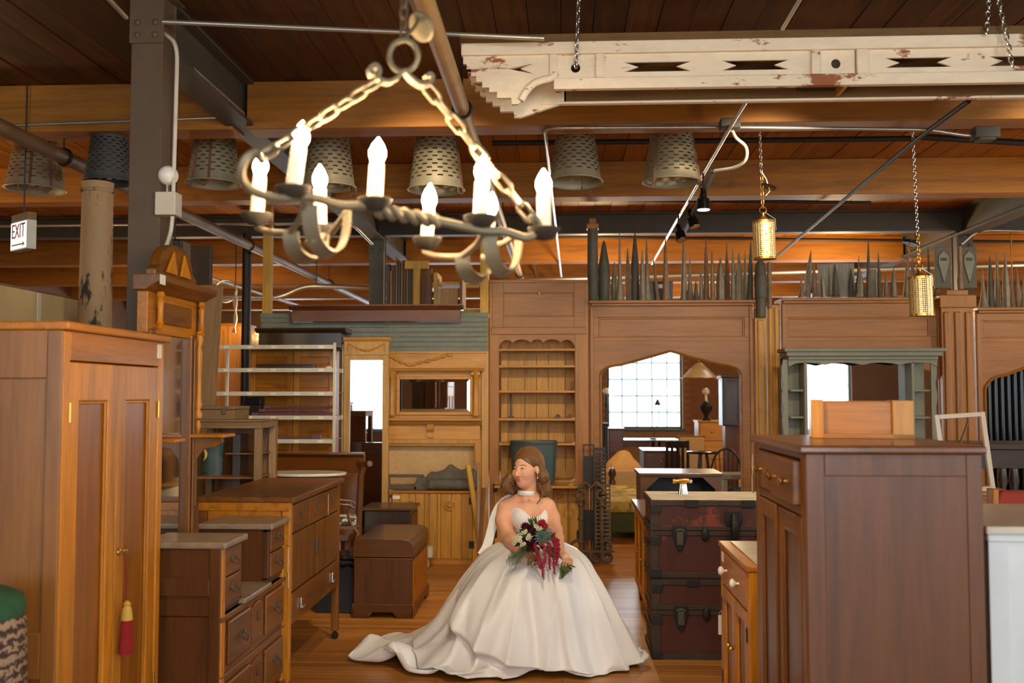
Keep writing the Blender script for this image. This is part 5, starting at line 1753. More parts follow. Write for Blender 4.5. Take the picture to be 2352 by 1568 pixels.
# ---------------- cedar chest and the dark chest behind
cd = thing('cedar_chest', 'walnut cedar chest with rounded lid and shaped base beside the bride', 'chest', (at(879, 1415, 7.17).x, 7.17, 0), 0)
_w = at(946, 905, 7.17).x - at(813, 905, 7.17).x
hw = _w / 2
L = .82
lean_x = 0.0
obj('body', MB().box(-hw, hw, .0, L, .07, .42), M['walnut'], cd, bevel=.006)
obj('side_face', MB().box(hw, hw + .004, .03, L - .03, .10, .40), M['orange_oak_x'], cd)
lid = [(-hw - .006, .43), (hw + .006, .43), (hw + .006, .50), (hw - .002, .53), (hw - .03, .553), (hw - .07, .558), (-hw + .05, .558), (-hw + .015, .553), (-hw - .002, .535), (-hw - .006, .51)]
obj('lid', MB().prism(lid, -.008, L + .008), M['walnut_x'], cd, 40, bevel=.004)
obj('gilt_line', MB().box(-hw - .002, hw + .002, -.004, 0, .418, .424), M['brass'], cd)
bs = [(-hw - .01, 0), (-hw + .11, 0), (-hw + .14, .04), (hw - .14, .04), (hw - .11, 0), (hw + .01, 0), (hw + .012, .06), (hw, .10), (-hw, .10), (-hw - .012, .06)]
obj('base', MB().prism(bs, -.012, .01), M['walnut_x'], cd, bevel=.006)
bs2 = [(-.012, 0), (.14, 0), (.18, .04), (L - .18, .04), (L - .14, 0), (L + .012, 0), (L + .012, .06), (L, .10), (0, .10), (-.012, .06)]
obj('base', MB().prism(bs2, hw - .006, hw + .012, 'x').prism(bs2, -hw - .012, -hw + .006, 'x'), M['brown_x'], cd, bevel=.006)
m = MB()
for k in range(20):
    for a, b in ((-hw, -hw + .11), (hw - .11, hw)):
        x = a + (b - a) * (k + .5) / 20
        m.box(x - .0018, x + .0018, -.015, -.012, .012, .03)
b_ = obj('reeding', m, M['walnut'], cd)
b_['kind'] = 'stuff'
dk = thing('radio_cabinet', 'low dark polished cabinet behind the cedar chest', 'cabinet', (at(902, 905, 8.55).x, 8.55, 0))
def kx(px): return at(px, 905, 8.55).x - dk.location.x
zt_ = at(900, 1166, 8.55).z
obj('body', MB().box(kx(838), kx(944), 0, .42, .05, zt_ - .025), M['dark'], dk, bevel=.006)
obj('top', MB().box(kx(832), kx(950), -.02, .44, zt_ - .025, zt_), M['walnut_x'], dk, bevel=.008)
obj('side_panel', MB().box(kx(944), kx(944) + .006, .03, .4, .1, zt_ - .06), M['walnut'], dk)
for x in (kx(842), kx(938)):
    obj('foot', MB().box(x - .02, x + .02, .01, .05, 0, .05).box(x - .02, x + .02, .36, .4, 0, .05), M['dark'], dk)

# ================================================================== RIGHT SIDE
# ---------------- highboy cabinet in the foreground
hb = thing('linen_cabinet', 'big mahogany cabinet with drawers over panelled doors at the right', 'cabinet', (.79, 3.7, 0), RX)
hw, D, H = .41, .56, 1.435
obj('top', MB().box(-hw - .02, hw + .022, -.025, D + .01, H - .028, H), M['mahogany_x'], hb, bevel=.008)
obj('carcass', MB().box(-hw, hw - .006, .03, D, .05, H - .028), M['mahogany'], hb)
obj('side_frame', MB().box(hw - .006, hw, 0, .06, .0, H - .028).box(hw - .006, hw, D - .05, D, 0, H - .028).box(hw - .006, hw, .06, D - .05, H - .10, H - .028).box(hw - .006, hw, .06, D - .05, 0, .14), M['mahogany'], hb, bevel=.003)
obj('side_panel', MB().box(hw - .01, hw - .004, .055, D - .045, .13, H - .09), M['mahogany'], hb)
for x in (-hw, hw - .057):
    obj('front_stile', MB().box(x, x + .05, -.004, .03, 0, H - .028), M['brown'], hb, bevel=.006)
for nm_, a, b in (('top_rail', H - .05, H - .028), ('mid_rail', H - .235, H - .205), ('bottom_rail', 0, .12)):
    obj(nm_, MB().box(-hw + .05, hw - .05, 0, .03, a, b), M['brown_x'], hb, bevel=.003)
for a, b, out in ((-hw + .052, -.003, 0), (.003, hw - .058, .022)):
    d = obj('drawer', MB().box(a, b, -.008 - out, .028, H - .2, H - .055), M['brown_x'], hb, bevel=.004)
    for kx_ in (a + .08, b - .08):
        obj('knob', MB().lathe([(.007, 0), (.006, -.012), (.015, -.02), (.015, -.026), (.005, -.03)], (kx_, -.008 - out, H - .128), 14, 'y'), M['brass'], d, 50)
for a, b in ((-hw + .052, -.003), (.003, hw - .058)):
    rdoor(hb, a, b, .125, H - .24, -.006, M['brown'], M['mahogany'], .062, .024, None, inset=.014)
obj('door_edge', MB().box(-.008, .008, -.016, -.004, .125, H - .24), M['brown'], hb, bevel=.004)
price_tag(.765, 4.06, 1.36, 'white paper tag on string at the far corner of the big mahogany cabinet', .085, RX - .5, 1.0)
# drawer box lying on the cabinet
bx = thing('drawer_box', 'orange wooden drawer lying on its side on the big mahogany cabinet', 'drawer', (1.10, 3.78, H), math.radians(-9))
obj('base_board', MB().box(-.155, .125, .02, .035, .002, .135), M['orange_oak_x'], bx, bevel=.002)
obj('end_board', MB().box(.125, .20, .0, .14, 0, .142), M['gold_oak'], bx, bevel=.003)
obj('end_board', MB().box(-.165, -.12, -.004, .13, 0, .145), M['orange_oak'], bx, bevel=.003)
obj('rail', MB().box(-.165, .2, .0, .014, 0, .018).box(-.12, .125, .03, .13, .132, .14), M['orange_oak_x'], bx, bevel=.002)

# ---------------- white cabinet at the right edge
wcb = thing('white_cabinet', 'white painted cabinet with a pale stone top at the right edge', 'cabinet', (1.385, 3.36, 0))
obj('body', MB().box(0.012, .80, .0, .62, 0, 1.12), M['white_paint'], wcb, bevel=.004)
obj('corner_board', MB().box(0.004, .07, -.008, .0, 0, 1.12), M['white_paint'], wcb, bevel=.003)
obj('top_moulding', MB().box(-.002, .82, -.02, .63, 1.12, 1.145), M['white_paint'], wcb, bevel=.006)
obj('top', MB().box(-.012, .84, -.035, .66, 1.145, 1.172), M['white_marble'], wcb, bevel=.006)

# ---------------- small pine cabinet with white knobs
sc_ = thing('small_cabinet', 'small pine washstand with white porcelain knobs before the trunks', 'cabinet', (.785, 4.65, 0), RX)
hw, D, H = .37, .42, .875
obj('top', MB().box(-hw - .01, hw + .01, -.012, D, H - .022, H), M['orange_oak_x'], sc_, bevel=.004)
obj('marble_inset', MB().box(-hw + .04, hw - .03, .04, D - .03, H, H + .006), M['white_marble'], sc_, bevel=.003)
obj('carcass', MB().box(-hw, hw, .02, D, .04, H - .022), M['brown'], sc_)
obj('side_panel', MB().box(hw, hw + .006, .0, .05, 0, H - .022).box(hw, hw + .006, D - .05, D, 0, H - .022), M['orange_oak'], sc_, bevel=.003)
for x in (-hw, hw - .045):
    obj('front_stile', MB().box(x, x + .045, -.002, .02, 0, H - .022), M['orange_oak'], sc_, bevel=.004)
d = obj('drawer', MB().box(-hw + .047, hw - .047, -.006, .02, H - .19, H - .03), M['orange_oak_x'], sc_, bevel=.004)
for x in (-.16, .16):
    obj('knob', MB().lathe([(.006, 0), (.006, -.012), (.02, -.022), (.022, -.032), (.014, -.04), (.002, -.042)], (x, -.006, H - .11), 14, 'y'), M['white_knob'], d, 60)
obj('price_label', MB().box(-.30, -.26, -.008, -.006, H - .085, H - .04), M['tag'], d)
for a, b in ((-hw + .047, -.003), (.003, hw - .047)):
    d = rdoor(sc_, a, b, .06, H - .20, -.004, M['orange_oak'], M['brown'], .055, .022, None, inset=.016)
    kx_ = b - .03 if a < -.1 else a + .03
    obj('knob', MB().lathe([(.005, 0), (.004, -.01), (.012, -.018), (.011, -.024), (.003, -.027)], (kx_, -.004, .45), 12, 'y'), M['brass'], d, 50)
    hx = a - .001 if a < -.1 else b + .001
    for z in (.2, .55):
        obj('hinge', MB().box(hx - .012, hx + .012, -.0065, -.004, z, z + .06), M['iron_black'], d)
obj('plinth', MB().box(-hw, hw, .0, D, 0, .05), M['orange_oak_x'], sc_, bevel=.003)


# ---------------- two steamer trunks
def trunk(name, label, x0, y0, z0, w, d, h, toppale):
    r = thing(name, label, 'trunk', (x0, y0, z0))
    lid = .19
    obj('body', MB().box(.0, w, 0, d, 0, h - lid - .003), M['trunk'], r, bevel=.006)
    obj('lid', MB().box(0, w, 0, d, h - lid, h - .004), M['trunk'], r, bevel=.006)
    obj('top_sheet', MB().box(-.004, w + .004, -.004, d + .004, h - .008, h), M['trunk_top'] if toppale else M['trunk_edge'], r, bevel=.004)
    e = .012
    m = MB()
    for zz in ((0, .035), (h - .04, h - .008), (h - lid - .03, h - lid - .003), (h - lid, h - lid + .028)):
        m.box(-e, w + e, -e, 0, *zz)
        m.box(-e, 0, 0, d, *zz)
    obj('edge_band', m, M['trunk_edge'], r, bevel=.003)
    for xx in (0, w - .04):
        obj('corner_strap', MB().box(xx - (e if xx == 0 else 0), xx + .04 + (e if xx > 0 else 0), -e - .002, 0, .035, h - lid - .03).box(xx - (e if xx == 0 else 0), xx + .04 + (e if xx > 0 else 0), -e - .002, 0, h - lid + .028, h - .04), M['trunk_edge'], r, bevel=.003)
    for xx in (.24, .58):
        obj('lid_clasp', MB().box(xx - .04, xx + .04, -e - .008, -e, h - .05, h - .004), M['iron_black'], r, bevel=.004)
    for xx in (.024, w - .024):
        for zz in (.03, h - lid - .06, h - .06):
            obj('corner_plate', MB().box(xx - .034, xx + .03, -e - .007, -e - .001, zz - .028, zz + .026), M['iron_black'], r, bevel=.006)
    for xx, k in ((.165, 0), (.49, 1), (.82, 0)):
        if xx > w - .05:
            continue
        z = h - lid
        if k == 0:
            l = obj('lock', MB().prism([(xx - .045, z - .02), (xx - .022, z - .10), (xx, z - .13), (xx + .022, z - .10), (xx + .045, z - .02), (xx + .04, z + .03), (xx - .04, z + .03)], -e - .012, -e), M['iron_black'], r, bevel=.004)
            obj('hasp', MB().box(xx - .02, xx + .02, -e - .028, -e - .010, z - .085, z + .0).tube([(xx - .025, -e - .02, z), (xx, -e - .032, z + .012), (xx + .025, -e - .02, z)], .009, 8), M['zinc_dark'], l, bevel=.004)
        else:
            l = obj('handle', MB().prism([(xx - .045, z - .05), (xx - .03, z - .085), (xx + .03, z - .085), (xx + .045, z - .05), (xx + .035, z - .02), (xx - .035, z - .02)], -e - .01, -e).prism([(xx - .04, z + .03), (xx - .055, z + .07), (xx - .045, z + .12), (xx + .045, z + .12), (xx + .055, z + .07), (xx + .04, z + .03)], -e - .01, -e), M['iron_black'], r, bevel=.004)
            obj('grip', MB().tube([(xx, -e - .012, z + .1), (xx, -e - .035, z + .05), (xx, -e - .035, z - .01), (xx, -e - .012, z - .06)], [.018, .026, .024, .016], 8), M['iron_black'], l, 60)
    for xx in (.32, .645):
        if xx < w:
            obj('small_catch', MB().ball((xx, -e - .004, h - lid - .02), (.024, .012, .045), 10, 7), M['iron_black'], r, 60)
    obj('side_strap', MB().box(-e - .003, 0, .04, d - .04, h * .3, h * .3 + .04), M['trunk_edge'], r, bevel=.003)
    return r


trunk('steamer_trunk', 'worn oxblood steamer trunk with dark locks, bottom of the stack of two', .552, 6.16, 0, .86, .48, .485, False)
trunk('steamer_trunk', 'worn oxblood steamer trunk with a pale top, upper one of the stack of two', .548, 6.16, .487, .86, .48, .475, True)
price_tag(.552 + .40, 6.12, .30, 'white tag hanging on the lower steamer trunk', .03, 0, 1.6)
lb = thing('glass_lamp_base', 'fluted glass stem with a brass cross top standing on the upper trunk', 'lamp base', (at(1567, 905, 6.45).x, 6.45, .962))
m = MB()
for k in range(12):
    a = 2 * PI * k / 12
    m.tube([(.026 * math.cos(a), .026 * math.sin(a), 0), (.016 * math.cos(a), .016 * math.sin(a), .065)], .007, 6)
obj('fluted_stem', m, M['chrome'], lb, 60)
obj('collar', MB().lathe([(.022, .065), (.026, .07), (.026, .078), (.02, .082)], (0, 0, 0), 16), M['brass'], lb, 50)
obj('cross_arm', MB().tube([(-.05, 0, .083), (-.02, 0, .088), (.02, 0, .088), (.04, 0, .085)], [.011, .014, .014, .012], 10), M['brass'], lb, 60)
obj('end_ball', MB().ball((.046, 0, .084), .015, 12, 8), M['chrome'], lb, 60)
obj('end_cap', MB().cyl((-.066, 0, .083), .016, .02, 12, 'x'), M['brass'], lb, 50)

# ---------------- chest of drawers behind trunks and open console
cs = thing('door_chest', 'yellow brown cabinet with knobbed doors at the left of the trunks', 'cabinet', (.575, 7.36, 0), RX)
hw, D, H = .55, .45, .775
obj('top', MB().box(-hw - .02, hw + .02, -.03, D, H - .025, H), M['walnut_x'], cs, bevel=.006)
obj('carcass', MB().box(-hw, hw, .01, D, .12, H - .025), M['orange_oak'], cs, bevel=.004)
for a, b in ((-hw + .02, -.19), (-.18, .18), (.19, hw - .02)):
    d = rdoor(cs, a, b, .15, H - .05, -.008, M['orange_oak'], M['brown'], .045, .02)
    obj('knob', MB().ball((b - .03, -.016, .42), .012, 10, 7), M['brass'], d, 60)
    obj('knob', MB().ball((b - .03, -.016, .58), .010, 10, 7), M['brass'], d, 60)
for x in (-hw + .03, hw - .03):
    for y in (.04, D - .04):
        obj('leg', MB().lathe([(.014, 0), (.022, .12)], (x, y, 0), 10), M['walnut'], cs, 50)
cn = thing('console', 'walnut console with a chamfered open front behind the trunks', 'cabinet', (at(1563, 905, 8.15).x, 8.15, 0))
def cx_(px): return at(px, 905, 8.15).x - cn.location.x
H = at(1563, 1086, 8.15).z
xa, xb = cx_(1470), cx_(1655)
obj('top', MB().box(xa - .015, xb + .015, -.02, .5, H - .022, H), M['walnut_x'], cn, bevel=.004)
for x in (xa, xb - .02):
    obj('side', MB().box(x, x + .02, .03, .48, .2, H - .022), M['walnut'], cn)
zi = H - .35
c = .10
m = MB()
m.prism([(xa, zi), (xa + .05, zi), (xa + .05, H - .03 - c), (xa + .05 + c, H - .036), (xb - .05 - c, H - .036), (xb - .05, H - .03 - c), (xb - .05, zi), (xb, zi), (xb, H - .022), (xa, H - .022)], 0, .03)
obj('face_frame', m, M['walnut_x'], cn)
obj('back', MB().box(xa, xb, .46, .48, .2, H - .022), M['black'], cn)
obj('lower_case', MB().box(xa, xb, .0, .48, .1, zi), M['walnut_x'], cn, bevel=.004)
for x in (xa, xb - .04):
    obj('foot', MB().box(x, x + .04, .02, .06, 0, .1).box(x, x + .04, .4, .44, 0, .1), M['walnut'], cn)

# ---------------- things behind the big cabinet on the right
fr = thing('picture_frame', 'empty cream painted frame leaning behind the big mahogany cabinet', 'frame', (at(2222, 905, 6.2).x, 6.2, at(2222, 1130, 6.2).z), 0, None, (math.radians(-6), math.radians(-4), 0))
w = 112 * 6.2 / F_PX
h = at(2222, 948, 6.2).z - at(2222, 1130, 6.2).z
obj('frame', MB().frame(-w / 2, w / 2, 0, h, .028, -.012, .012), M['cream_strip'], fr, bevel=.003)
obj('brace', MB().tube([(-w / 2 + .03, .014, .08), (w / 2 - .1, .014, h - .06)], .008, 5), M['brown'], fr)
ob = thing('oak_chest', 'golden oak crate under the leaning cream frame', 'chest', (at(2235, 905, 6.15).x, 6.1, 0))
_t = at(2235, 1130, 6.1).z
obj('body', MB().box(-.12, .22, 0, .5, 0, _t - .02), M['orange_oak_x'], ob, bevel=.005)
obj('top', MB().box(-.14, .24, -.02, .52, _t - .02, _t), M['gold_oak_x'], ob, bevel=.005)
rd = thing('red_chair', 'red upholstered chair back showing above the white cabinet', 'chair', (at(2330, 905, 5.2).x, 5.2, 0))
_t = at(2320, 1128, 5.2).z
obj('backrest', MB().prism([(-.11, .55), (.3, .55), (.3, _t), (-.07, _t), (-.1, _t - .04)], 0, .09), M['red_fab'], rd, 40, bevel=.015)
obj('side_frame', MB().prism([(-.14, .45), (-.115, .45), (-.09, _t + .01), (-.12, _t + .01)], -.005, .08), M['orange_oak'], rd, bevel=.004)
obj('seat', MB().box(-.12, .38, -.42, .05, .40, .55), M['red_fab'], rd, bevel=.02)
for x in (-.11, .34):
    for y in (-.4, .02):
        obj('leg', MB().box(x, x + .035, y, y + .035, 0, .41), M['brown'], rd)
dc = thing('dark_table', 'dark carved table with turned legs before the black tubes', 'table', (at(2350, 905, 8.2).x, 8.2, 0))
_t = at(2300, 1018, 8.2).z
obj('top', MB().box(-.42, .7, -.02, .5, _t - .05, _t), M['dark_x'], dc, bevel=.006)
obj('apron', MB().box(-.38, .66, .0, .48, _t - .2, _t - .05), M['dark_x'], dc, bevel=.004)
for x in (-.17, -.08, .6):
    obj('leg', turned(x, .02, 0, _t - .2, .032), M['dark'], dc, 50)
obj('lower_shelf', MB().box(-.4, .68, 0, .48, .25, .29), M['dark_x'], dc, bevel=.004)
# ================================================================== THINGS THAT HANG
# ---------------- white carved beam with stepped end
Yw = 5.0
p0 = at(1058, 86, Yw)
wbm = thing('carved_beam', 'long white carved architectural beam with flaking paint and stepped end, hung on chains', 'beam', (p0.x, Yw, p0.z))
fx = lambda px: at(px, 150, Yw).x - p0.x
fz = lambda py: at(1500, py, Yw).z - at(1500, 86, Yw).z
R = 2560
zt0, zt1 = fz(103), fz(131)
zb0, zb1 = fz(186), fz(212)
obj('top_cap', MB().box(fx(1056), fx(R), -.03, .30, fz(104), 0), M['raw_brown_x'], wbm, bevel=.003)
obj('top_rail', MB().box(fx(1060), fx(R), -.026, .02, zt1, zt0), M['flake_white'], wbm, bevel=.005)
obj('bottom_rail', MB().box(fx(1272), fx(R), -.022, .02, zb1, zb0), M['flake_white'], wbm, bevel=.005)
# stepped end board
steps = [(1064, 131), (1064, 148), (1072, 148), (1072, 162), (1082, 162), (1082, 177), (1094, 177), (1094, 190), (1108, 190), (1108, 203), (1124, 203), (1124, 214), (1142, 214), (1142, 228), (1174, 228), (1176, 243), (1190, 243)]
curve = [(1197, 236), (1204, 222), (1214, 208), (1228, 196), (1246, 190), (1262, 187), (1272, 182), (1276, 174), (1277, 131)]
zm = 161
up = [(1277, 131), (1277, zm), (1200, zm), (1226, 149), (1166, zm), (1079, zm)]
obj('stepped_end', MB().prism([(fx(a), fz(b)) for a, b in [(1064, 131), (1277, 131), (1277, zm), (1196, zm), (1226, 150), (1166, zm), (1072, zm), (1072, 148), (1064, 148)]], -.004, .02), M['flake_white'], wbm)
obj('stepped_end', MB().prism([(fx(a), fz(b)) for a, b in [(1072, zm), (1166, zm), (1226, 174), (1196, zm), (1277, zm)] + list(reversed(curve[:-1])) + list(reversed(steps[5:])) + [(1082, zm)]], -.004, .02), M['flake_white'], wbm)
obj('curl_moulding', MB().tube([(fx(a), -.012, fz(b)) for a, b in curve[:-1]], .02, 8), M['flake_white'], wbm, 50)
panels = [(1277, 1370, 'c', 1322), (1386, 1866, 'b', (1510, 1735)), (1880, 1964, 'c', 1920), (1990, 2480, 'b', (2110, 2348))]
for a, b in ((1262, 1280), (1368, 1388), (1862, 1882), (1966, 1992)):
    obj('post', MB().box(fx(a), fx(b), -.022, .012, zb0, zt1), M['flake_white'], wbm, bevel=.004)
def half_panel(x0, x1, cuts, top):
    """upper or lower half of a panel, its inner edge following the cut-outs; cuts are lists of (px,py) from left to right"""
    e = 131 if top else 187
    pts = [(x0, e), (x0, zm)]
    for c in cuts:
        pts += c
    pts += [(x1, zm), (x1, e)]
    return [(fx(a), fz(b)) for a, b in pts]
for a, b, kind, c in panels:
    for top in (True, False):
        s = -1 if top else 1
        cuts = []
        if kind == 'c':
            cuts.append([(c - 11 * math.cos(t * PI / 8), zm + s * 11 * math.sin(t * PI / 8)) for t in range(9)])
        else:
            for cc in c:
                cuts.append([(cc - 44, zm), (cc - 77, zm + s * 11), (cc + 77, zm + s * 11), (cc + 44, zm)])
        obj('panel', MB().prism(half_panel(a, b, cuts, top), 0, .014), M['flake_white'], wbm)
obj('back_board', MB().box(fx(1296), fx(R), .24, .262, fz(208), fz(104)), M['raw_brown_x'], wbm)
obj('back_edge', MB().box(fx(1240), fx(R), .232, .27, fz(213), fz(207)), M['flake_white'], wbm, bevel=.003)
bstep = [(a, b) for a, b in steps]
obj('back_end', MB().prism([(fx(a), fz(b)) for a, b in [(1064, 131), (1300, 131), (1300, 208)] + list(reversed(steps))], .24, .27), M['flake_white'], wbm)
obj('inner_block', MB().box(fx(1856), fx(1964), .02, .24, fz(190), fz(120)), M['dark_x'], wbm)
obj('inner_bracket', MB().box(fx(1944), fx(1952), .03, .20, fz(208), fz(150)), M['orange_oak'], wbm)


def chain(m, a, b, link, r, n=10, k=5, twist=True):
    a, b = Vector(a), Vector(b)
    d = b - a
    cnt = max(1, round(d.length / (link * .78)))
    t = d.normalized()
    u = t.orthogonal().normalized()
    w = t.cross(u)
    for i in range(cnt):
        c = a + d * ((i + .5) / cnt)
        s, q = (u, w) if i % 2 == 0 else (w, u)
        pts = []
        for j in range(n):
            an = 2 * PI * j / n
            ca, sa = math.cos(an), math.sin(an)
            pts.append(c + t * (ca * link * .30 + (link * .2 if ca > 0 else -link * .2)) + s * sa * link * .27)
        m.tube(pts, r, k, closed=True)
    return m


def hang_chain(name, label, top, bot, link, r, mat, cat='chain'):
    base = Vector(top)
    o = obj(name, chain(MB(), (0, 0, 0), Vector(bot) - base, link, r), mat, None, 60)
    o.location = base
    o['kind'] = 'thing'
    return tag(o, label, cat)


_c1 = at(1322, 160, 4.99)
hang_chain('chain', 'thin steel chain holding the left end of the white carved beam', (_c1.x + .02, 4.93, ZC - .016), (_c1.x, 4.96, _c1.z), .034, .0035, M['chrome'])
_c2 = at(2322, 158, 4.95)
hang_chain('chain', 'steel chain at the right crossing the face of the white carved beam', at(2292, -10, 4.93), (_c2.x, 4.93, _c2.z), .036, .0038, M['chrome'])
hang_chain('chain', 'short steel chain dangling behind the right end of the white carved beam', at(2272, -10, 4.95), at(2266, 78, 4.95), .036, .0038, M['chrome'])

# ---------------- perforated buckets hung upside down
def bucket_mesh():
    n, rows = 60, 12
    rt, rb, h = .142, .20, .43
    m = MB()
    zs = [h, h - .012]
    kinds = ['s']
    z = h - .055
    zs.append(z); kinds.append('s')
    for j in range(rows):
        zs += [z - .0105, z - .0268]
        kinds += [j % 2 + 1, 's']
        z -= .0268
    zs += [.03, .0]
    kinds += ['s', 's']
    def rad(z):
        return rt + (rb - rt) * (1 - z / h) + (.006 if z < .03 else 0) + (.004 if z > h - .013 else 0)
    for z in zs:
        for k in range(n):
            a = 2 * PI * k / n
            m.v.append((rad(z) * math.cos(a), rad(z) * math.sin(a), z))
    for j, kd in enumerate(kinds):
        for k in range(n):
            if kd != 's' and (k + (2 if kd == 2 else 0)) % 4 in (0, 1):
                continue
            a, b = j * n + k, j * n + (k + 1) % n
            m.f.append((a, a + n, b + n, b)); m.mi.append(0)
    m.v.append((0, 0, h - .004))
    c = len(m.v) - 1
    for k in range(n):
        m.f.append((k, (k + 1) % n, c)); m.mi.append(0)
    return m


_bkm = bucket_mesh()
def bucket(label, px, pt, pb, hw_px, Y, mat='galv', rz=0.0, lean=0.0, straps=(), hook=True):
    b = at(px, pb, Y)
    h = at(px, pt, Y).z - b.z
    s = (hw_px * Y / F_PX) / .206
    r = thing('perforated_bucket', label, 'bucket', b, 0, 'upside-down perforated buckets' if hook else None, (0, lean, rz))
    global _bk_me
    key = mat
    if key not in BKM:
        BKM[key] = _bkm.mesh('shell')
    me = BKM[key]
    o = link_mesh('shell', me, M[mat], r, 50 if not me.get('done') else None)
    me['done'] = 1
    o.scale = (s, s, h / .43)
    obj('rim', MB().ring((0, 0, .006), .206 * s, .006, 36, 6), M[mat], r, 60)
    for k, a in enumerate(straps):
        ca, sa = math.cos(a), math.sin(a)
        def Q(z, e=.004):
            q = (.142 + .058 * (1 - z / h)) * s + e
            return (q * ca, q * sa, z)
        obj('strap', MB().tube([Q(0), Q(h * .5), Q(h)], .01, 4, flat=(.018, .003)), M['rust_strap'], r)
        e = .03
        obj('bail', MB().tube([Q(.02), (Q(0)[0] * 1.02, Q(0)[1] * 1.02, -.02), (Q(0)[0] * .98 + e * sa, Q(0)[1] * .98 - e * ca, -.045), (Q(0)[0] * .95 + 2.2 * e * sa, Q(0)[1] * .95 - 2.2 * e * ca, -.03), (Q(0)[0] * .95 + 2.5 * e * sa, Q(0)[1] * .95 - 2.5 * e * ca, .0)], .006, 6), M['rust_strap'], r, 60)
    if hook:
        obj('hanging_wire', MB().cyl((0, 0, h - .01), .003, max(.02, ZC - .012 - b.z - h), 5), M['black_pipe'], r)
    return r


BKM = {}
bucket('upside-down perforated metal bucket, nearest the EXIT sign at far left', 80, 312, 437, 68, 7.2, 'galv', .2, .02, (-1.45, -.75))
bucket('upside-down perforated metal bucket just right of the rust tinged column', 490, 291, 424, 63, 7.1, 'galv', .5, .02, (-2.55, -1.9))
bucket('upside-down perforated metal bucket behind the left chandelier candles', 757, 293, 432, 61, 7.1, 'galv', 1.1, -.02, (-.35,))
bucket('upside-down perforated metal bucket at the middle of the chandelier', 1002, 298, 438, 66, 7.1, 'galv', .9, 0.0, (-1.15,))
bucket('upside-down perforated metal bucket right of the chandelier', 1322, 294, 420, 62, 7.1, 'galv', 1.6, .06, (-.3,))
bucket('upside-down perforated metal bucket beside the track light, rightmost of the row', 1542, 298, 420, 66, 7.1, 'galv', .3, .0, (-1.1 + .7, -2.6))
bucket('dark perforated bucket turned over the peeling post', 250, 308, 420, 58, 6.5, 'galv_dark', 0, 0, (), False)

# ---------------- perforated brass pendants
def pendant(label, px, pt, pb, wpx, Y, chain_x):
    b = at(px, pb, Y)
    h = at(px, pt, Y).z - b.z
    rr = wpx / 2 * Y / F_PX
    r = thing('brass_pendant', label, 'pendant lamp', b, 0, None, (0, math.radians(-1.5), 0))
    obj('shade', MB().lathe([(rr, 0), (rr, h)], (0, 0, 0), 32, cap=False).lathe([(rr - .004, 0), (rr - .004, h)], (0, 0, 0), 32, cap=False), M['perf'], r, 50)
    for z in (0, h - .012):
        obj('rim_band', MB().lathe([(rr + .003, z), (rr + .003, z + .014), (rr - .005, z + .014), (rr - .005, z)], (0, 0, 0), 32), M['brass'], r, 50)
    obj('cap', MB().lathe([(rr * .98, h), (rr * .5, h + .01), (.016, h + .03), (.012, h + .055)], (0, 0, 0), 24), M['brass'], r, 50)
    obj('ring', MB().ring((0, 0, h + .075), .022, .0035, 16, 6, 'y'), M['brass'], r, 60)
    top = ZC - .014 - b.z
    obj('brass_chain', chain(MB(), (0, 0, h + .09), (0, 0, h + .30), .034, .0035), M['brass'], r, 60)
    obj('steel_chain', chain(MB(), (0, 0, h + .30), (0, 0, top), .030, .0028), M['chrome'], r, 60)
    obj('canopy', MB().lathe([(.055, -.012), (.05, .0), (.02, .008), (.004, .012)], (0, 0, 0), 20).xf(Matrix.Translation((.045 if px < 2000 else -.045, 0, h + .235)) @ Matrix.Rotation(.35, 4, 'Y')), M['black_gloss'], r, 50)
    obj('loose_wire', MB().tube([(0, 0, h + .33), (.03, 0, h + .28), (.05, 0, h + .2), (.02, 0, h + .17), (.06, 0, h + .22)] if px < 2000 else [(0, 0, h + .26), (-.05, 0, h + .25), (-.07, 0, h + .2), (-.05, 0, h + .15)], .003, 5), M['brass'], r, 60)
    obj('side_wire', MB().tube([(.008, -.01, h + .06), (rr + .004, -.01, h + .01), (rr + .006, -.01, h * .75)], .002, 5), M['chrome'], r)
    return r


pendant('perforated brass cylinder pendant hanging over the arch ledge', 1757, 508, 596, 50, 6.6, 1757)
pendant('perforated brass cylinder pendant hanging near the tall pilaster, lower of the two', 2117, 636, 726, 51, 6.78, 2110)

# ---------------- iron chandelier
def CY(px):
    return 2.12 + (px - 690) / 560 * .24
cring = at(927, 128, CY(927))
ci = thing('iron_chandelier', 'wrought iron chandelier with eight lit candle bulbs hanging in the foreground', 'chandelier', cring)
def cp(px, py, dy=0.0):
    return at(px, py, CY(px) + dy) - cring
irn = M['iron']
bar = [cp(606, 372, -.02), cp(585, 352, -.03), cp(562, 368, -.03), cp(553, 400, -.02), cp(570, 430, 0), cp(605, 448, 0), cp(650, 456, 0), cp(690, 452, 0), cp(735, 457, 0), cp(780, 472, 0), cp(840, 473, 0), cp(872, 486, 0)]
def smooth(pts, k=4):
    P = [Vector(p) for p in pts]
    out = []
    for i in range(len(P) - 1):
        a, b, c, d = P[max(i - 1, 0)], P[i], P[i + 1], P[min(i + 2, len(P) - 1)]
        for j in range(k):
            t = j / k
            out.append(.5 * ((2 * b) + (c - a) * t + (2 * a - 5 * b + 4 * c - d) * t * t + (3 * b - a - 3 * c + d) * t ** 3))
    out.append(P[-1])
    return out
obj('left_bar', MB().tube(smooth(bar), .0105, 6), irn, ci, 40)
bar2 = [cp(1000, 506), cp(1045, 516), cp(1080, 524), cp(1115, 530), cp(1160, 532), cp(1200, 545), cp(1225, 540), cp(1236, 522, -.01), cp(1228, 500, -.02), cp(1216, 505, -.02)]
obj('right_bar', MB().tube(smooth(bar2), .0105, 6), irn, ci, 40)
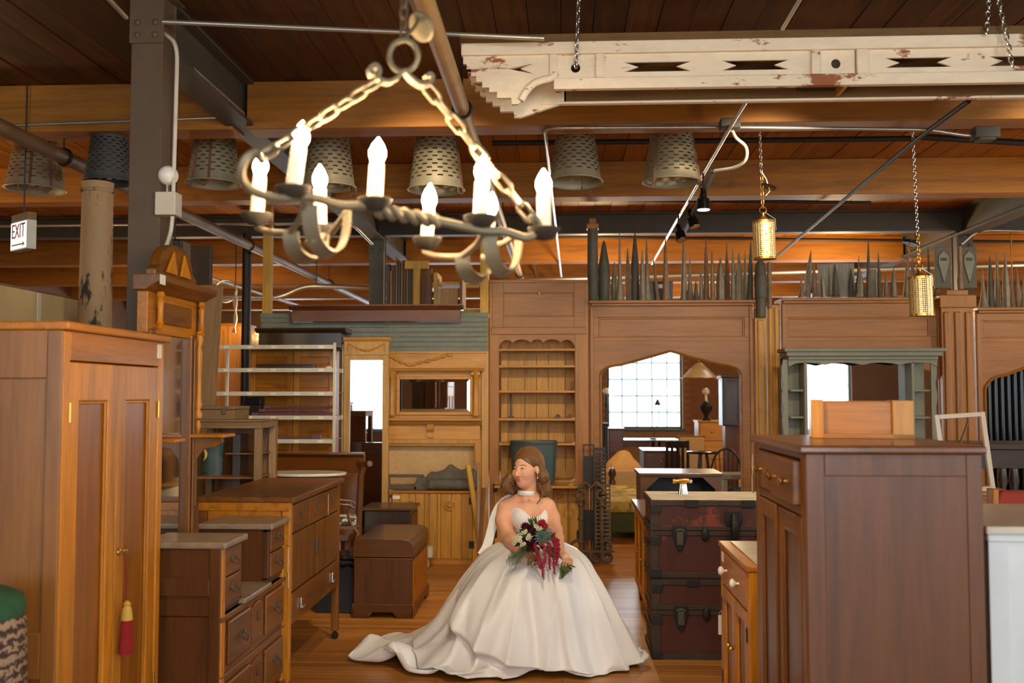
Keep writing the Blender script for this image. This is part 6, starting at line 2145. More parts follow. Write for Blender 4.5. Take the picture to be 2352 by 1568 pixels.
tw0, tw1 = cp(866, 484), cp(1006, 508)
d = (tw1 - tw0)
t_ = d.normalized(); u_ = t_.orthogonal().normalized(); w_ = t_.cross(u_)
m = MB()
for s in (0, PI):
    pts = []
    for k in range(61):
        q = k / 60
        a = q * 2 * PI * 2.6 + s
        pts.append(tw0 + d * q + (u_ * math.cos(a) + w_ * math.sin(a)) * .009)
    m.tube(pts, .0095, 7)
obj('twisted_bar', m, irn, ci, 50)
# hook plate, ring, chains
m = MB()
n = 26
obj('ring', MB().ring((0, 0, 0), .033, .0065, 30, 8, 'y', 1, 1.12), irn, ci, 60)
hk = [cp(862, 172), cp(851, 172), cp(848, 158), cp(862, 152), cp(870, 165), cp(868, 182), cp(890, 190), cp(912, 180), cp(928, 165), cp(942, 180), cp(965, 196), cp(985, 193), cp(992, 180), cp(985, 172), cp(976, 178)]
obj('hook_plate', MB().tube(smooth(hk), .006, 4, flat=(.026, .008)), irn, ci, 40)
def links(a, b, n):
    a, b = Vector(a), Vector(b)
    d = b - a
    t = d.normalized()
    u = t.cross(Vector((0, 1, 0))).normalized()
    w = t.cross(u)
    L = d.length / n * 1.28
    for i in range(n):
        c = a + d * ((i + .5) / n)
        s = (u * .8 + w * .6) if i % 2 == 0 else (w * .9 - u * .35)
        s = s.normalized()
        pts = []
        for j in range(16):
            an = 2 * PI * j / 16
            ca, sa = math.cos(an), math.sin(an)
            pts.append(c + t * (ca * .013 + (1 if ca > 0 else -1) * (L / 2 - .016)) + s * sa * .0135)
        obj('link', MB().tube(pts, .0042, 7, closed=True), irn, ci, 60)
links(cp(872, 184), cp(598, 362, -.03), 8)
links(cp(978, 196), cp(1222, 505, -.02), 9)
obj('support_chain', chain(MB(), (0, 0, .04), Vector((0, 0, ZC - .02 - cring.z)), .032, .0032), M['iron_brown'], ci, 60)
obj('canopy', MB().lathe([(.034, -.012), (.036, -.004), (.028, .006), (.008, .012)], (0, 0, 0), 22).xf(Matrix.Translation(cp(972, 60, .02)) @ Matrix.Rotation(.9, 4, 'Y') @ Matrix.Rotation(-.7, 4, 'X')), M['iron'], ci, 50)
obj('cord_loop', MB().tube(smooth([(0, 0, .04), cp(945, 70), cp(958, 50, .01), cp(950, 20, .01), cp(935, -20), cp(932, -60)]), .004, 6), M['iron_brown'], ci, 60)
def candle(px, cup_py, top_py, hpx, Y, wpx):
    """cup at cup_py, sleeve up to top_py, bulb hpx tall"""
    c = at(px[0], cup_py, Y) - cring
    t = at(px[1], top_py, Y) - cring
    r = wpx / 2 * Y / F_PX
    ax = (t - c)
    Q = Matrix.Translation(c) @ ax.to_track_quat('Z', 'Y').to_matrix().to_4x4()
    L = ax.length
    cu = obj('candle_cup', MB().lathe([(r * .4, -.03), (r * 1.3, -.026), (r * 2.3, -.006), (r * 2.4, .0), (r * 2.3, .002), (r * 1.2, -.004)], (0, 0, 0), 22).xf(Matrix.Translation(c)), M['iron_cup'], ci, 50)
    obj('candle_sleeve', MB().lathe([(r, -.004), (r, L - .003), (r * .8, L)], (0, 0, 0), 18).xf(Q), M['candle'], cu, 50)
    h = hpx * Y / F_PX
    obj('bulb', MB().lathe([(r * .75, L), (r * .8, L + h * .06), (r * 1.12, L + h * .3), (r * 1.08, L + h * .48), (r * .7, L + h * .74), (r * .25, L + h * .92), (r * .06, L + h)], (0, 0, 0), 14).xf(Q), M['bulb'], cu, 60)
    return c
CA = []
CA.append(candle((674, 687), 430, 338, 62, CY(690), 36))
CA.append(candle((861, 866), 458, 373, 58, CY(865), 34))
CA.append(candle((1104, 1108), 497, 415, 60, CY(1105), 34))
CA.append(candle((1250, 1249), 524, 445, 58, CY(1250), 32))
CA.append(candle((590, 597), 492, 402, 54, 2.42, 31))
CA.append(candle((736, 735), 520, 432, 56, 2.50, 29))
CA.append(candle((981, 985), 547, 480, 60, 2.48, 29))
CA.append(candle((1122, 1126), 530, 492, 52, 2.62, 28))
# pans beside the bar get short stems down to it
for c, q in zip(CA[:4], (cp(690, 454), cp(866, 482), cp(1105, 528), cp(1232, 536))):
    obj('cup_stem', MB().tube([c + Vector((0, 0, -.024)), q], .008, 6), irn, ci, 60)
def strap(px, py, Ya, drop, depth, side, mat='iron', w=.036):
    c = at(px, py, Ya) - cring
    dv = Vector((side, 1, 0)).normalized()
    pts = []
    for k in range(19):
        t = k / 18
        a = PI * t
        pts.append(c + dv * (depth * (1 - math.cos(a)) / 2) + Vector((0, 0, -drop * math.sin(a) ** .75 + .01 * t)))
    return obj('strap', MB().tube(pts, .006, 4, flat=(w, .005)), M[mat], ci, 40), pts
s1, q1 = strap(712, 470, 2.14, .105, .14, .42)
s2, q2 = strap(668, 532, 2.2, .062, .13, .40)
s3, q3 = strap(1125, 528, 2.32, .10, .14, .5)
s4, q4 = strap(1062, 588, 2.38, .055, .13, .55)
def arm(pts):
    return obj('arm', MB().tube(smooth(pts), [.0075] * (4 * (len(pts) - 1) + 1), 7), irn, ci, 50)
arm([q2[0], at(650, 535, 2.24) - cring, at(615, 532, 2.34) - cring, at(592, 523, 2.42) - cring, CA[4] + Vector((0, 0, -.026))])
arm([q1[-1], at(752, 545, 2.44) - cring, CA[5] + Vector((0, 0, -.026))])
arm([q4[0], at(1040, 590, 2.42) - cring, at(1000, 587, 2.46) - cring, at(975, 578, 2.48) - cring, CA[6] + Vector((0, 0, -.026))])
arm([q3[-1], at(1150, 560, 2.55) - cring, CA[7] + Vector((0, 0, -.026))])
arm([q2[-1], at(705, 560, 2.28) - cring, q1[4]])
arm([q4[-1], at(1110, 590, 2.45) - cring, q3[4]])
arm([q2[0], at(690, 500, 2.16) - cring, cp(700, 456)])
arm([q4[0], at(1095, 560, 2.34) - cring, cp(1112, 530)])
# ================================================================== THE BRIDE
YBR = 6.2


def B(px, py, dy=0.0):
    return at(px, py, YBR + dy)


def surface_nets(F, org, h):
    s = F < 0
    nx, ny, nz = F.shape
    c = np.zeros((nx - 1, ny - 1, nz - 1), np.int8)
    offs = [(i, j, k) for i in (0, 1) for j in (0, 1) for k in (0, 1)]
    def sub(A, o):
        return A[o[0]:nx - 1 + o[0], o[1]:ny - 1 + o[1], o[2]:nz - 1 + o[2]]
    for o in offs:
        c += sub(s, o)
    act = (c > 0) & (c < 8)
    ids = -np.ones(act.shape, np.int64)
    cells = np.argwhere(act)
    ids[act] = np.arange(len(cells))
    pos = np.zeros((len(cells), 3))
    cnt = np.zeros(len(cells))
    for ax in range(3):
        e = [0, 0, 0]
        e[ax] = 1
        for o in offs:
            if o[ax]:
                continue
            o2 = tuple(o[i] + e[i] for i in range(3))
            a = F[cells[:, 0] + o[0], cells[:, 1] + o[1], cells[:, 2] + o[2]]
            b = F[cells[:, 0] + o2[0], cells[:, 1] + o2[1], cells[:, 2] + o2[2]]
            m = (a < 0) != (b < 0)
            t = np.where(m, a / np.where(m, a - b, 1), 0)
            p = np.array(o)[None, :] + t[:, None] * np.array(e)[None, :]
            pos += np.where(m[:, None], p, 0)
            cnt += m
    V = (cells + pos / cnt[:, None]) * h + np.array(org)
    faces = []
    for ax in range(3):
        u, w = (ax + 1) % 3, (ax + 2) % 3
        sl0 = [slice(1, -1)] * 3
        sl0[ax] = slice(0, -1)
        sl1 = [slice(1, -1)] * 3
        sl1[ax] = slice(1, None)
        a, b = s[tuple(sl0)], s[tuple(sl1)]
        for flip, mask in ((False, a & ~b), (True, ~a & b)):
            g = np.argwhere(mask)
            if not len(g):
                continue
            g = g + np.array([0 if i == ax else 1 for i in range(3)])
            du = np.zeros(3, int); du[u] = 1
            dw = np.zeros(3, int); dw[w] = 1
            q = [g - du - dw, g - dw, g, g - du]
            f = np.stack([ids[x[:, 0], x[:, 1], x[:, 2]] for x in q], 1)
            if flip:
                f = f[:, ::-1]
            faces.append(f)
    return V, np.concatenate(faces)


class SDF:
    def __init__(s, lo, hi, h):
        s.h = h
        s.lo = np.array(lo)
        n = np.ceil((np.array(hi) - s.lo) / h).astype(int) + 1
        s.ax = [s.lo[i] + np.arange(n[i]) * h for i in range(3)]
        s.F = np.full(tuple(n), 1.0, np.float32)

    def _win(s, lo, hi, pad):
        sl = []
        for i in range(3):
            a = max(0, int((lo[i] - pad - s.lo[i]) / s.h))
            b = min(s.F.shape[i], int((hi[i] + pad - s.lo[i]) / s.h) + 2)
            sl.append(slice(a, max(a + 1, b)))
        return tuple(sl)

    def _pts(s, sl):
        return np.meshgrid(s.ax[0][sl[0]], s.ax[1][sl[1]], s.ax[2][sl[2]], indexing='ij')

    def _mix(s, sl, d, k):
        A = s.F[sl]
        if k < 0:        # smooth subtraction
            k = -k
            h = np.clip(.5 - .5 * (A + d) / k, 0, 1)
            s.F[sl] = A * (1 - h) - d * h + k * h * (1 - h)
        else:
            h = np.clip(.5 + .5 * (A - d) / k, 0, 1)
            s.F[sl] = A * (1 - h) + d * h - k * h * (1 - h)

    def cap(s, a, b, ra, rb, k=.02):
        a, b = np.array(a), np.array(b)
        r = max(ra, rb)
        sl = s._win(np.minimum(a, b) - r, np.maximum(a, b) + r, .06)
        X, Y, Z = s._pts(sl)
        d = b - a
        L = max(1e-9, float(d @ d))
        t = np.clip(((X - a[0]) * d[0] + (Y - a[1]) * d[1] + (Z - a[2]) * d[2]) / L, 0, 1)
        q = np.sqrt((X - a[0] - t * d[0]) ** 2 + (Y - a[1] - t * d[1]) ** 2 + (Z - a[2] - t * d[2]) ** 2) - (ra + (rb - ra) * t)
        s._mix(sl, q, k)
        return s

    def ell(s, c, r, k=.02, R=None):
        c, r = np.array(c), np.array(r)
        m = float(r.max())
        sl = s._win(c - m, c + m, .06)
        X, Y, Z = s._pts(sl)
        X, Y, Z = X - c[0], Y - c[1], Z - c[2]
        if R is not None:
            R = np.array(R)
            X, Y, Z = (X * R[0][0] + Y * R[1][0] + Z * R[2][0], X * R[0][1] + Y * R[1][1] + Z * R[2][1], X * R[0][2] + Y * R[1][2] + Z * R[2][2])
        k0 = np.sqrt((X / r[0]) ** 2 + (Y / r[1]) ** 2 + (Z / r[2]) ** 2)
        k1 = np.sqrt((X / r[0] ** 2) ** 2 + (Y / r[1] ** 2) ** 2 + (Z / r[2] ** 2) ** 2) + 1e-9
        s._mix(sl, k0 * (k0 - 1) / k1, k)
        return s

    def mesh(s, name):
        V, F = surface_nets(s.F, s.lo, s.h)
        me = bpy.data.meshes.new(name)
        me.from_pydata(V.tolist(), [], F.tolist())
        me.update()
        me.shade_smooth()
        return me


def skin_mat():
    m = NT('skin')
    m.b.inputs['Base Color'].default_value = S(236, 176, 140)
    m.set(Roughness=.5)
    m.b.inputs['Subsurface Weight'].default_value = .15
    m.b.inputs['Subsurface Radius'].default_value = (.02, .008, .004)
    m.b.inputs['Subsurface Scale'].default_value = .5
    return m.mat


M['skin'] = skin_mat()
M['lips'] = plain('lips', S(198, 112, 98), .4)
M['hair'] = wood('brown_hair', S(118, 82, 56), .45, 'z', 4, .5, 0)
M['hair_light'] = plain('light_brown_hair', S(134, 92, 56), .5)
M['eye'] = plain('eye_white', S(236, 228, 220), .2)
M['iris'] = plain('iris', S(58, 38, 26), .15)
M['brow'] = plain('brow_hair', S(96, 62, 42), .8)
def satin_mat():
    m = NT('ivory_satin')
    m.b.inputs['Base Color'].default_value = S(247, 244, 239)
    m.set(Roughness=.36)
    m.b.inputs['Sheen Weight'].default_value = .25
    m.b.inputs['Specular IOR Level'].default_value = .45
    v = m.coords((1, 1, 1), rnd=False)
    m.bump(m.noise(v, 9, 4, .55, 1.2), .16, .02)
    return m.mat
M['satin'] = satin_mat()

wx0, wy0 = B(1225, 1240).x, YBR
person = thing('person', 'seated person in a strapless white satin gown and choker, looking aside, holding a bouquet', 'person', (wx0, wy0, 0))
PB = Vector((wx0, wy0, 0))
def L_(v):
    return Vector(v) - PB

HC = B(1209, 1074, .0)
HR = Euler((math.radians(3), math.radians(-4), math.radians(-33)), 'XYZ').to_matrix()
def H(x, y, z):
    return HC + HR @ Vector((x, y, z))

sh = 0.0028
lo = (B(1125, 1300).x - .02, YBR - .48, B(1200, 1310, -.4).z)
hi = (B(1330, 1300).x + .02, YBR + .22, B(1200, 1022).z)
sd = SDF(lo, hi, sh)
# torso
sd.ell(B(1215, 1182, .03), (.122, .085, .115), .03)
for c in (B(1198, 1192, -.04), B(1238, 1193, -.035)):
    sd.ell(c, (.058, .055, .06), .03)
sd.ell(B(1221, 1226, .03), (.104, .085, .105), .04)
sd.ell(B(1225, 1272, .06), (.16, .13, .10), .05)
LS, RS = B(1160, 1166, .03), B(1260, 1164, .03)
sd.cap(B(1168, 1164, .03), B(1254, 1162, .03), .046, .045, .03)
for _s, _e in ((1203, 1178), (1218, 1246)):
    sd.cap(B(_s, 1148, -.035), B(_e, 1150, .0), .008, .008, .02)
sd.cap(B(1212, 1134, .03), B(1176, 1156, .03), .036, .04, .03)
sd.cap(B(1212, 1134, .03), B(1246, 1155, .03), .036, .038, .03)
sd.cap(B(1212, 1146, .02), H(0, .02, -.07), .050, .047, .02)
# arms
LE, LW = B(1166, 1230, -.08), B(1192, 1266, -.29)
sd.cap(LS, B(1157, 1195, -.01), .049, .050, .025)
sd.cap(B(1157, 1195, -.01), LE, .050, .041, .02)
sd.cap(LE, LE.lerp(LW, .35), .044, .040, .02)
sd.cap(LE.lerp(LW, .35), LW, .040, .026, .02)
RE, RW = B(1277, 1218, -.10), B(1288, 1272, -.36)
sd.cap(RS, B(1269, 1190, -.02), .045, .045, .025)
sd.cap(B(1269, 1190, -.02), RE, .045, .037, .02)
sd.cap(RE, RE.lerp(RW, .35), .039, .036, .02)
sd.cap(RE.lerp(RW, .35), RW, .036, .024, .02)
# her left hand, gripping the stems
pal = RW.lerp(B(1299, 1281, -.40), .8)
sd.cap(RW, pal, .024, .026, .012)
sd.ell(pal, (.026, .019, .025), .010)
for k in range(4):
    b = B(1293 + 5.9 * k, 1281.0 + .9 * k, -.412)
    mid = B(1295.0 + 6.3 * k, 1289 + [0, 1, .6, -.6][k], -.437)
    tip = B(1293.5 + 6.5 * k, 1298 + [0, 1.6, 1, -1.4][k], -.428)
    sd.cap(b, mid, .0076, .0070, .0025)
    sd.cap(mid, tip, .0070, .0058, .0015)
sd.cap(B(1287, 1282, -.40), B(1285, 1291, -.415), .0090, .0082, .005)
sd.cap(B(1285, 1291, -.415), B(1286, 1301, -.42), .0082, .0064, .003)
# her right hand behind the flowers
pal2 = LW.lerp(B(1210, 1272, -.33), .9)
sd.cap(LW, pal2, .024, .026, .012)
for k in range(4):
    b = B(1212 + k * .6, 1266 + 5.2 * k, -.335)
    mid = B(1223 - abs(k - 1.3), 1266 + 5.0 * k, -.34)
    tip = B(1231 - 1.5 * abs(k - 1.3), 1268 + 4.4 * k, -.322)
    sd.cap(b, mid, .0092, .0086, .005)
    sd.cap(mid, tip, .0086, .0072, .004)
sd.cap(B(1205, 1264, -.32), B(1213, 1257, -.335), .0105, .0092, .006)
sd.cap(B(1213, 1257, -.335), B(1222, 1255, -.325), .0092, .008, .004)
# head
sd.ell(H(0, .022, .028), (.072, .088, .082), .02, HR)
sd.ell(H(0, -.028, -.03), (.060, .066, .084), .03, HR)
sd.ell(H(0, -.058, -.088), (.030, .028, .024), .035, HR)
for s in (-1, 1):
    sd.ell(H(s * .034, -.062, -.03), (.026, .026, .028), .025, HR)
    sd.ell(H(s * .031, -.104, .004), (.017, .014, .010), -.014, HR)
    sd.ell(H(s * .074, .012, -.014), (.010, .020, .030), .008, HR)
    sd.ell(H(s * .0115, -.100, -.036), (.0085, .009, .007), .006, HR)
sd.cap(H(0, -.090, .006), H(0, -.112, -.032), .007, .0105, .010)
sd.ell(H(0, -.094, -.059), (.024, .009, .0048), .006, HR)
sd.ell(H(0, -.093, -.0675), (.020, .009, .0052), .006, HR)
body_me = sd.mesh('body')
vs = np.empty(len(body_me.vertices) * 3)
body_me.vertices.foreach_get('co', vs)
vs = vs.reshape(-1, 3)
vs -= np.array(PB)
body_me.vertices.foreach_set('co', vs.ravel())
link_mesh('body', body_me, M['skin'], person)
from mathutils.bvhtree import BVHTree
_bt = BVHTree.FromPolygons([tuple(p) for p in vs.tolist()], [tuple(p.vertices) for p in body_me.polygons])
def face(x, z, out=.001):
    """a point on the skin of the face at (x, z) in the head's own frame"""
    o_ = H(x, -.16, z) - PB
    d_ = HR @ Vector((0, 1, 0))
    hit = _bt.ray_cast(o_, d_)
    return (hit[0] if hit[0] is not None else H(x, -.09, z) - PB) - d_ * out
def face_line(name, pts, rad, mat, out=.001):
    obj(name, MB().tube(smooth([face(x, z, out) for x, z in pts], 3), [float(np.interp(k, np.linspace(0, 3 * (len(pts) - 1), len(rad)), rad)) for k in range(3 * (len(pts) - 1) + 1)], 6), mat, person, 60)
for s in (-1, 1):
    c = face(s * .0305, .003, 0) + HR @ Vector((0, .0085, 0))
    e = obj('eye', MB().ball((0, 0, 0), (.0112, .0105, .0068), 14, 9).xf(HR.to_4x4()), M['eye'], person, 60)
    e.location = c
    obj('iris', MB().ball((0, 0, 0), (.0056, .0026, .0056), 12, 7).xf(Matrix.Translation(HR @ Vector((-.0028, -.0092, .0005))) @ HR.to_4x4()), M['iris'], e, 60)
    xs_ = [s * .0305 + q for q in np.linspace(-.0155, .0155, 7)]
    face_line('upper_lid', [(x, .0085 - 17 * (x - s * .0305) ** 2) for x in xs_], [.0022, .0034, .0022], M['skin'], -.0006)
    face_line('upper_lash', [(x, .0068 - 17 * (x - s * .0305) ** 2) for x in xs_], [.0008, .0015, .0011], M['brow'], .0016)
    face_line('lower_lid', [(x, -.0052 + 11 * (x - s * .0305) ** 2) for x in xs_], [.0014, .0024, .0014], M['skin'], -.0004)
    face_line('eyebrow', [(s * (.013 + .036 * t), .0195 + .006 * math.sin(PI * min(1, t * 1.2)) - .004 * t * t) for t in np.linspace(0, 1, 7)], [.0014, .0024, .0022, .0009], M['brow'], .0002)
face_line('upper_lip', [(-.026, -.0575), (-.014, -.0592), (-.005, -.0572), (0, -.0580), (.005, -.0572), (.014, -.0592), (.026, -.0575)], [.0008, .0026, .0034, .0030, .0034, .0026, .0008], M['lips'], -.0010)
face_line('lower_lip', [(-.025, -.0585), (-.013, -.0646), (0, -.0668), (.013, -.0646), (.025, -.0585)], [.0008, .0030, .0042, .0030, .0008], M['lips'], -.0014)
# hair
hh = SDF(tuple(np.array(HC) - np.array((.22, .2, .26))), tuple(np.array(HC) + np.array((.22, .24, .16))), .004)
hh.ell(H(0, .032, .038), (.085, .100, .092), .01, HR)
hh.cap(H(-.072, .02, .02), H(-.088, .02, -.06), .026, .03, .03)
hh.cap(H(.072, .035, .02), H(.086, .045, -.06), .026, .028, .03)
hh.cap(H(0, .09, .0), H(0, .10, -.14), .06, .055, .04)
lk = [H(-.088, .02, -.06), B(1172, 1098, .0), B(1164, 1116, -.01), B(1176, 1128, -.01)]
for a, b, r0, r1 in zip(lk, lk[1:], (.028, .028, .031), (.028, .031, .014)):
    hh.cap(a, b, r0, r1, .03)
rk = [H(.086, .045, -.06), B(1246, 1108, .05), B(1253, 1124, .04), B(1243, 1140, .0)]
for a, b, r0, r1 in zip(rk, rk[1:], (.028, .032, .03), (.032, .03, .012)):
    hh.cap(a, b, r0, r1, .03)
hh.cap(B(1178, 1118, .08), B(1236, 1120, .09), .05, .05, .04)
# open the face
hh.ell(H(0, -.090, -.015), (.055, .072, .083), -.010, HR)
hh.ell(H(.0, -.075, -.09), (.062, .075, .05), -.012, HR)
hh.ell(H(.082, .0, -.02), (.02, .026, .032), -.008, HR)
hm = hh.mesh('hair')
vv = np.empty(len(hm.vertices) * 3)
hm.vertices.foreach_get('co', vv)
vv = vv.reshape(-1, 3) - np.array(PB)
hm.vertices.foreach_set('co', vv.ravel())
hair = link_mesh('hair', hm, M['hair'], person)
m = MB()
rs = random.Random(5)
_ht = BVHTree.FromPolygons([tuple(p) for p in vv.tolist()], [tuple(p.vertices) for p in hm.polygons])
def hug(p, out=.0006):
    q = _ht.find_nearest(p)
    return q[0] + q[1] * out
for s in (-1, 1):
    for k in range(42):
        t0 = k / 41
        y0 = -.084 + .186 * t0
        top = H(s * .003, y0, .130 - 3.0 * (y0 - .02) ** 2) - PB
        mid = H(s * .070, y0 * .75 + .020, .052) - PB
        sid = H(s * .090, .022 + .05 * t0, -.02) - PB
        low = H(s * .095, .025 + .05 * t0, -.07) - PB
        if s < 0:
            end = [B(1171 + rs.uniform(-8, 8), 1100, rs.uniform(-.05, .05)), B(1164 + rs.uniform(-9, 9), 1117, rs.uniform(-.06, .04)), B(1174 + rs.uniform(-10, 6), 1131, rs.uniform(-.05, .03))]
        else:
            end = [B(1247 + rs.uniform(-6, 6), 1106, .05 + rs.uniform(-.05, .05)), B(1253 + rs.uniform(-8, 8), 1124, .04 + rs.uniform(-.05, .05)), B(1245 + rs.uniform(-6, 8), 1139, rs.uniform(-.04, .04))]
        full = [hug(p, .0006 + .006 * rs.random() * max(0, q - 16) / 26) + Vector((.004 * math.sin(q * .55 + k) * max(0, q - 18) / 20, 0, 0)) for q, p in enumerate(smooth([top, mid, sid, low] + [p - PB for p in end], 7))]
        m.tube(full, [.0024 * (.5 + .8 * math.sin(PI * q / (len(full) - 1))) for q in range(len(full))], 5)
st_ = obj('hair_strands', m, M['hair_light'], person, 60)
st_['kind'] = 'stuff'
curl = [B(1240, 1118, -.02), B(1247, 1132, -.055), B(1241, 1146, -.075), B(1233, 1157, -.085)]
obj('loose_lock', MB().tube(smooth([p - PB for p in curl], 5), [.009 - .0004 * k for k in range(16)], 7), M['hair'], person, 60)
curl = [B(1166, 1120, -.02), B(1156, 1132, -.05), B(1159, 1144, -.055)]
obj('loose_lock', MB().tube(smooth([p - PB for p in curl], 5), [.004 - .0003 * k for k in range(11)], 6), M['hair'], person, 60)
er = H(.080, -.002, -.048) - PB
obj('earring', MB().ball(er, .005, 8, 6).ball(er + Vector((0, -.004, -.018)), (.0035, .0035, .014), 8, 6), M['chrome'], person, 60)
# choker and its tail
nk0, nk1 = B(1211, 1129, .02) - PB, B(1210, 1124, .02) - PB
ax = (H(0, .02, -.05) - B(1212, 1146, .02)).normalized()
Q = Matrix.Translation(B(1209.5, 1130.5, .014) - PB) @ ax.to_track_quat('Z', 'Y').to_matrix().to_4x4()
obj('choker', MB().lathe([(.0545, -.014), (.0565, -.012), (.0555, .012), (.0535, .014), (.049, .013), (.049, -.013)], (0, 0, 0), 36).xf(Q), M['satin'], person, 50)
tail = [B(1196, 1133, .085), B(1158, 1152, .11), B(1139, 1180, .11), B(1129, 1216, .10), B(1119, 1252, .08), B(1106, 1275, .05)]
obj('scarf_tail', MB().tube(smooth([p - PB for p in tail], 4), .01, 4, flat=(.012, .055)), M['satin'], person, 60)
# bodice
bd = SDF((B(1160, 1200).x, YBR - .16, B(1200, 1262).z), (B(1285, 1200).x, YBR + .17, B(1200, 1155).z), .004)
bd.ell(B(1215, 1182, .03), (.130, .093, .123), .03)
for c in (B(1198, 1191, -.042), B(1238, 1192, -.037)):
    bd.ell(c, (.064, .061, .066), .03)
bd.ell(B(1221, 1226, .03), (.112, .093, .113), .04)
X, Y, Z = np.meshgrid(*bd.ax, indexing='ij')
kx = [(1160, 1170), (1179, 1168), (1190, 1167), (1200, 1171), (1209, 1178), (1218, 1186), (1227, 1190), (1236, 1185), (1244, 1178), (1251, 1171), (1257, 1172), (1285, 1174)]
xs = [B(a, 1180, -.08).x for a, b in kx]
zs = [B(1210, b, -.08).z for a, b in kx]
ztop = np.interp(X, xs, zs)
ztop = np.where(Y > YBR + .03, B(1210, 1174).z, ztop)
bd.F = np.maximum(bd.F, ((Z - ztop) * .8).astype(np.float32))
# light gathers over the bust
bd.F = bd.F + (.0012 * np.sin((Z + .35 * (X - wx0)) * 420) * (Z > B(1210, 1215).z)).astype(np.float32)
me = bd.mesh('bodice')
vv = np.empty(len(me.vertices) * 3)
me.vertices.foreach_get('co', vv)
vv = vv.reshape(-1, 3) - np.array(PB)
me.vertices.foreach_set('co', vv.ravel())
link_mesh('bodice', me, M['satin'], person)

# skirt
ANG = np.radians([-35, -4, 20, 45, 90, 135, 170, 190, 212, 240, 270, 293, 325])
def ring(vals):
    a = np.concatenate([ANG - 2 * PI, ANG, ANG + 2 * PI])
    v = np.array(list(vals) * 3)
    return a, v
LEV = [   # z, radii at the thirteen angles
    (.722, [.112, .118, .115, .108, .10, .108, .115, .118, .112, .106, .10, .104, .108]),
    (.690, [.20, .19, .18, .17, .15, .17, .20, .215, .225, .235, .235, .235, .22]),
    (.635, [.32, .29, .26, .24, .19, .24, .29, .305, .335, .38, .40, .395, .36]),
    (.52, [.385, .355, .32, .29, .23, .29, .375, .395, .425, .465, .47, .46, .43]),
    (.36, [.46, .45, .39, .34, .27, .36, .48, .51, .52, .525, .50, .475, .50]),
    (.20, [.535, .55, .47, .41, .33, .44, .60, .63, .61, .565, .52, .48, .555]),
    (.075, [.60, .635, .53, .46, .38, .55, .78, .83, .73, .60, .535, .485, .61]),
    (.030, [.63, .68, .57, .49, .41, .63, .93, .99, .81, .615, .545, .49, .635]),
    (.012, [.645, .72, .60, .51, .43, .68, 1.04, 1.11, .88, .625, .55, .492, .645]),
]
NT_, NR = 420, 110
th = np.linspace(0, 2 * PI, NT_, endpoint=False)
lv = np.linspace(0, len(LEV) - 1, NR)
def spl(a, v, x):
    # periodic smooth interpolation: linear then blurred
    y = np.interp(x, a, v)
    k = np.ones(19) / 19
    yy = np.concatenate([y[-9:], y, y[:9]])
    return np.convolve(yy, k, 'valid')
RAD = np.array([spl(*ring(v), th) for z, v in LEV])
ZL = np.array([z for z, v in LEV])
def cat_interp(A, x):
    i = np.clip(np.floor(x).astype(int), 0, len(A) - 2)
    t = x - i
    p0, p1, p2, p3 = A[np.clip(i - 1, 0, None)], A[i], A[i + 1], A[np.clip(i + 2, None, len(A) - 1)]
    if A.ndim == 2:
        t = t[:, None]
    return .5 * (2 * p1 + (p2 - p0) * t + (2 * p0 - 5 * p1 + 4 * p2 - p3) * t ** 2 + (3 * p1 - p0 - 3 * p2 + p3) * t ** 3)
RR = cat_interp(RAD, lv)
ZZ = np.repeat(cat_interp(ZL, lv)[:, None], NT_, 1)
_front = np.exp(-((np.mod(th[None, :] - 1.5 * PI + PI, 2 * PI) - PI) / .8) ** 2)
ZZ = ZZ - .06 * _front * np.interp(lv, [0, .6, 1.6, 2.6, 4], [0, .6, 1, .8, 0])[:, None]
u = lv / (len(LEV) - 1)
U = u[:, None]
TH = th[None, :]
def ridge(x, p=2.2):
    return (.5 + .5 * np.cos(x)) ** p
fold = .55 * np.sin(6 * TH + 1.1 + .8 * np.sin(2 * TH + .4) + .9 * U) + .35 * np.sin(11 * TH + 2.0 + 1.2 * np.sin(3 * TH) - 1.6 * U) + .25 * np.sin(17 * TH - .7 + 1.4 * U)
amp = np.interp(u, [0, .12, .25, .4, .6, .8, 1], [.001, .006, .010, .020, .034, .046, .05])[:, None]
deep = np.zeros_like(RR)
# long sharp folds sweeping from the lap to the hem
for a0, tw, w, d_ in ((3.95, -.35, .10, .050), (4.35, -.55, .09, .045), (4.72, .30, .08, -.035), (5.15, .30, .10, .042), (5.62, .22, .09, .036), (3.50, -.30, .10, .045), (6.0, .1, .1, .035), (4.05, .5, .07, -.03)):
    c = a0 + tw * (U - .5)
    deep += d_ * np.exp(-((np.mod(TH - c + PI, 2 * PI) - PI) / w) ** 2) * np.interp(u, [0, .2, .45, .8, 1], [0, .25, .9, 1, .8])[:, None]
crease = (1 - np.abs(np.sin(4.5 * TH + .9 + 1.1 * np.sin(TH * 2 + 1) - 1.2 * U))) ** 2.0 - .3
crease = crease + .6 * ((1 - np.abs(np.sin(8 * TH + 2.2 + 1.4 * np.sin(TH * 3) + 2.0 * U))) ** 2.2 - .28)
RR = RR + .7 * fold * amp + deep + crease * amp * 1.15
# broad swags of cloth sweeping across the front towards the hem
def swag(a0, a1, u0, u1, A, w):
    d = np.mod(TH - math.radians(a0) + PI, 2 * PI) - PI
    q = d / math.radians(a1 - a0)
    uc = u0 + (u1 - u0) * np.clip(q, 0, 1) ** .8
    side = np.clip(q * 4, 0, 1) * np.clip((1.1 - q) * 4, 0, 1)
    s_ = U - uc
    return A * side * np.where(s_ > 0, np.exp(-(s_ / (w * .35)) ** 2), np.exp(-(s_ / (w * 2.4)) ** 2))
RR = RR + swag(200, 300, .36, .90, .075, .09) + swag(190, 240, .60, .92, .055, .06)
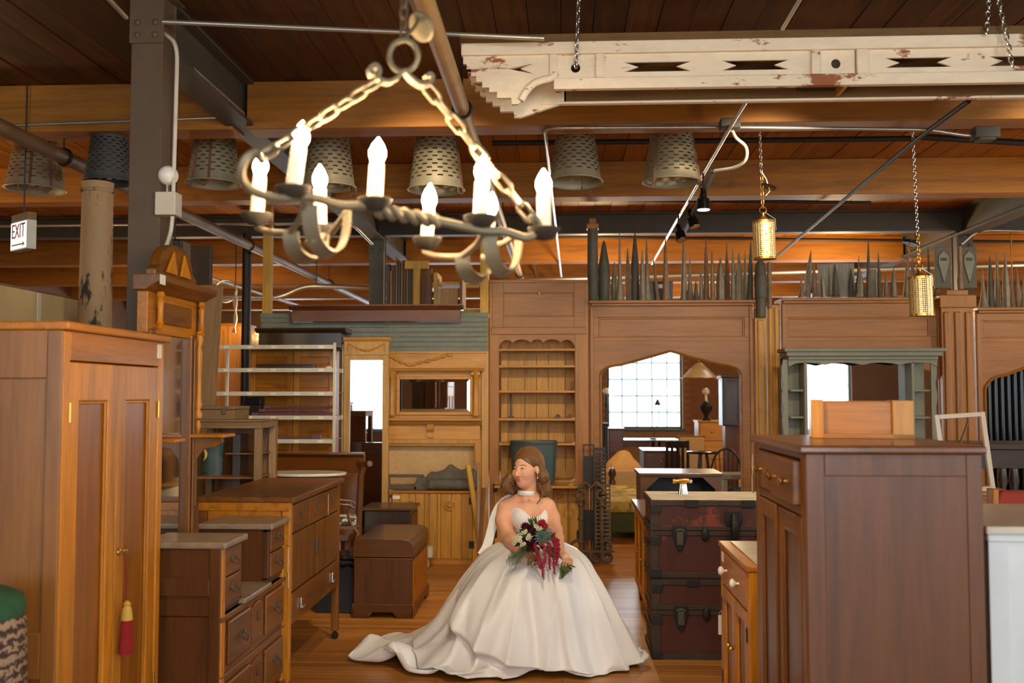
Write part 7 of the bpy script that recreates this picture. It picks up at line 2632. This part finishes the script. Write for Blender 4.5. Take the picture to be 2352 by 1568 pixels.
# cloth lying on the floor buckles upwards, most in the train at the left
train = np.exp(-((np.mod(TH - math.radians(202) + PI, 2 * PI) - PI) / .55) ** 2)
flat = np.interp(u, [.66, .8, .92, 1], [0, .8, 1, .75])[:, None]
buck = ridge(9 * TH + 5 * np.sin(2 * TH) + 9 * U, 2.6) * .062 + ridge(16 * TH - 9 * U + 1.0, 2.5) * .036
ZZ = ZZ + flat * buck * (.28 + 1.25 * train)
# rolled hem at the front
roll = ridge(5 * TH + .7, 3) * np.interp(u, [.90, 1], [0, .055])[:, None]
ZZ = ZZ + roll
ZZ = np.maximum(ZZ, .008)
# keep the right tip clear of the trunks
RR = RR - ridge(5 * TH + .7, 3) * np.interp(u, [.95, 1], [0, .035])[:, None]
XX = np.cos(TH) * RR
YY = np.sin(TH) * RR
vs_ = np.stack([XX, YY, ZZ], -1).reshape(-1, 3)
yy = vs_[:, 1] + PB.y
xx = vs_[:, 0] + PB.x
m_ = yy > 6.06
lim = .47 - PB.x
vs_[m_, 0] = np.where(vs_[m_, 0] > lim - .08, lim - .08 + .08 * np.tanh((vs_[m_, 0] - lim + .08) / .08), vs_[m_, 0])
fs = []
for j in range(NR - 1):
    b = j * NT_
    for k in range(NT_):
        k2 = (k + 1) % NT_
        fs.append((b + k, b + NT_ + k, b + NT_ + k2, b + k2))
fs.append(tuple(range(NT_)))
me = bpy.data.meshes.new('skirt')
me.from_pydata(vs_.tolist(), [], fs)
me.update()
me.shade_smooth()
sk = link_mesh('skirt', me, M['satin'], person)
sm = sk.modifiers.new('solid', 'SOLIDIFY')
sm.thickness = .006
sm.offset = -1
hem = vs_.reshape(NR, NT_, 3)[-1]
obj('hem_edge', MB().tube([tuple(p) for p in hem[::2]], .0045, 6, closed=True), M['satin'], person, 60)
o = thing('stool', 'plain wooden stool hidden under the gown, its seat beneath the person', 'stool', (wx0 + .0, wy0 + .06, 0))
obj('seat', MB().lathe([(.13, .42), (.15, .43), (.15, .46), (.14, .465)], (0, 0, 0), 24), M['brown_x'], o, 50)
for sx2 in (-1, 1):
    for sy2 in (-1, 1):
        obj('leg', MB().tube([(sx2 * .08, sy2 * .08, .43), (sx2 * .11, sy2 * .11, 0)], .014, 8), M['brown'], o, 60)

# ================================================================== BOUQUET
DB = -.43
bq = thing('bouquet', 'bouquet of burgundy, white and green flowers with trailing red amaranth, in the lap', 'bouquet', B(1240, 1250, DB))
QB = Vector(bq.location)
def K(px, py, dy=0.0):
    return B(px, py, DB + dy) - QB
gr = lambda n, c, r=.6: plain(n, c, r)
fm_ = {'white': gr('white_petal', S(232, 228, 200)), 'burg': gr('burgundy_petal', S(74, 20, 30)), 'red': gr('red_petal', S(170, 34, 40)), 'pink': gr('blush_petal', S(226, 176, 158)),
       'sage': gr('succulent_leaf', S(98, 122, 108)), 'leaf': gr('dark_leaf', S(44, 66, 34)), 'leaf2': gr('light_leaf', S(104, 122, 62)), 'ama': gr('amaranth', S(150, 24, 48), .8), 'ama2': gr('amaranth_light', S(176, 56, 66), .8),
       'stem': gr('green_stem', S(104, 124, 54)), 'stem2': gr('dark_stem', S(66, 84, 40)), 'dry': gr('dry_seed', S(132, 96, 62), .9), 'eyey': gr('flower_eye', S(196, 190, 120)), 'fern': gr('grey_fern', S(96, 110, 78), .9)}
def petals(m, c, d, n, L, w, lift, cup=.3, rot=0.0):
    d = Vector(d).normalized()
    q = d.to_track_quat('Z', 'Y').to_matrix()
    for k in range(n):
        a = 2 * PI * k / n + rot
        def P(r, side, z):
            x, y = r * math.cos(a) - side * math.sin(a), r * math.sin(a) + side * math.cos(a)
            return c + q @ Vector((x, y, z))
        cl, sl_ = math.cos(lift), math.sin(lift)
        v = [P(.1 * L, 0, 0), P(.5 * L * cl, w / 2, .5 * L * sl_ + cup * w), P(L * cl, 0, L * sl_), P(.5 * L * cl, -w / 2, .5 * L * sl_ + cup * w), P(.55 * L * cl, 0, .55 * L * sl_ - .1 * w)]
        m.add(v, [(0, 1, 4), (1, 2, 4), (2, 3, 4), (3, 0, 4)])
    return m
def flower(name, c, d, kind):
    m = MB()
    if kind == 'dahlia':
        for j, (n, L, lift) in enumerate(((12, .034, .25), (11, .030, .6), (9, .024, .95), (6, .016, 1.25))):
            petals(m, c, d, n, L, .014, lift, .3, j * .3)
        return obj(name, m, fm_['burg'], bq)
    if kind == 'red':
        for j, (n, L, lift) in enumerate(((10, .026, .2), (8, .022, .7), (6, .014, 1.1))):
            petals(m, c, d, n, L, .010, lift, .3, j * .4)
        return obj(name, m, fm_['red'], bq)
    if kind == 'white':
        petals(m, c, d, 9, .015, .008, .35)
        o = obj(name, m, fm_['white'], bq)
        obj('flower_eye', MB().ball(c + Vector(d).normalized() * .004, .006, 8, 5), fm_['eyey'], o, 60)
        return o
    if kind == 'rose':
        for j, (n, L, lift) in enumerate(((6, .026, .5), (5, .022, .9), (4, .016, 1.25))):
            petals(m, c, d, n, L, .024, lift, .25, j * .5)
        return obj(name, m, fm_['pink'], bq)
    if kind == 'succulent':
        for j, (n, L, lift) in enumerate(((13, .052, .15), (12, .046, .4), (10, .036, .75), (7, .024, 1.1))):
            petals(m, c, d, n, L, .011, lift, .2, j * .25)
        return obj(name, m, fm_['sage'], bq)
rb = random.Random(3)
fd = Vector((-.05, -1, .15))
for px, py, dy in ((1214, 1214, -.03), (1226, 1222, -.05), (1219, 1252, -.06), (1209, 1238, -.02), (1230, 1240, -.02), (1206, 1210, -.01), (1222, 1258, -.03)):
    flower('dahlia', K(px, py, dy), fd + Vector((rb.uniform(-.3, .3), 0, rb.uniform(-.2, .4))), 'dahlia')
for px, py, dy in ((1241, 1203, -.05), (1251, 1208, -.04), (1246, 1200, -.02)):
    flower('red_flower', K(px, py, dy), fd + Vector((.3, 0, .4)), 'red')
for px, py, dy in ((1231, 1208, -.06), (1206, 1223, -.06), (1200, 1224, -.05), (1212, 1236, -.07), (1189, 1235, -.05), (1182, 1247, -.05), (1199, 1251, -.06), (1204, 1249, -.06), (1193, 1228, -.04), (1216, 1229, -.06), (1187, 1241, -.06), (1236, 1215, -.06), (1209, 1219, -.05), (1195, 1242, -.06), (1181, 1237, -.03), (1214, 1233, -.07)):
    flower('white_flower', K(px, py, dy), fd + Vector((rb.uniform(-.5, .2), 0, rb.uniform(-.2, .5))), 'white')
for px, py, dy in ((1254, 1220, -.03), (1262, 1219, -.02), (1258, 1226, -.04)):
    flower('blush_rose', K(px, py, dy), fd + Vector((.2, 0, .3)), 'rose')
flower('succulent', K(1243, 1234, -.075), fd + Vector((.1, 0, .1)), 'succulent')
flower('succulent', K(1255, 1230, -.05), fd + Vector((.5, 0, .3)), 'succulent')
def leaf(c, d, L, w, mat):
    d = Vector(d).normalized()
    s_ = d.cross(Vector((0, -1, .3))).normalized()
    n_ = s_.cross(d)
    pts = []
    for t, q in ((0, .05), (.25, .8), (.5, 1), (.75, .7), (1, .02)):
        for e in (-1, 0, 1):
            pts.append(c + d * (L * t) + s_ * (w / 2 * q * e) + n_ * (.006 * (abs(e)) - .02 * L * 8 * t * t * .1))
    m = MB().add(pts, [(i * 3 + j, i * 3 + j + 1, i * 3 + j + 4, i * 3 + j + 3) for i in range(4) for j in range(2)])
    return obj('leaf', m, fm_[mat], bq, 60)
for k in range(46):
    a = rb.uniform(0, 2 * PI)
    c = K(1222 + 26 * math.cos(a) * rb.uniform(.3, 1.0), 1236 + 22 * math.sin(a) * rb.uniform(.3, 1), rb.uniform(-.05, .03))
    leaf(c, Vector((math.cos(a) * .8 - .1, rb.uniform(-.7, .1), -math.sin(a) * .8)), rb.uniform(.035, .06), rb.uniform(.018, .03), 'leaf' if k % 3 else 'leaf2')
for k in range(10):
    leaf(K(1262 + rb.uniform(-6, 8), 1232 + rb.uniform(-6, 6), -.03), Vector((rb.uniform(.1, 1), -.5, rb.uniform(-.6, .8))), .035, .018, 'leaf2')
for k in range(9):
    leaf(K(1222 + rb.uniform(-8, 14), 1204 + rb.uniform(-4, 4), -.02), Vector((rb.uniform(-.7, .5), -.2, 1)), .045, .008, 'leaf2')
def amaranth(pts, r, mat):
    P = smooth([K(*p) for p in pts], 6)
    n = len(P)
    m = MB()
    for k, p in enumerate(P):
        t = k / (n - 1)
        rr = r * (math.sin(PI * min(1, .12 + t * .88)) ** .6 * (1 - .35 * t) + .12)
        for q in range(4):
            o_ = Vector((rb.uniform(-1, 1), rb.uniform(-1, 1), rb.uniform(-1, 1))) * rr * .7
            m.ball(p + o_, rr * rb.uniform(.35, .6), 6, 4)
    m.tube(P, r * .4, 6)
    o = obj('amaranth_strand', m, fm_[mat], bq, 60)
    return o
amaranth([(1228, 1248, -.07), (1232, 1264, -.10), (1236, 1290, -.10), (1242, 1306, -.09)], .012, 'ama')
amaranth([(1240, 1250, -.09), (1250, 1252, -.11), (1251, 1280, -.11), (1248, 1302, -.10), (1247, 1318, -.09), (1249, 1330, -.085)], .012, 'ama2')
amaranth([(1256, 1246, -.09), (1262, 1252, -.11), (1263, 1275, -.11), (1262, 1295, -.10), (1264, 1308, -.09)], .011, 'ama')
amaranth([(1268, 1232, -.05), (1277, 1240, -.08), (1281, 1258, -.09), (1280, 1280, -.08), (1277, 1298, -.07)], .016, 'ama')
amaranth([(1272, 1236, -.07), (1275, 1262, -.10), (1272, 1290, -.09), (1274, 1318, -.085)], .012, 'ama')
amaranth([(1230, 1250, -.05), (1238, 1275, -.085), (1244, 1300, -.09), (1246, 1325, -.08)], .009, 'ama')
# ferns and dry seed sprays
for k in range(13):
    a = PI + rb.uniform(-.15, 1.1)
    p0_ = K(1206 + rb.uniform(-4, 8), 1268 + rb.uniform(-4, 4), -.04)
    L = rb.uniform(.06, .13)
    d = Vector((math.cos(a), -.25, math.sin(a) * .6))
    pts = [p0_ + d * (L * t) + Vector((0, 0, -.03 * t * t)) for t in (0, .25, .5, .75, 1)]
    m = MB().tube(pts, .0012, 4)
    for t in np.linspace(.2, 1, 9):
        p = p0_ + d * (L * t) + Vector((0, 0, -.03 * t * t))
        for s in (-1, 1):
            m.tube([p, p + Vector((rb.uniform(-.01, .01), -.006, s * .016))], .0011, 3)
    obj('fern_sprig', m, fm_['fern'], bq)
m = MB()
for k in range(60):
    a, b = rb.uniform(0, 1), rb.uniform(0, 1)
    p = K(1212 + 20 * a, 1276 + 30 * b * (1 - .5 * abs(a - .5)), -.06 - .03 * rb.random())
    m.ball(p, .0042, 6, 4)
    if k % 3 == 0:
        m.tube([K(1222, 1262, -.03), K(1218 + 8 * a, 1272, -.06), p], .0010, 3)
sd_ = obj('seed_spray', m, fm_['dry'], bq, 60)
sd_['kind'] = 'stuff'
for k in range(7):
    px = 1216 + k * 4
    obj('grass_blade', MB().tube([K(1228, 1212, -.02), K(px, 1198, -.03), K(px - 4 + k * 1.2, 1184 - (k % 3) * 3, -.03)], [.0018, .0014, .0005], 4), fm_['stem2'], bq)
# stems through the hand, fanning out to lower right
for k in range(22):
    t = k / 21
    e = K(1286 + 33 * t + rb.uniform(-2, 2), 1332 - 30 * t + rb.uniform(-3, 2), -.05 + rb.uniform(-.02, .02))
    g = K(1284 + 14 * t, 1297 - 8 * t, .018 + rb.uniform(-.012, .012))
    s0 = K(1250 + 10 * t, 1262 - 14 * t, .0)
    obj('stem', MB().tube(smooth([s0, g, e], 3), .0034, 6), fm_['stem'] if k % 2 else fm_['stem2'], bq, 60)
obj('ribbon_wrap', MB().tube([K(1274, 1280, .014), K(1289, 1292, .014)], .017, 12), M['satin'], bq, 60)
# ================================================================== THE FAR ROOM, SEEN THROUGH THE ARCH AND OVER THE PARTITION
def fbox(Y, x0, x1, base=None):
    P_ = Plane(Y, (x0 + x1) / 2)
    return P_, P_.x(x0), P_.x(x1)


def cabinet(name, label, cat, Y, px0, px1, top, d, mat, matx, doors=2, drawers=0, z0=0.0):
    P_, a, b = fbox(Y, px0, px1)
    H_ = P_.z(top)
    r = thing(name, label, cat, (P_.x0, Y, 0))
    obj('carcass', MB().box(a, b, .015, d, z0 + .06, H_ - .025), M[mat], r, bevel=.004)
    obj('top', MB().box(a - .015, b + .015, -.012, d + .01, H_ - .025, H_), M[matx], r, bevel=.005)
    obj('plinth', MB().box(a + .01, b - .01, .02, d - .01, z0, z0 + .06), M[mat], r)
    dz = 0
    for k in range(drawers):
        hh_ = (H_ - .1 - (0 if not doors else (H_ - .1) * .6)) / drawers
        z1 = H_ - .035 - k * hh_
        q = obj('drawer', MB().box(a + .02, b - .02, -.003, .018, z1 - hh_ + .01, z1), M[matx], r, bevel=.004)
        obj('knob', MB().ball(((a + b) / 2, -.012, z1 - hh_ / 2), .014, 10, 6), M['brass'], q, 60)
        dz = H_ - (z1 - hh_)
    for k in range(doors):
        w = (b - a - .04) / doors
        q = rdoor(r, a + .02 + w * k + .003, a + .02 + w * (k + 1) - .003, z0 + .08, H_ - .04 - dz, -.004, M[mat], M[mat], min(.06, w * .2), .02)
        obj('knob', MB().ball((a + .02 + w * (k + (.85 if k % 2 == 0 else .15)), -.014, (H_ - dz) * .55), .012, 10, 6), M['brass'], q, 60)
    return r


# daybed with floral mattress
db = thing('daybed', 'low daybed with a floral yellow mattress and green skirt beyond the arch', 'bed', (at(1420, 905, 11).x, 11.0, 0))
obj('skirt', MB().box(-.17, .75, 0, 1.9, .09, .30), M['green_fab'], db, bevel=.02)
obj('mattress', MB().box(-.18, .76, -.02, 1.92, .30, .44), M['floral'], db, bevel=.05)
for x in (-.13, .68):
    for y in (.05, 1.8):
        obj('foot', MB().box(x, x + .05, y, y + .05, 0, .09), M['dark'], db)
sf = thing('sofa', 'beige upholstered sofa behind the floral daybed', 'sofa', (at(1426, 905, 13.2).x, 13.2, 0))
_h = at(1426, 1078, 13.2).z
obj('back', MB().box(-.3, .55, 0, .2, .12, _h), M['sofa'], sf, bevel=.03)
obj('seat', MB().box(-.3, .55, .2, .8, .12, .42), M['sofa'], sf, bevel=.04)
obj('arm', MB().box(-.38, -.28, 0, .8, .12, _h - .03), M['sofa'], sf, bevel=.03)
for x in (-.34, .48):
    for y in (.03, .7):
        obj('foot', MB().box(x, x + .05, y, y + .05, 0, .12), M['dark'], sf)
_b = MB()
fs_ = SDF((-.3, -.22, -.05), (.3, .22, .5), .02)
fs_.ell((-.06, 0, .15), (.19, .15, .17), .08).ell((.0, .02, .28), (.12, .11, .12), .08).ell((.12, 0, .13), (.12, .12, .13), .08)
fur = bpy.data.objects.new('sheepskin', fs_.mesh('sheepskin'))
fur.data.materials.append(M['fur'])
COL.objects.link(fur)
fur.location = (at(1432, 905, 13.55).x, 13.58, .445)
tag(fur, 'heaped tan sheepskin lying on the beige sofa', 'sheepskin')
tp_ = thing('turned_post', 'dark turned bedpost with a pale cap standing before the beige sofa', 'post', (at(1405, 905, 12.98).x, 12.98, 0))
_h = at(1405, 1072, 12.98).z
obj('shaft', turned(0, 0, 0, _h - .03, .045), M['dark'], tp_, 50)
obj('cap', MB().ball((0, 0, _h - .02), (.035, .035, .025), 12, 8), M['chrome'], tp_, 60)
cabinet('dark_cupboard', 'black cupboard at the left edge of the arch opening', 'cupboard', 14.3, 1372, 1396, 972, .5, 'black', 'black', 1)
cabinet('cupboard', 'red brown cupboard behind the sheepskin', 'cupboard', 16.4, 1397, 1432, 983, .5, 'mahogany', 'mahogany_x', 1, 1)
cabinet('dresser', 'brown dresser with a light reflecting top in the middle of the far room', 'dresser', 14.2, 1478, 1556, 1034, .75, 'walnut', 'walnut_x', 0, 3)
for k, (a, b, Y) in enumerate(((1424, 1506, 17.4), (1508, 1560, 17.9))):
    P_, x0, x1 = fbox(Y, a, b)
    H_ = P_.z(1010)
    t = thing('table', 'far table with a pale shiny top below the window, %s' % ('larger left one' if k == 0 else 'smaller right one'), 'table', (P_.x0, Y, 0))
    obj('top', MB().box(x0, x1, 0, .7, H_ - .035, H_), M['walnut_x'], t, bevel=.006)
    obj('apron', MB().box(x0 + .03, x1 - .03, .03, .67, H_ - .13, H_ - .035), M['walnut_x'], t)
    for x in (x0 + .02, x1 - .07):
        for y in (.03, .62):
            obj('leg', MB().box(x, x + .05, y, y + .05, 0, H_ - .035), M['walnut'], t, bevel=.004)
dchair = thing('dining_chair', 'black chair with a slatted back beside the middle dresser', 'chair', (at(1572, 905, 13.9).x, 13.9, 0), .5)
def simple_chair(r, mat, matseat, H_=.95):
    obj('seat', MB().box(-.21, .21, -.2, .2, .43, .47), M[matseat], r, bevel=.01)
    for sx2 in (-.19, .16):
        obj('leg', MB().box(sx2, sx2 + .03, -.19, -.16, 0, .43), M[mat], r)
        obj('leg', MB().box(sx2, sx2 + .03, .16, .19, 0, H_), M[mat], r)
    obj('crest_rail', MB().box(-.19, .19, .165, .185, H_ - .1, H_), M[mat], r, bevel=.01)
    for k in range(3):
        obj('slat', MB().box(-.11 + k * .09, -.07 + k * .09, .17, .183, .47, H_ - .1), M[mat], r)
simple_chair(dchair, 'black', 'black')
tchair = thing('dining_chair', 'tan upholstered chair back seen beyond the black slatted chair', 'chair', (at(1584, 905, 14.75).x, 14.75, 0), PI)
simple_chair(tchair, 'brown', 'sofa', 1.0)
obj('back_pad', MB().box(-.18, .18, .19, .25, .5, .98), M['sofa'], tchair, bevel=.02)
cabinet('oak_dresser', 'golden oak dresser under the dark urn lamp in the far room', 'dresser', 15.2, 1604, 1664, 966, .5, 'gold_oak', 'gold_oak_x', 0, 4)
ul = thing('urn_lamp', 'dark urn-shaped lamp standing on the far golden oak dresser', 'lamp', (at(1622, 905, 15.4).x, 15.42, at(1622, 966, 15.2).z))
obj('base', MB().lathe([(.07, 0), (.06, .03), (.03, .06), (.05, .1), (.1, .17), (.11, .22), (.06, .27), (.03, .3)], (0, 0, 0), 18), M['iron_black'], ul, 50)
obj('stem', MB().cyl((0, 0, .3), .012, .1, 8), M['brass'], ul, 50)
obj('globe', MB().ball((0, 0, .44), .055, 14, 9), M['white_knob'], ul, 60)
dc_ = thing('tall_clock', 'tall dark case standing at the right side of the arch opening', 'cabinet', (at(1680, 905, 13.2).x, 13.2, 0))
zz0, zz1 = at(1680, 978, 13.2).z, at(1680, 866, 13.2).z
obj('upper_case', MB().box(-.12, .13, 0, .3, zz0, zz1), M['dark'], dc_, bevel=.006)
obj('upper_door', MB().frame(-.1, .11, zz0 + .02, zz1 - .02, .03, -.01, 0), M['dark'], dc_, bevel=.004)
obj('lower_case', MB().box(-.08, .09, .04, .26, 0, zz0), M['walnut'], dc_, bevel=.005)
obj('cornice', MB().box(-.14, .15, -.02, .32, zz1, zz1 + .03), M['dark_x'], dc_, bevel=.006)
dt = thing('dark_table', 'small black table with a pale top beside the black windsor chair', 'table', (at(1612, 905, 12.4).x, 12.4, 0))
_h = at(1612, 1036, 12.4).z
obj('top', MB().lathe([(.17, _h - .03), (.19, _h - .02), (.19, _h - .004), (.18, _h)], (0, 0, 0), 24), M['black_gloss'], dt, 50)
for k in range(3):
    a = 2 * PI * k / 3
    obj('leg', MB().tube([(.05 * math.cos(a), .05 * math.sin(a), _h - .03), (.16 * math.cos(a), .16 * math.sin(a), 0)], .018, 8), M['black'], dt, 60)
wd_ = thing('windsor_chair', 'black windsor chair with a hooped back beyond the arch', 'chair', (at(1676, 905, 12.2).x, 12.2, 0), 2.7)
_sc = 1.0
obj('seat', MB().lathe([(.19, .43), (.22, .44), (.22, .46), (.2, .47)], (0, 0, 0), 20), M['black'], wd_, 50)
hp_ = [(-.2 * math.cos(PI * k / 14), .18, .47 + .48 * math.sin(PI * k / 14) ** .7) for k in range(15)]
obj('hoop', MB().tube(hp_, .013, 8), M['black'], wd_, 60)
for k in range(6):
    x = -.14 + k * .056
    obj('spindle', MB().tube([(x * .8, .17, .46), (x, .18, .47 + .48 * math.sin(math.acos(min(1, abs(x) / .2))) ** .7)], .006, 6), M['black'], wd_)
for sx2 in (-1, 1):
    for sy2 in (-1, 1):
        obj('leg', MB().tube([(sx2 * .13, sy2 * .13, .44), (sx2 * .19, sy2 * .19, 0)], .014, 8), M['black'], wd_, 60)
    obj('arm', MB().tube([(sx2 * .19, .17, .66), (sx2 * .23, .0, .66), (sx2 * .21, -.14, .65)], .013, 8), M['black'], wd_, 60)
ps = thing('pendant_shade', 'wide pale glass pendant shade hanging right of the arch window', 'pendant lamp', (at(1606, 905, 14.6).x, 14.6, at(1606, 868, 14.6).z))
obj('shade', MB().lathe([(.26, 0), (.25, .02), (.14, .13), (.06, .2), (.03, .22)], (0, 0, 0), 28, cap=False), plain('tan_glass_shade', S(206, 186, 140), .3, **{'Transmission Weight': .4}), ps, 60)
obj('bead_trim', MB().ring((0, 0, 0), .26, .008, 28, 6), M['brass'], ps, 60)
obj('stem', MB().cyl((0, 0, .22), .006, ZC - ps.location.z - .24, 6), M['brass'], ps)
gl = thing('gooseneck_lamp', 'thin gooseneck lamp standing on the far table against the window', 'lamp', (at(1500, 905, 17.6).x, 17.62, at(1500, 1010, 17.4).z))
obj('base', MB().lathe([(.07, 0), (.06, .02), (.01, .03)], (0, 0, 0), 16), M['iron_black'], gl, 50)
obj('neck', MB().tube(smooth([(0, 0, .02), (.03, 0, .15), (.09, 0, .3), (.1, 0, .5), (.08, 0, .66)], 4), .007, 6), M['iron_black'], gl, 60)
obj('shade', MB().lathe([(.06, .6), (.02, .68), (.01, .7)], (.08, 0, 0), 14), M['iron_black'], gl, 50)
fl = thing('floor_lamp', 'thin dark floor lamp against the brick left of the arch window', 'lamp', (at(1392, 905, 18.5).x, 18.5, 0))
_h = at(1392, 905, 18.5).z
obj('base', MB().lathe([(.15, 0), (.14, .02), (.02, .04)], (0, 0, 0), 18), M['iron_black'], fl, 50)
obj('pole', MB().lathe([(.012, .04), (.012, _h - .25), (.03, _h - .22), (.018, _h - .12), (.035, _h - .06), (.012, _h)], (0, 0, 0), 10), M['iron_black'], fl, 50)
obj('globe', MB().ball((0, 0, _h + .06), .06, 14, 9), M['white_knob'], fl, 60)
bn = thing('bench', 'olive painted bench behind the trunks at the right side of the arch', 'bench', (at(1700, 905, 10.7).x, 10.7, 0))
_h = at(1690, 1090, 10.7).z
obj('top', MB().box(-.2, .3, 0, .4, _h - .05, _h), M['gray_green'], bn, bevel=.005)
for x in (-.18, .24):
    obj('side', MB().box(x, x + .04, .02, .38, 0, _h - .05), M['gray_green'], bn)
obj('lower_shelf', MB().box(-.14, .24, .02, .38, _h - .3, _h - .27), M['gray_green'], bn)
o = obj('cushion', MB().box(-.11, .11, -.03, .04, 0, .13), M['tag_blue'], None, bevel=.02)
o.location = (bn.location.x + .02, 10.8, _h - .268)
tag(o, 'slate blue cushion on the lower shelf of the olive bench', 'cushion')

# ---------------- stores stacked behind the partition on the left
for k, (px, pt, Y, w, mat, lab) in enumerate(((520, 742, 12.0, 70, 'orange_oak', 'orange cupboard deep behind the left end of the metal shelf'), (445, 800, 12.6, 70, 'brown', 'brown cupboard deep behind the weathered boards'),
                                              (600, 760, 11.6, 60, 'dark', 'dark cupboard behind the boxed cornice'))):
    cabinet('store_cupboard', lab, 'cupboard', Y, px - w / 2, px + w / 2, pt, .5, mat, mat if mat + '_x' not in M else mat + '_x', 2)
YB2 = 10.6
sk_ = thing('plank_rack', 'low loft platform carrying the upright boards behind the red cornice', 'platform', (at(975, 905, YB2).x, YB2, 0))
_h = at(975, 712, YB2).z
obj('deck', MB().box(-.45, .66, -.1, .5, _h - .05, _h), M['lumber'], sk_)
for x in (-.42, .58):
    for y in (-.06, .4):
        obj('post', MB().box(x, x + .06, y, y + .06, 0, _h - .05), M['lumber'], sk_)
x = 888.0
k = 0
while x < 958:
    w = random.uniform(4.5, 7.5)
    a = at(x, 700, YB2)
    hh_ = at(x, random.uniform(588, 625), YB2).z - _h
    wm = (w - 1.2) * YB2 / F_PX
    o = obj('upright_board', MB().box(0, wm, 0, random.uniform(.25, .35), 0, hh_), M[('zinc_dark', 'weathered', 'walnut', 'weathered')[k % 4]], None, bevel=.002)
    o.location = (a.x, YB2, _h)
    tag(o, 'thin upright board, %s from the blue grey column in the stacked row' % ordinal(k), 'board', 'thin boards stacked above the red cornice')
    x += w
    k += 1
o = obj('tee_board', MB().box(-.13, .13, 0, .03, .28, .335).box(-.035, .035, 0, .03, 0, .28), M['lumber'], None, bevel=.003)
o.location = (at(956, 700, 10.5).x, 10.52, _h)
o.scale = (1, 1, (at(956, 598, 10.5).z - _h) / .335)
tag(o, 'pale T shaped wooden piece standing before the stacked thin boards', 'board')
o = obj('broad_board', MB().box(-.06, .06, 0, .05, 0, at(975, 612, YB2).z - _h), M['brown'], None, bevel=.003)
o.location = (at(976, 700, YB2).x, YB2 + .1, _h)
tag(o, 'broad brown board right of the stacked thin boards', 'board')
pb_ = thing('drawer_stack', 'pale wooden case with open ends beside the stacked thin boards', 'case', (at(1030, 700, YB2).x, YB2, _h))
_hh = at(1030, 640, YB2).z - _h
obj('end_board', MB().box(-.16, -.12, 0, .4, 0, _hh + .07), M['lumber'], pb_, bevel=.003)
obj('end_board', MB().box(.12, .15, 0, .4, 0, _hh), M['weathered'], pb_, bevel=.003)
obj('shelf', MB().box(-.12, .12, .02, .4, _hh - .06, _hh - .03), M['lumber'], pb_)
obj('front', MB().box(-.10, .10, .04, .06, 0, _hh - .1), M['pinkish'], pb_, bevel=.003)
cb = thing('cable_bundle', 'tied bundle of white cable hanging from the conduit in the far left bay', 'cable', at(541, 668, 11.4))
_l = at(541, 668, 11.4).z - at(541, 765, 11.4).z
for k in range(4):
    obj('strand', MB().tube(smooth([(0, 0, 0), (-.02 + .012 * k, 0, -_l * .3), (.015 - .01 * k, .01, -_l * .65), (-.03 + .012 * k, 0, -_l)], 4), .009, 6), M['string'], cb, 60)
obj('coil', MB().ring((-.12, 0, .0), .13, .012, 20, 6, 'y'), M['white_metal'], cb, 60)
obj('hanger', MB().cyl((0, 0, 0), .006, ZC - cb.location.z - .016, 6), M['black_pipe'], cb)
for k, (a, b, t_, lab) in enumerate(((1484, 1548, 646, 'dark box stored behind the spires left of the middle'), (1695, 1730, 652, 'dark box stored behind the spires near the narrow posts'))):
    P_, x0, x1 = fbox(10.14, a, b)
    zb_ = zA
    st2 = thing('stored_crate', lab, 'crate', (P_.x0, 10.14, 0))
    obj('crate', MB().box(x0, x1, 0, .055, zb_, P_.z(t_)), M['black'], st2, bevel=.006)
    obj('label', MB().box(x0 + .1, x0 + .18, -.003, 0, P_.z(t_) - .07, P_.z(t_) - .03), M['tag'], st2)
